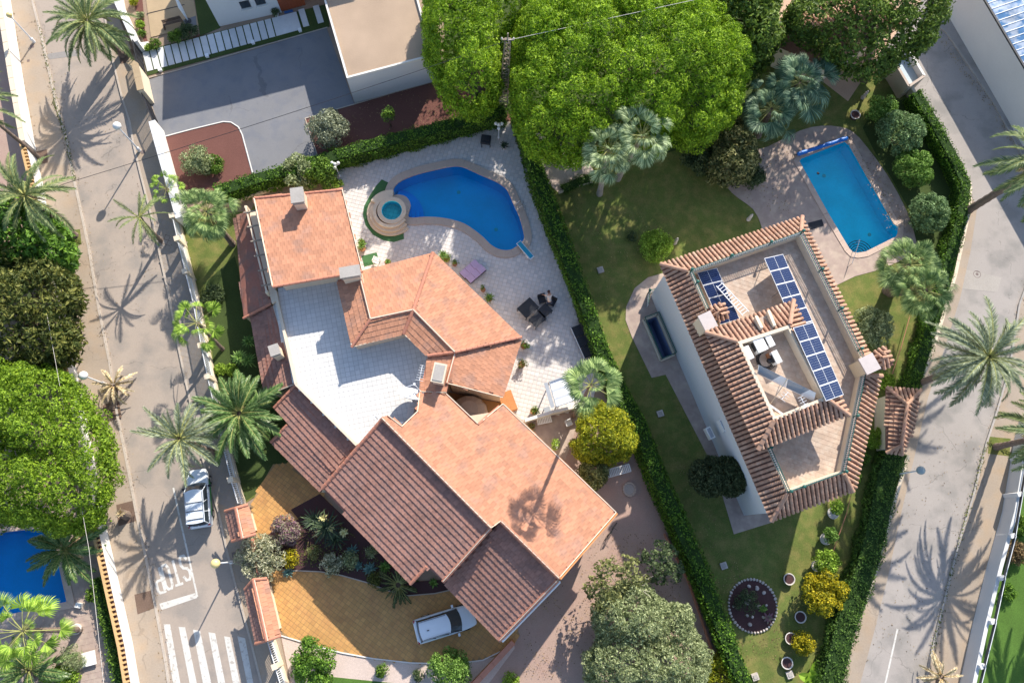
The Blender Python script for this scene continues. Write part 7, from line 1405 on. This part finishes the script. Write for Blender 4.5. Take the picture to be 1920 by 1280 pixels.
# white loungers
def lounger(lab, ctr, rz, L_=1.9, z=.35, group=None, slats=14):
    c = P(*ctr, z); t = thing('sun_lounger', lab, 'sun lounger', (c[0], c[1], .03), group); cc, ss = math.cos(rz), math.sin(rz); T = lambda x, y, zz: (c[0]+x*cc-y*ss, c[1]+x*ss+y*cc, zz)
    for s in (-.3, .3): MB().bar(T(-L_/2, s, z), T(L_/2, s, z), .07, .07).build('rail', MAT['white_plastic'], t)
    for i in range(slats): x = -L_/2+L_*(i+.5)/slats; MB().bar(T(x, -.3, z+.02+(max(0, x-.35)*.35)), T(x, .3, z+.02+(max(0, x-.35)*.35)), L_/slats*.7, .025).build('slat', MAT['white_plastic'], t)
    for x in (-L_*.4, L_*.4):
        for s in (-.27, .27): MB().bar(T(x, s, z), T(x, s, .03), .05).build('leg', MAT['white_plastic'], t)
    return t
lounger('white slatted plastic lounger below the yellow tree', (1160, 882), math.radians(15)); 
t = lounger('small white slatted lounger against the white yard wall', (1020, 786), math.radians(12), 1.2, .3, slats=9)
# white monobloc chair
def wchair(lab, ctr, rz, z0=.03):
    c = P(*ctr, .45); t = thing('plastic_chair', lab, 'chair', (c[0], c[1], z0)); cc, ss = math.cos(rz), math.sin(rz); T = lambda x, y, zz: (c[0]+x*cc-y*ss, c[1]+x*ss+y*cc, zz)
    MB().box(T(0, 0, .45), (.46, .46, .04), rz).build('seat', MAT['white_plastic'], t); MB().box(T(0, .24, .68), (.46, .05, .45), rz).build('backrest', MAT['white_plastic'], t)
    for s in (-1, 1): MB().bar(T(s*.24, -.2, .65), T(s*.24, .24, .65), .05, .03).build('armrest', MAT['white_plastic'], t); MB().bar(T(s*.22, -.22, z0), T(s*.24, -.2, .65), .04).build('leg', MAT['white_plastic'], t); MB().bar(T(s*.22, .22, z0), T(s*.22, .22, .45), .04).build('leg', MAT['white_plastic'], t)
wchair('white plastic chair beside the low tiled yard under the fan palm', (1066, 793), .4); wchair('white plastic chair at the corner of the green turf square', (706, 489), 1.2)
# white canopy (pergola tent)
t = thing('garden_canopy', 'white fabric canopy on a grey frame at the lower corner of the pool deck', 'canopy', (*P(1050, 745, 0)[:2], .045))
cq = [(1030, 716), (1074, 700), (1092, 745), (1043, 762)]; Q3 = [P(*p, 2.5) for p in cq]; mid = np.mean(Q3, 0); Q4 = [Q3[0], (Q3[0]+Q3[1])/2, Q3[1], Q3[2], (Q3[2]+Q3[3])/2, Q3[3]]
for k in range(3):
    f0, f1 = k/3, (k+1)/3; g_ = lambda u, v: (Q3[0]*(1-u)+Q3[1]*u)*(1-v)+(Q3[3]*(1-u)+Q3[2]*u)*v
    mb = MB(); VV = []; 
    for i in range(7):
        for j in range(5): u = i/6; v = f0+(f1-f0)*j/4; p = g_(u, v); VV.append(p+[0, 0, -.10*math.sin(math.pi*j/4)])
    mb.add(VV, [(i*5+j, (i+1)*5+j, (i+1)*5+j+1, i*5+j+1) for i in range(6) for j in range(4)]); mb.build('fabric', MAT['white_fabric'], t)
for i in range(4): MB().bar(Q3[i], Q3[(i+1) % 4], .08, .1).build('frame_bar', MAT['grey_fabric'], t); MB().bar((Q3[i][0], Q3[i][1], .045), Q3[i], .08).build('post', MAT['grey_fabric'], t)
MB().bar(Q3[0]+[-.28, -.05, -.05], Q3[3]+[-.28, -.05, -.05], .3, .05).build('side_rail', MAT['grey_fabric'], t)
table('side_table', 'small grey table in the shade beside the canopy', (1026, 768), .5, .5, .45, .3, MAT['grey_fabric'], DM, z0=.045)
# potted plants round the pavilion
def potted(lab, ctr, r, kind='yucca', h=.6, pot=(.26, .36), n=30, mat='yucca', pm='terra_pot'):
    b = P(*ctr, .05); t = thing('potted_plant', lab, 'potted plant', (b[0], b[1], .045)); pot_mb(b, .045, pot[0], pot[1]).build('pot', MAT[pm], t); 
    if kind == 'yucca': mb = MB(); mb_rosette(mb, b+np.array([0, 0, h]), r, n, .055, 80, 5, .5); mb.build('leaves', MAT[mat], t); MB().tube([b+[0, 0, .2], b+[0, 0, h]], .03, 6).build('stem', BK, t)
    else: V, Q = puffs([b+np.array([RNG.normal(0, r*.3), RNG.normal(0, r*.3), h+RNG.normal(0, r*.3)])-org(t) for _ in range(6)], [r*.6]*6, .06, 330); link('foliage', npmesh('foliage', V, Q, MAT[mat]), t); MB().tube([b+[0, 0, .2], b+[0, 0, h]], .025, 6).build('stem', BK, t)
    return t
potted('spiky potted plant by the north-west block, on the deck', (681, 468), .5, h=.9); potted('low potted plant left of the green turf square', (680, 458), .4, 'leaf', .5, mat='bushg'); potted('small yellowish potted plant at the pavilion eave', (728, 494), .32, h=.4, mat='yucca')
potted('spiky potted yucca at the top corner of the pavilion roof', (831, 484), .62, h=.7); potted('short round potted plant beside the corner yucca', (838, 488), .35, 'leaf', .5, mat='lime'); potted('slim potted shrub beside the lilac sun beds', (853, 497), .28, 'leaf', .9, (.2, .3), mat='bushg'); potted('slim potted cactus-like plant below the lilac beds', (906, 545), .25, 'leaf', 1.0, (.2, .3), mat='bushg'); potted('spiky potted yucca below the lilac beds', (917, 562), .58, h=.6)
potted('bushy potted plant on the right side of the pavilion, upper', (982, 650), .38, 'leaf', .6, mat='bushg'); potted('round reddish green potted plant on the right side of the pavilion, lower', (978, 685), .45, 'leaf', .6, mat='cypress'); potted('leafy potted plant at the yard wall by the canopy', (1000, 772), .45, 'leaf', .7, mat='bushg'); potted('dark potted yucca near the garden lamp at the top of the deck', (945, 277), .5, h=.4, mat='cactus_dark', pm='white_pot'); potted('potted shrub in the tiled yard beside the orange roof', (996, 800), .35, 'leaf', .5, mat='sparse'); potted('bright potted shrub in a box by the orange roof eave', (1041, 836), .5, 'leaf', .7, mat='lime', pm='white_pot'); potted('dark wicker pot with plant at the end of the sofa', (1107, 682), .28, 'leaf', .35, mat='cactus_dark', pm='dry'); potted('small red pot on the corner of the roof terrace', (517, 560), .2, 'leaf', .3, mat='cactus_dark') 
# outdoor shower / small green post in the hedge
t = thing('fountain', 'green topped little wall fountain set in the hedge', 'fountain', P(707, 292, .03)); MB().box((*P(707, 285, .7)[:2], .7), (.5, .4, 1.3), .25).build('body', MAT['green_mat'], t); MB().box((*P(709, 290, .3)[:2], .25), (.55, .5, .4), .25).build('basin', MAT['white_pot'], t)
# statues and spot stones on the lawn
for i, (a, b, lab) in enumerate(((1126, 506, 'pale square stone block on the left of the shaded lawn'), (1238, 775, 'small pale stone block in the narrow shaded lawn'), (1357, 1060, 'small pale stone block near the stone ring bed'), (1416, 1268, 'pale stone ornament at the bottom of the lower lawn'), (1481, 1264, 'second pale stone ornament at the bottom of the lower lawn'))):
    c = P(a, b, .15); t = thing('stone_block', lab, 'stone ornament', (c[0], c[1], .02)); MB().box((c[0], c[1], .12), (.5, .5, .22), .3).build('base', MAT['stone'], t); MB().box((c[0], c[1], .24), (.3, .3, .06), .3).build('top', MAT['concrete'], t)
for i, (a, b, lab) in enumerate(((1403, 412, 'pale statue at the patio edge on the shaded lawn'), (1265, 456, 'small statue beside the lime shrub'), (1617, 184, 'pale statue in the shade near the bin enclosure'), (1688, 308, 'small statue between the round shrubs'))):
    b_ = P(a, b, .02); t = thing('garden_statue', lab, 'statue', b_); MB().lathe(b_, [(.18, 0), (.18, .2), (.12, .25), (.12, .35)], 8).build('plinth', MAT['stone'], t); MB().lathe(b_+[0, 0, .35], [(.12, 0), (.15, .2), (.11, .35), (.14, .5), (.05, .6), (.09, .68), (.08, .78), (.01, .84)], 12).build('figure', MAT['stone'], t)
# terrace of the top left neighbour: bench and parasol
t = thing('bench', 'low dark red timber bench on the sandy terrace', 'bench', P(327, 45, .06)); c0_, c1_ = P(306, 48, .45), P(340, 39, .45)
for k in range(3): o_ = np.array([.03, -.16, 0])*k; MB().bar(c0_-o_, c1_-o_, .14, .04).build('seat_board', MAT['bark'], t)
for k in range(2): MB().bar(c0_+[-.03, .18, .2+.18*k], c1_+[-.03, .18, .2+.18*k], .05, .13).build('back_board', MAT['bark'], t)
for q in (c0_, c1_): MB().box((q[0], q[1], .25), (.08, .5, .4), .26).build('leg', MAT['bark'], t)
t = thing('parasol', 'closed white parasol leaning across the sandy terrace', 'parasol', P(354, 40, .06)); MB().tube([P(329, -6, 2.6), P(338, 14, 1.9), P(352, 38, .6)], [.10, .17, .05], 10).build('folded_fabric', MAT['white_fabric'], t); MB().lathe(P(353, 40, .06), [(.3, 0), (.3, .08), (.05, .1), (.04, .6)], 12).build('base', MAT['dark_metal'], t); tag(MB().slab(W([(343, 38), (367, 30), (369, 50), (350, 54)], .09), .03).build('paving_pad', MAT['driveway_grey']), 'grey square paving pad at the foot of the closed parasol', 'paving')
# bicycle lying by the orange gable
t = thing('bicycle', 'black bicycle standing by the gable wall of the orange roof', 'bicycle', (*P(1143, 1000, 0)[:2], .03)); a_, b_ = P(1138, 1006, .36), P(1152, 986, .36)
d = (b_-a_)/np.linalg.norm(b_-a_)
for q in (a_, b_): mb = MB(); k = 18; mb.tube([q+d*.34*math.cos(x)+np.array([0, 0, .34*math.sin(x)]) for x in np.linspace(0, 2*math.pi, k)], .022, 5, cap=False); mb.build('wheel', MAT['rubber'], t)
mb = MB(); s_ = a_+d*.42+[0, 0, .45]; h_ = b_-d*.18+[0, 0, .5]; cr_ = a_+d*.45+[0, 0, -.05]; mb.tube([a_, s_], .018, 5); mb.tube([a_, cr_, h_, s_, cr_], .02, 5); mb.tube([b_, h_, h_+[0, 0, .12]], .02, 5); mb.build('frame', MAT['dark_metal'], t); nn = np.array([-d[1], d[0], 0]); MB().tube([h_+[0, 0, .12]-nn*.28, h_+[0, 0, .12]+nn*.28], .018, 5).build('handlebar', MAT['dark_metal'], t); MB().box(s_+[0, 0, .05], (.12, .26, .05), math.atan2(d[1], d[0])+1.57).build('saddle', MAT['rubber'], t)
# ================================================================== the person leaning over behind the tables
def skinned(name, pts, edges, rad, mat, parent, sub=2):
    me = bpy.data.meshes.new(name); O = org(parent); me.from_pydata([tuple(np.array(p)-O) for p in pts], edges, []); o = link(name, me, parent); md = o.modifiers.new('s', 'SKIN'); sv = me.skin_vertices[0].data
    for i, r in enumerate(rad): sv[i].radius = (r, r) if not hasattr(r, '__len__') else r
    sv[0].use_root = True; sb = o.modifiers.new('u', 'SUBSURF'); sb.levels = sb.render_levels = sub; me.materials.append(mat); return o
g0 = P(1029, 572, 0); pr_ = thing('person', 'brown haired person in a cream top bending forward behind the dark tables', 'person', (g0[0], g0[1], .045)); f_ = np.array([-.12, .99, 0.]); s_ = np.array([.99, .12, 0.]); up = np.array([0, 0, 1.])
def bp(fw, sd, z): return g0+f_*fw+s_*sd+up*z
pel = bp(0, 0, .92); ch = bp(.34, 0, 1.18); sh_ = bp(.52, 0, 1.26); nk = bp(.62, 0, 1.30); hd = bp(.76, 0, 1.33)
pts = [pel, bp(.17, 0, 1.06), ch, sh_, nk, hd, bp(.46, -.19, 1.23), bp(.62, -.34, 1.02), bp(.72, -.52, .88), bp(.74, -.60, .84), bp(.46, .19, 1.23), bp(.58, .24, .97), bp(.70, .20, .80), bp(.75, .18, .76), bp(0, -.10, .86), bp(.04, -.12, .48), bp(-.02, -.13, .11), bp(.12, -.14, .07), bp(0, .10, .86), bp(.02, .12, .48), bp(-.04, .13, .11), bp(.10, .14, .07)]
ed = [(0, 1), (1, 2), (2, 3), (3, 4), (4, 5), (3, 6), (6, 7), (7, 8), (8, 9), (3, 10), (10, 11), (11, 12), (12, 13), (0, 14), (14, 15), (15, 16), (16, 17), (0, 18), (18, 19), (19, 20), (20, 21)]
skinned('body', pts, ed, [.14, .13, .145, .11, .055, .085, .055, .042, .032, .03, .055, .042, .032, .03, .09, .06, .042, .04, .09, .06, .042, .04], MAT['skin'], pr_)
skinned('top', [pel+up*.03, bp(.17, 0, 1.07), ch, sh_, bp(.47, -.20, 1.23), bp(.55, -.28, 1.12), bp(.47, .20, 1.23), bp(.54, .23, 1.10)], [(0, 1), (1, 2), (2, 3), (3, 4), (4, 5), (3, 6), (6, 7)], [.19, .175, .19, .14, .075, .065, .075, .065], MAT['shirt'], pr_)
skinned('trousers', [bp(0, 0, .90), bp(0, -.10, .84), bp(.04, -.12, .48), bp(-.02, -.13, .14), bp(0, .10, .84), bp(.02, .12, .48), bp(-.04, .13, .14)], [(0, 1), (1, 2), (2, 3), (0, 4), (4, 5), (5, 6)], [.175, .11, .078, .06, .11, .078, .06], MAT['trousers'], pr_)
mb = MB(); mb.sph(bp(.77, 0, 1.385), (.12, .135, .10), 14, 9); mb.sph(bp(.64, .0, 1.42), (.07, .10, .055), 10, 7); mb.sph(bp(.83, .04, 1.33), (.10, .09, .09), 10, 7); mb.build('hair', MAT['hair'], pr_, smooth=True)
for sgn, wr in ((-1, pts[9]), (1, pts[13])):
    for k, l in enumerate((.075, .085, .08, .065)): q = wr+f_*.03+s_*(k-1.5)*.022; MB().tube([wr, q+f_*.03, q+f_*(.03+l*.6)-up*.01, q+f_*(.03+l)-up*.035], [.016, .011, .009, .007], 6).build('finger', MAT['skin'], pr_)
    MB().tube([wr, wr-s_*sgn*.045+f_*.02, wr-s_*sgn*.06+f_*.06-up*.02], [.015, .012, .009], 6).build('thumb', MAT['skin'], pr_)
mb = MB(); mb.sph(bp(.83, 0, 1.25), (.022, .03, .022), 8, 6); mb.build('nose', MAT['skin'], pr_)
for s in (-.035, .035): MB().sph(bp(.845, s, 1.29), .013, 8, 6).build('eye', MAT['dark_metal'], pr_); 
for s in (-.088, .088): MB().sph(bp(.77, s, 1.32), (.015, .03, .035), 8, 6).build('ear', MAT['skin'], pr_)
MB().bar(bp(.84, -.03, 1.215), bp(.84, .03, 1.215), .012).build('mouth', MAT['wood_red'], pr_)
for o in list(bpy.data.objects):      # lone leftovers of a label-less kind would be read as things
    if o.parent is None and o.type == 'MESH' and 'label' not in o and 'kind' not in o: o['kind'] = 'structure'

# ================================================================== leaf litter and weeds (nobody could count them)
def scatter(name, label, lines, areas, n, size, mat, z=.03, spread=.25):
    pts = []
    for line, m in lines:
        ps = [P(x, y, z) for x, y in line]; Ls = np.array([np.linalg.norm(b-a) for a, b in zip(ps[:-1], ps[1:])]); cum = Ls/Ls.sum()
        for i in RNG.choice(len(Ls), m, p=cum): f = RNG.random(); q = ps[i]*(1-f)+ps[i+1]*f; pts.append((q[0]+RNG.normal(0, spread), q[1]+RNG.normal(0, spread*.5), z+RNG.uniform(0, .02)))
    for ring, m in areas:
        A = np.array([p[:2] for p in W(ring, z)]); x0, y0 = A.min(0); x1, y1 = A.max(0); k = 0
        while k < m:
            X = RNG.uniform(x0, x1, m); Y = RNG.uniform(y0, y1, m); ok = pip(X, Y, A)&(np.sin(X*1.3)*np.cos(Y*1.1+1) > RNG.uniform(-1, .6, m))
            for a, b in zip(X[ok], Y[ok]): pts.append((a, b, z+RNG.uniform(0, .02))); k += 1
            if not ok.any(): break
    C = np.array(pts); V, Q = leaf_quads(C, np.tile([0, 0, 1.], (len(C), 1)), size*RNG.uniform(.5, 1.4, len(C)), .55, .8)
    o = link(name, npmesh(name, V, Q, mat)); tag(o, label, 'litter' if 'litter' in name else 'weeds', None, 'stuff')
scatter('leaf_litter', 'dry leaf litter along the kerbs and under the trees', [(LK, 700), ([(1755, 60), (1860, 200), (1920, 300)], 300), (EK2, 350), (LW[:8], 500)], [([(560, 222), (830, 150), (960, 225), (600, 300)], 500), ([(990, 1000), (1240, 1000), (1340, 1270), (980, 1270)], 900), ([(1380, 240), (1480, 240), (1480, 400), (1400, 400)], 300), ([(1590, 260), (1640, 290), (1710, 440), (1680, 470)], 260)], 0, .055, MAT['litter'], .145)
scatter('leaf_litter', 'scattered fallen leaves on the lawns and the left street', [], [([(1060, 350), (1240, 420), (1240, 500), (1180, 640), (1120, 560)], 500), ([(1240, 800), (1360, 1000), (1440, 1200), (1560, 1000), (1500, 1240), (1400, 1240)], 700), ([(60, 100), (240, 200), (330, 600), (200, 620)], 260), ([(1730, 800), (1850, 800), (1740, 1240), (1620, 1240)], 260)], 0, .045, MAT['litter'], .035)
scatter('weeds', 'green weeds growing out of the joint along the left kerb', [([(100, 185), (125, 265), (140, 340)], 260), ([(70, 40), (82, 90), (103, 185)], 90), ([(1745, 1230), (1800, 1010), (1850, 830)], 260), ([(128, 440), (150, 455)], 120), ([(1855, 830), (1893, 850)], 260)], [], 0, .07, MAT['cypress'], .16, .1)
scatter('groundcover', 'sparse dry tufts in the dark planting bed', [], [([(560, 965), (620, 960), (760, 1095), (640, 1070), (540, 1055)], 900)], 0, .06, MAT['cypress'], .08)
# repair patches and stains on the streets: thin separate skins of asphalt
for i, (ring, c_) in enumerate((([(84, 102), (150, 92), (152, 104), (88, 112)], 'asphalt_grey'), ([(1788, 500), (1878, 520), (1870, 548), (1792, 540)], 'asphalt_pale'), ([(1745, 1120), (1765, 1100), (1780, 1180), (1760, 1190)], 'asphalt_pale'), ([(236, 225), (246, 228), (256, 285), (250, 290)], 'asphalt_pale'))):
    M('asphalt_grey', (.27, .25, .235), .08, 9, .1, .4, rough=.95); M('asphalt_pale', (.36, .325, .29), .08, 9, .1, .4, rough=.95); MB().prism([p[:2] for p in W(ring, .026)], .015, .0275).build('asphalt_patch', MATS[c_], kind='structure')
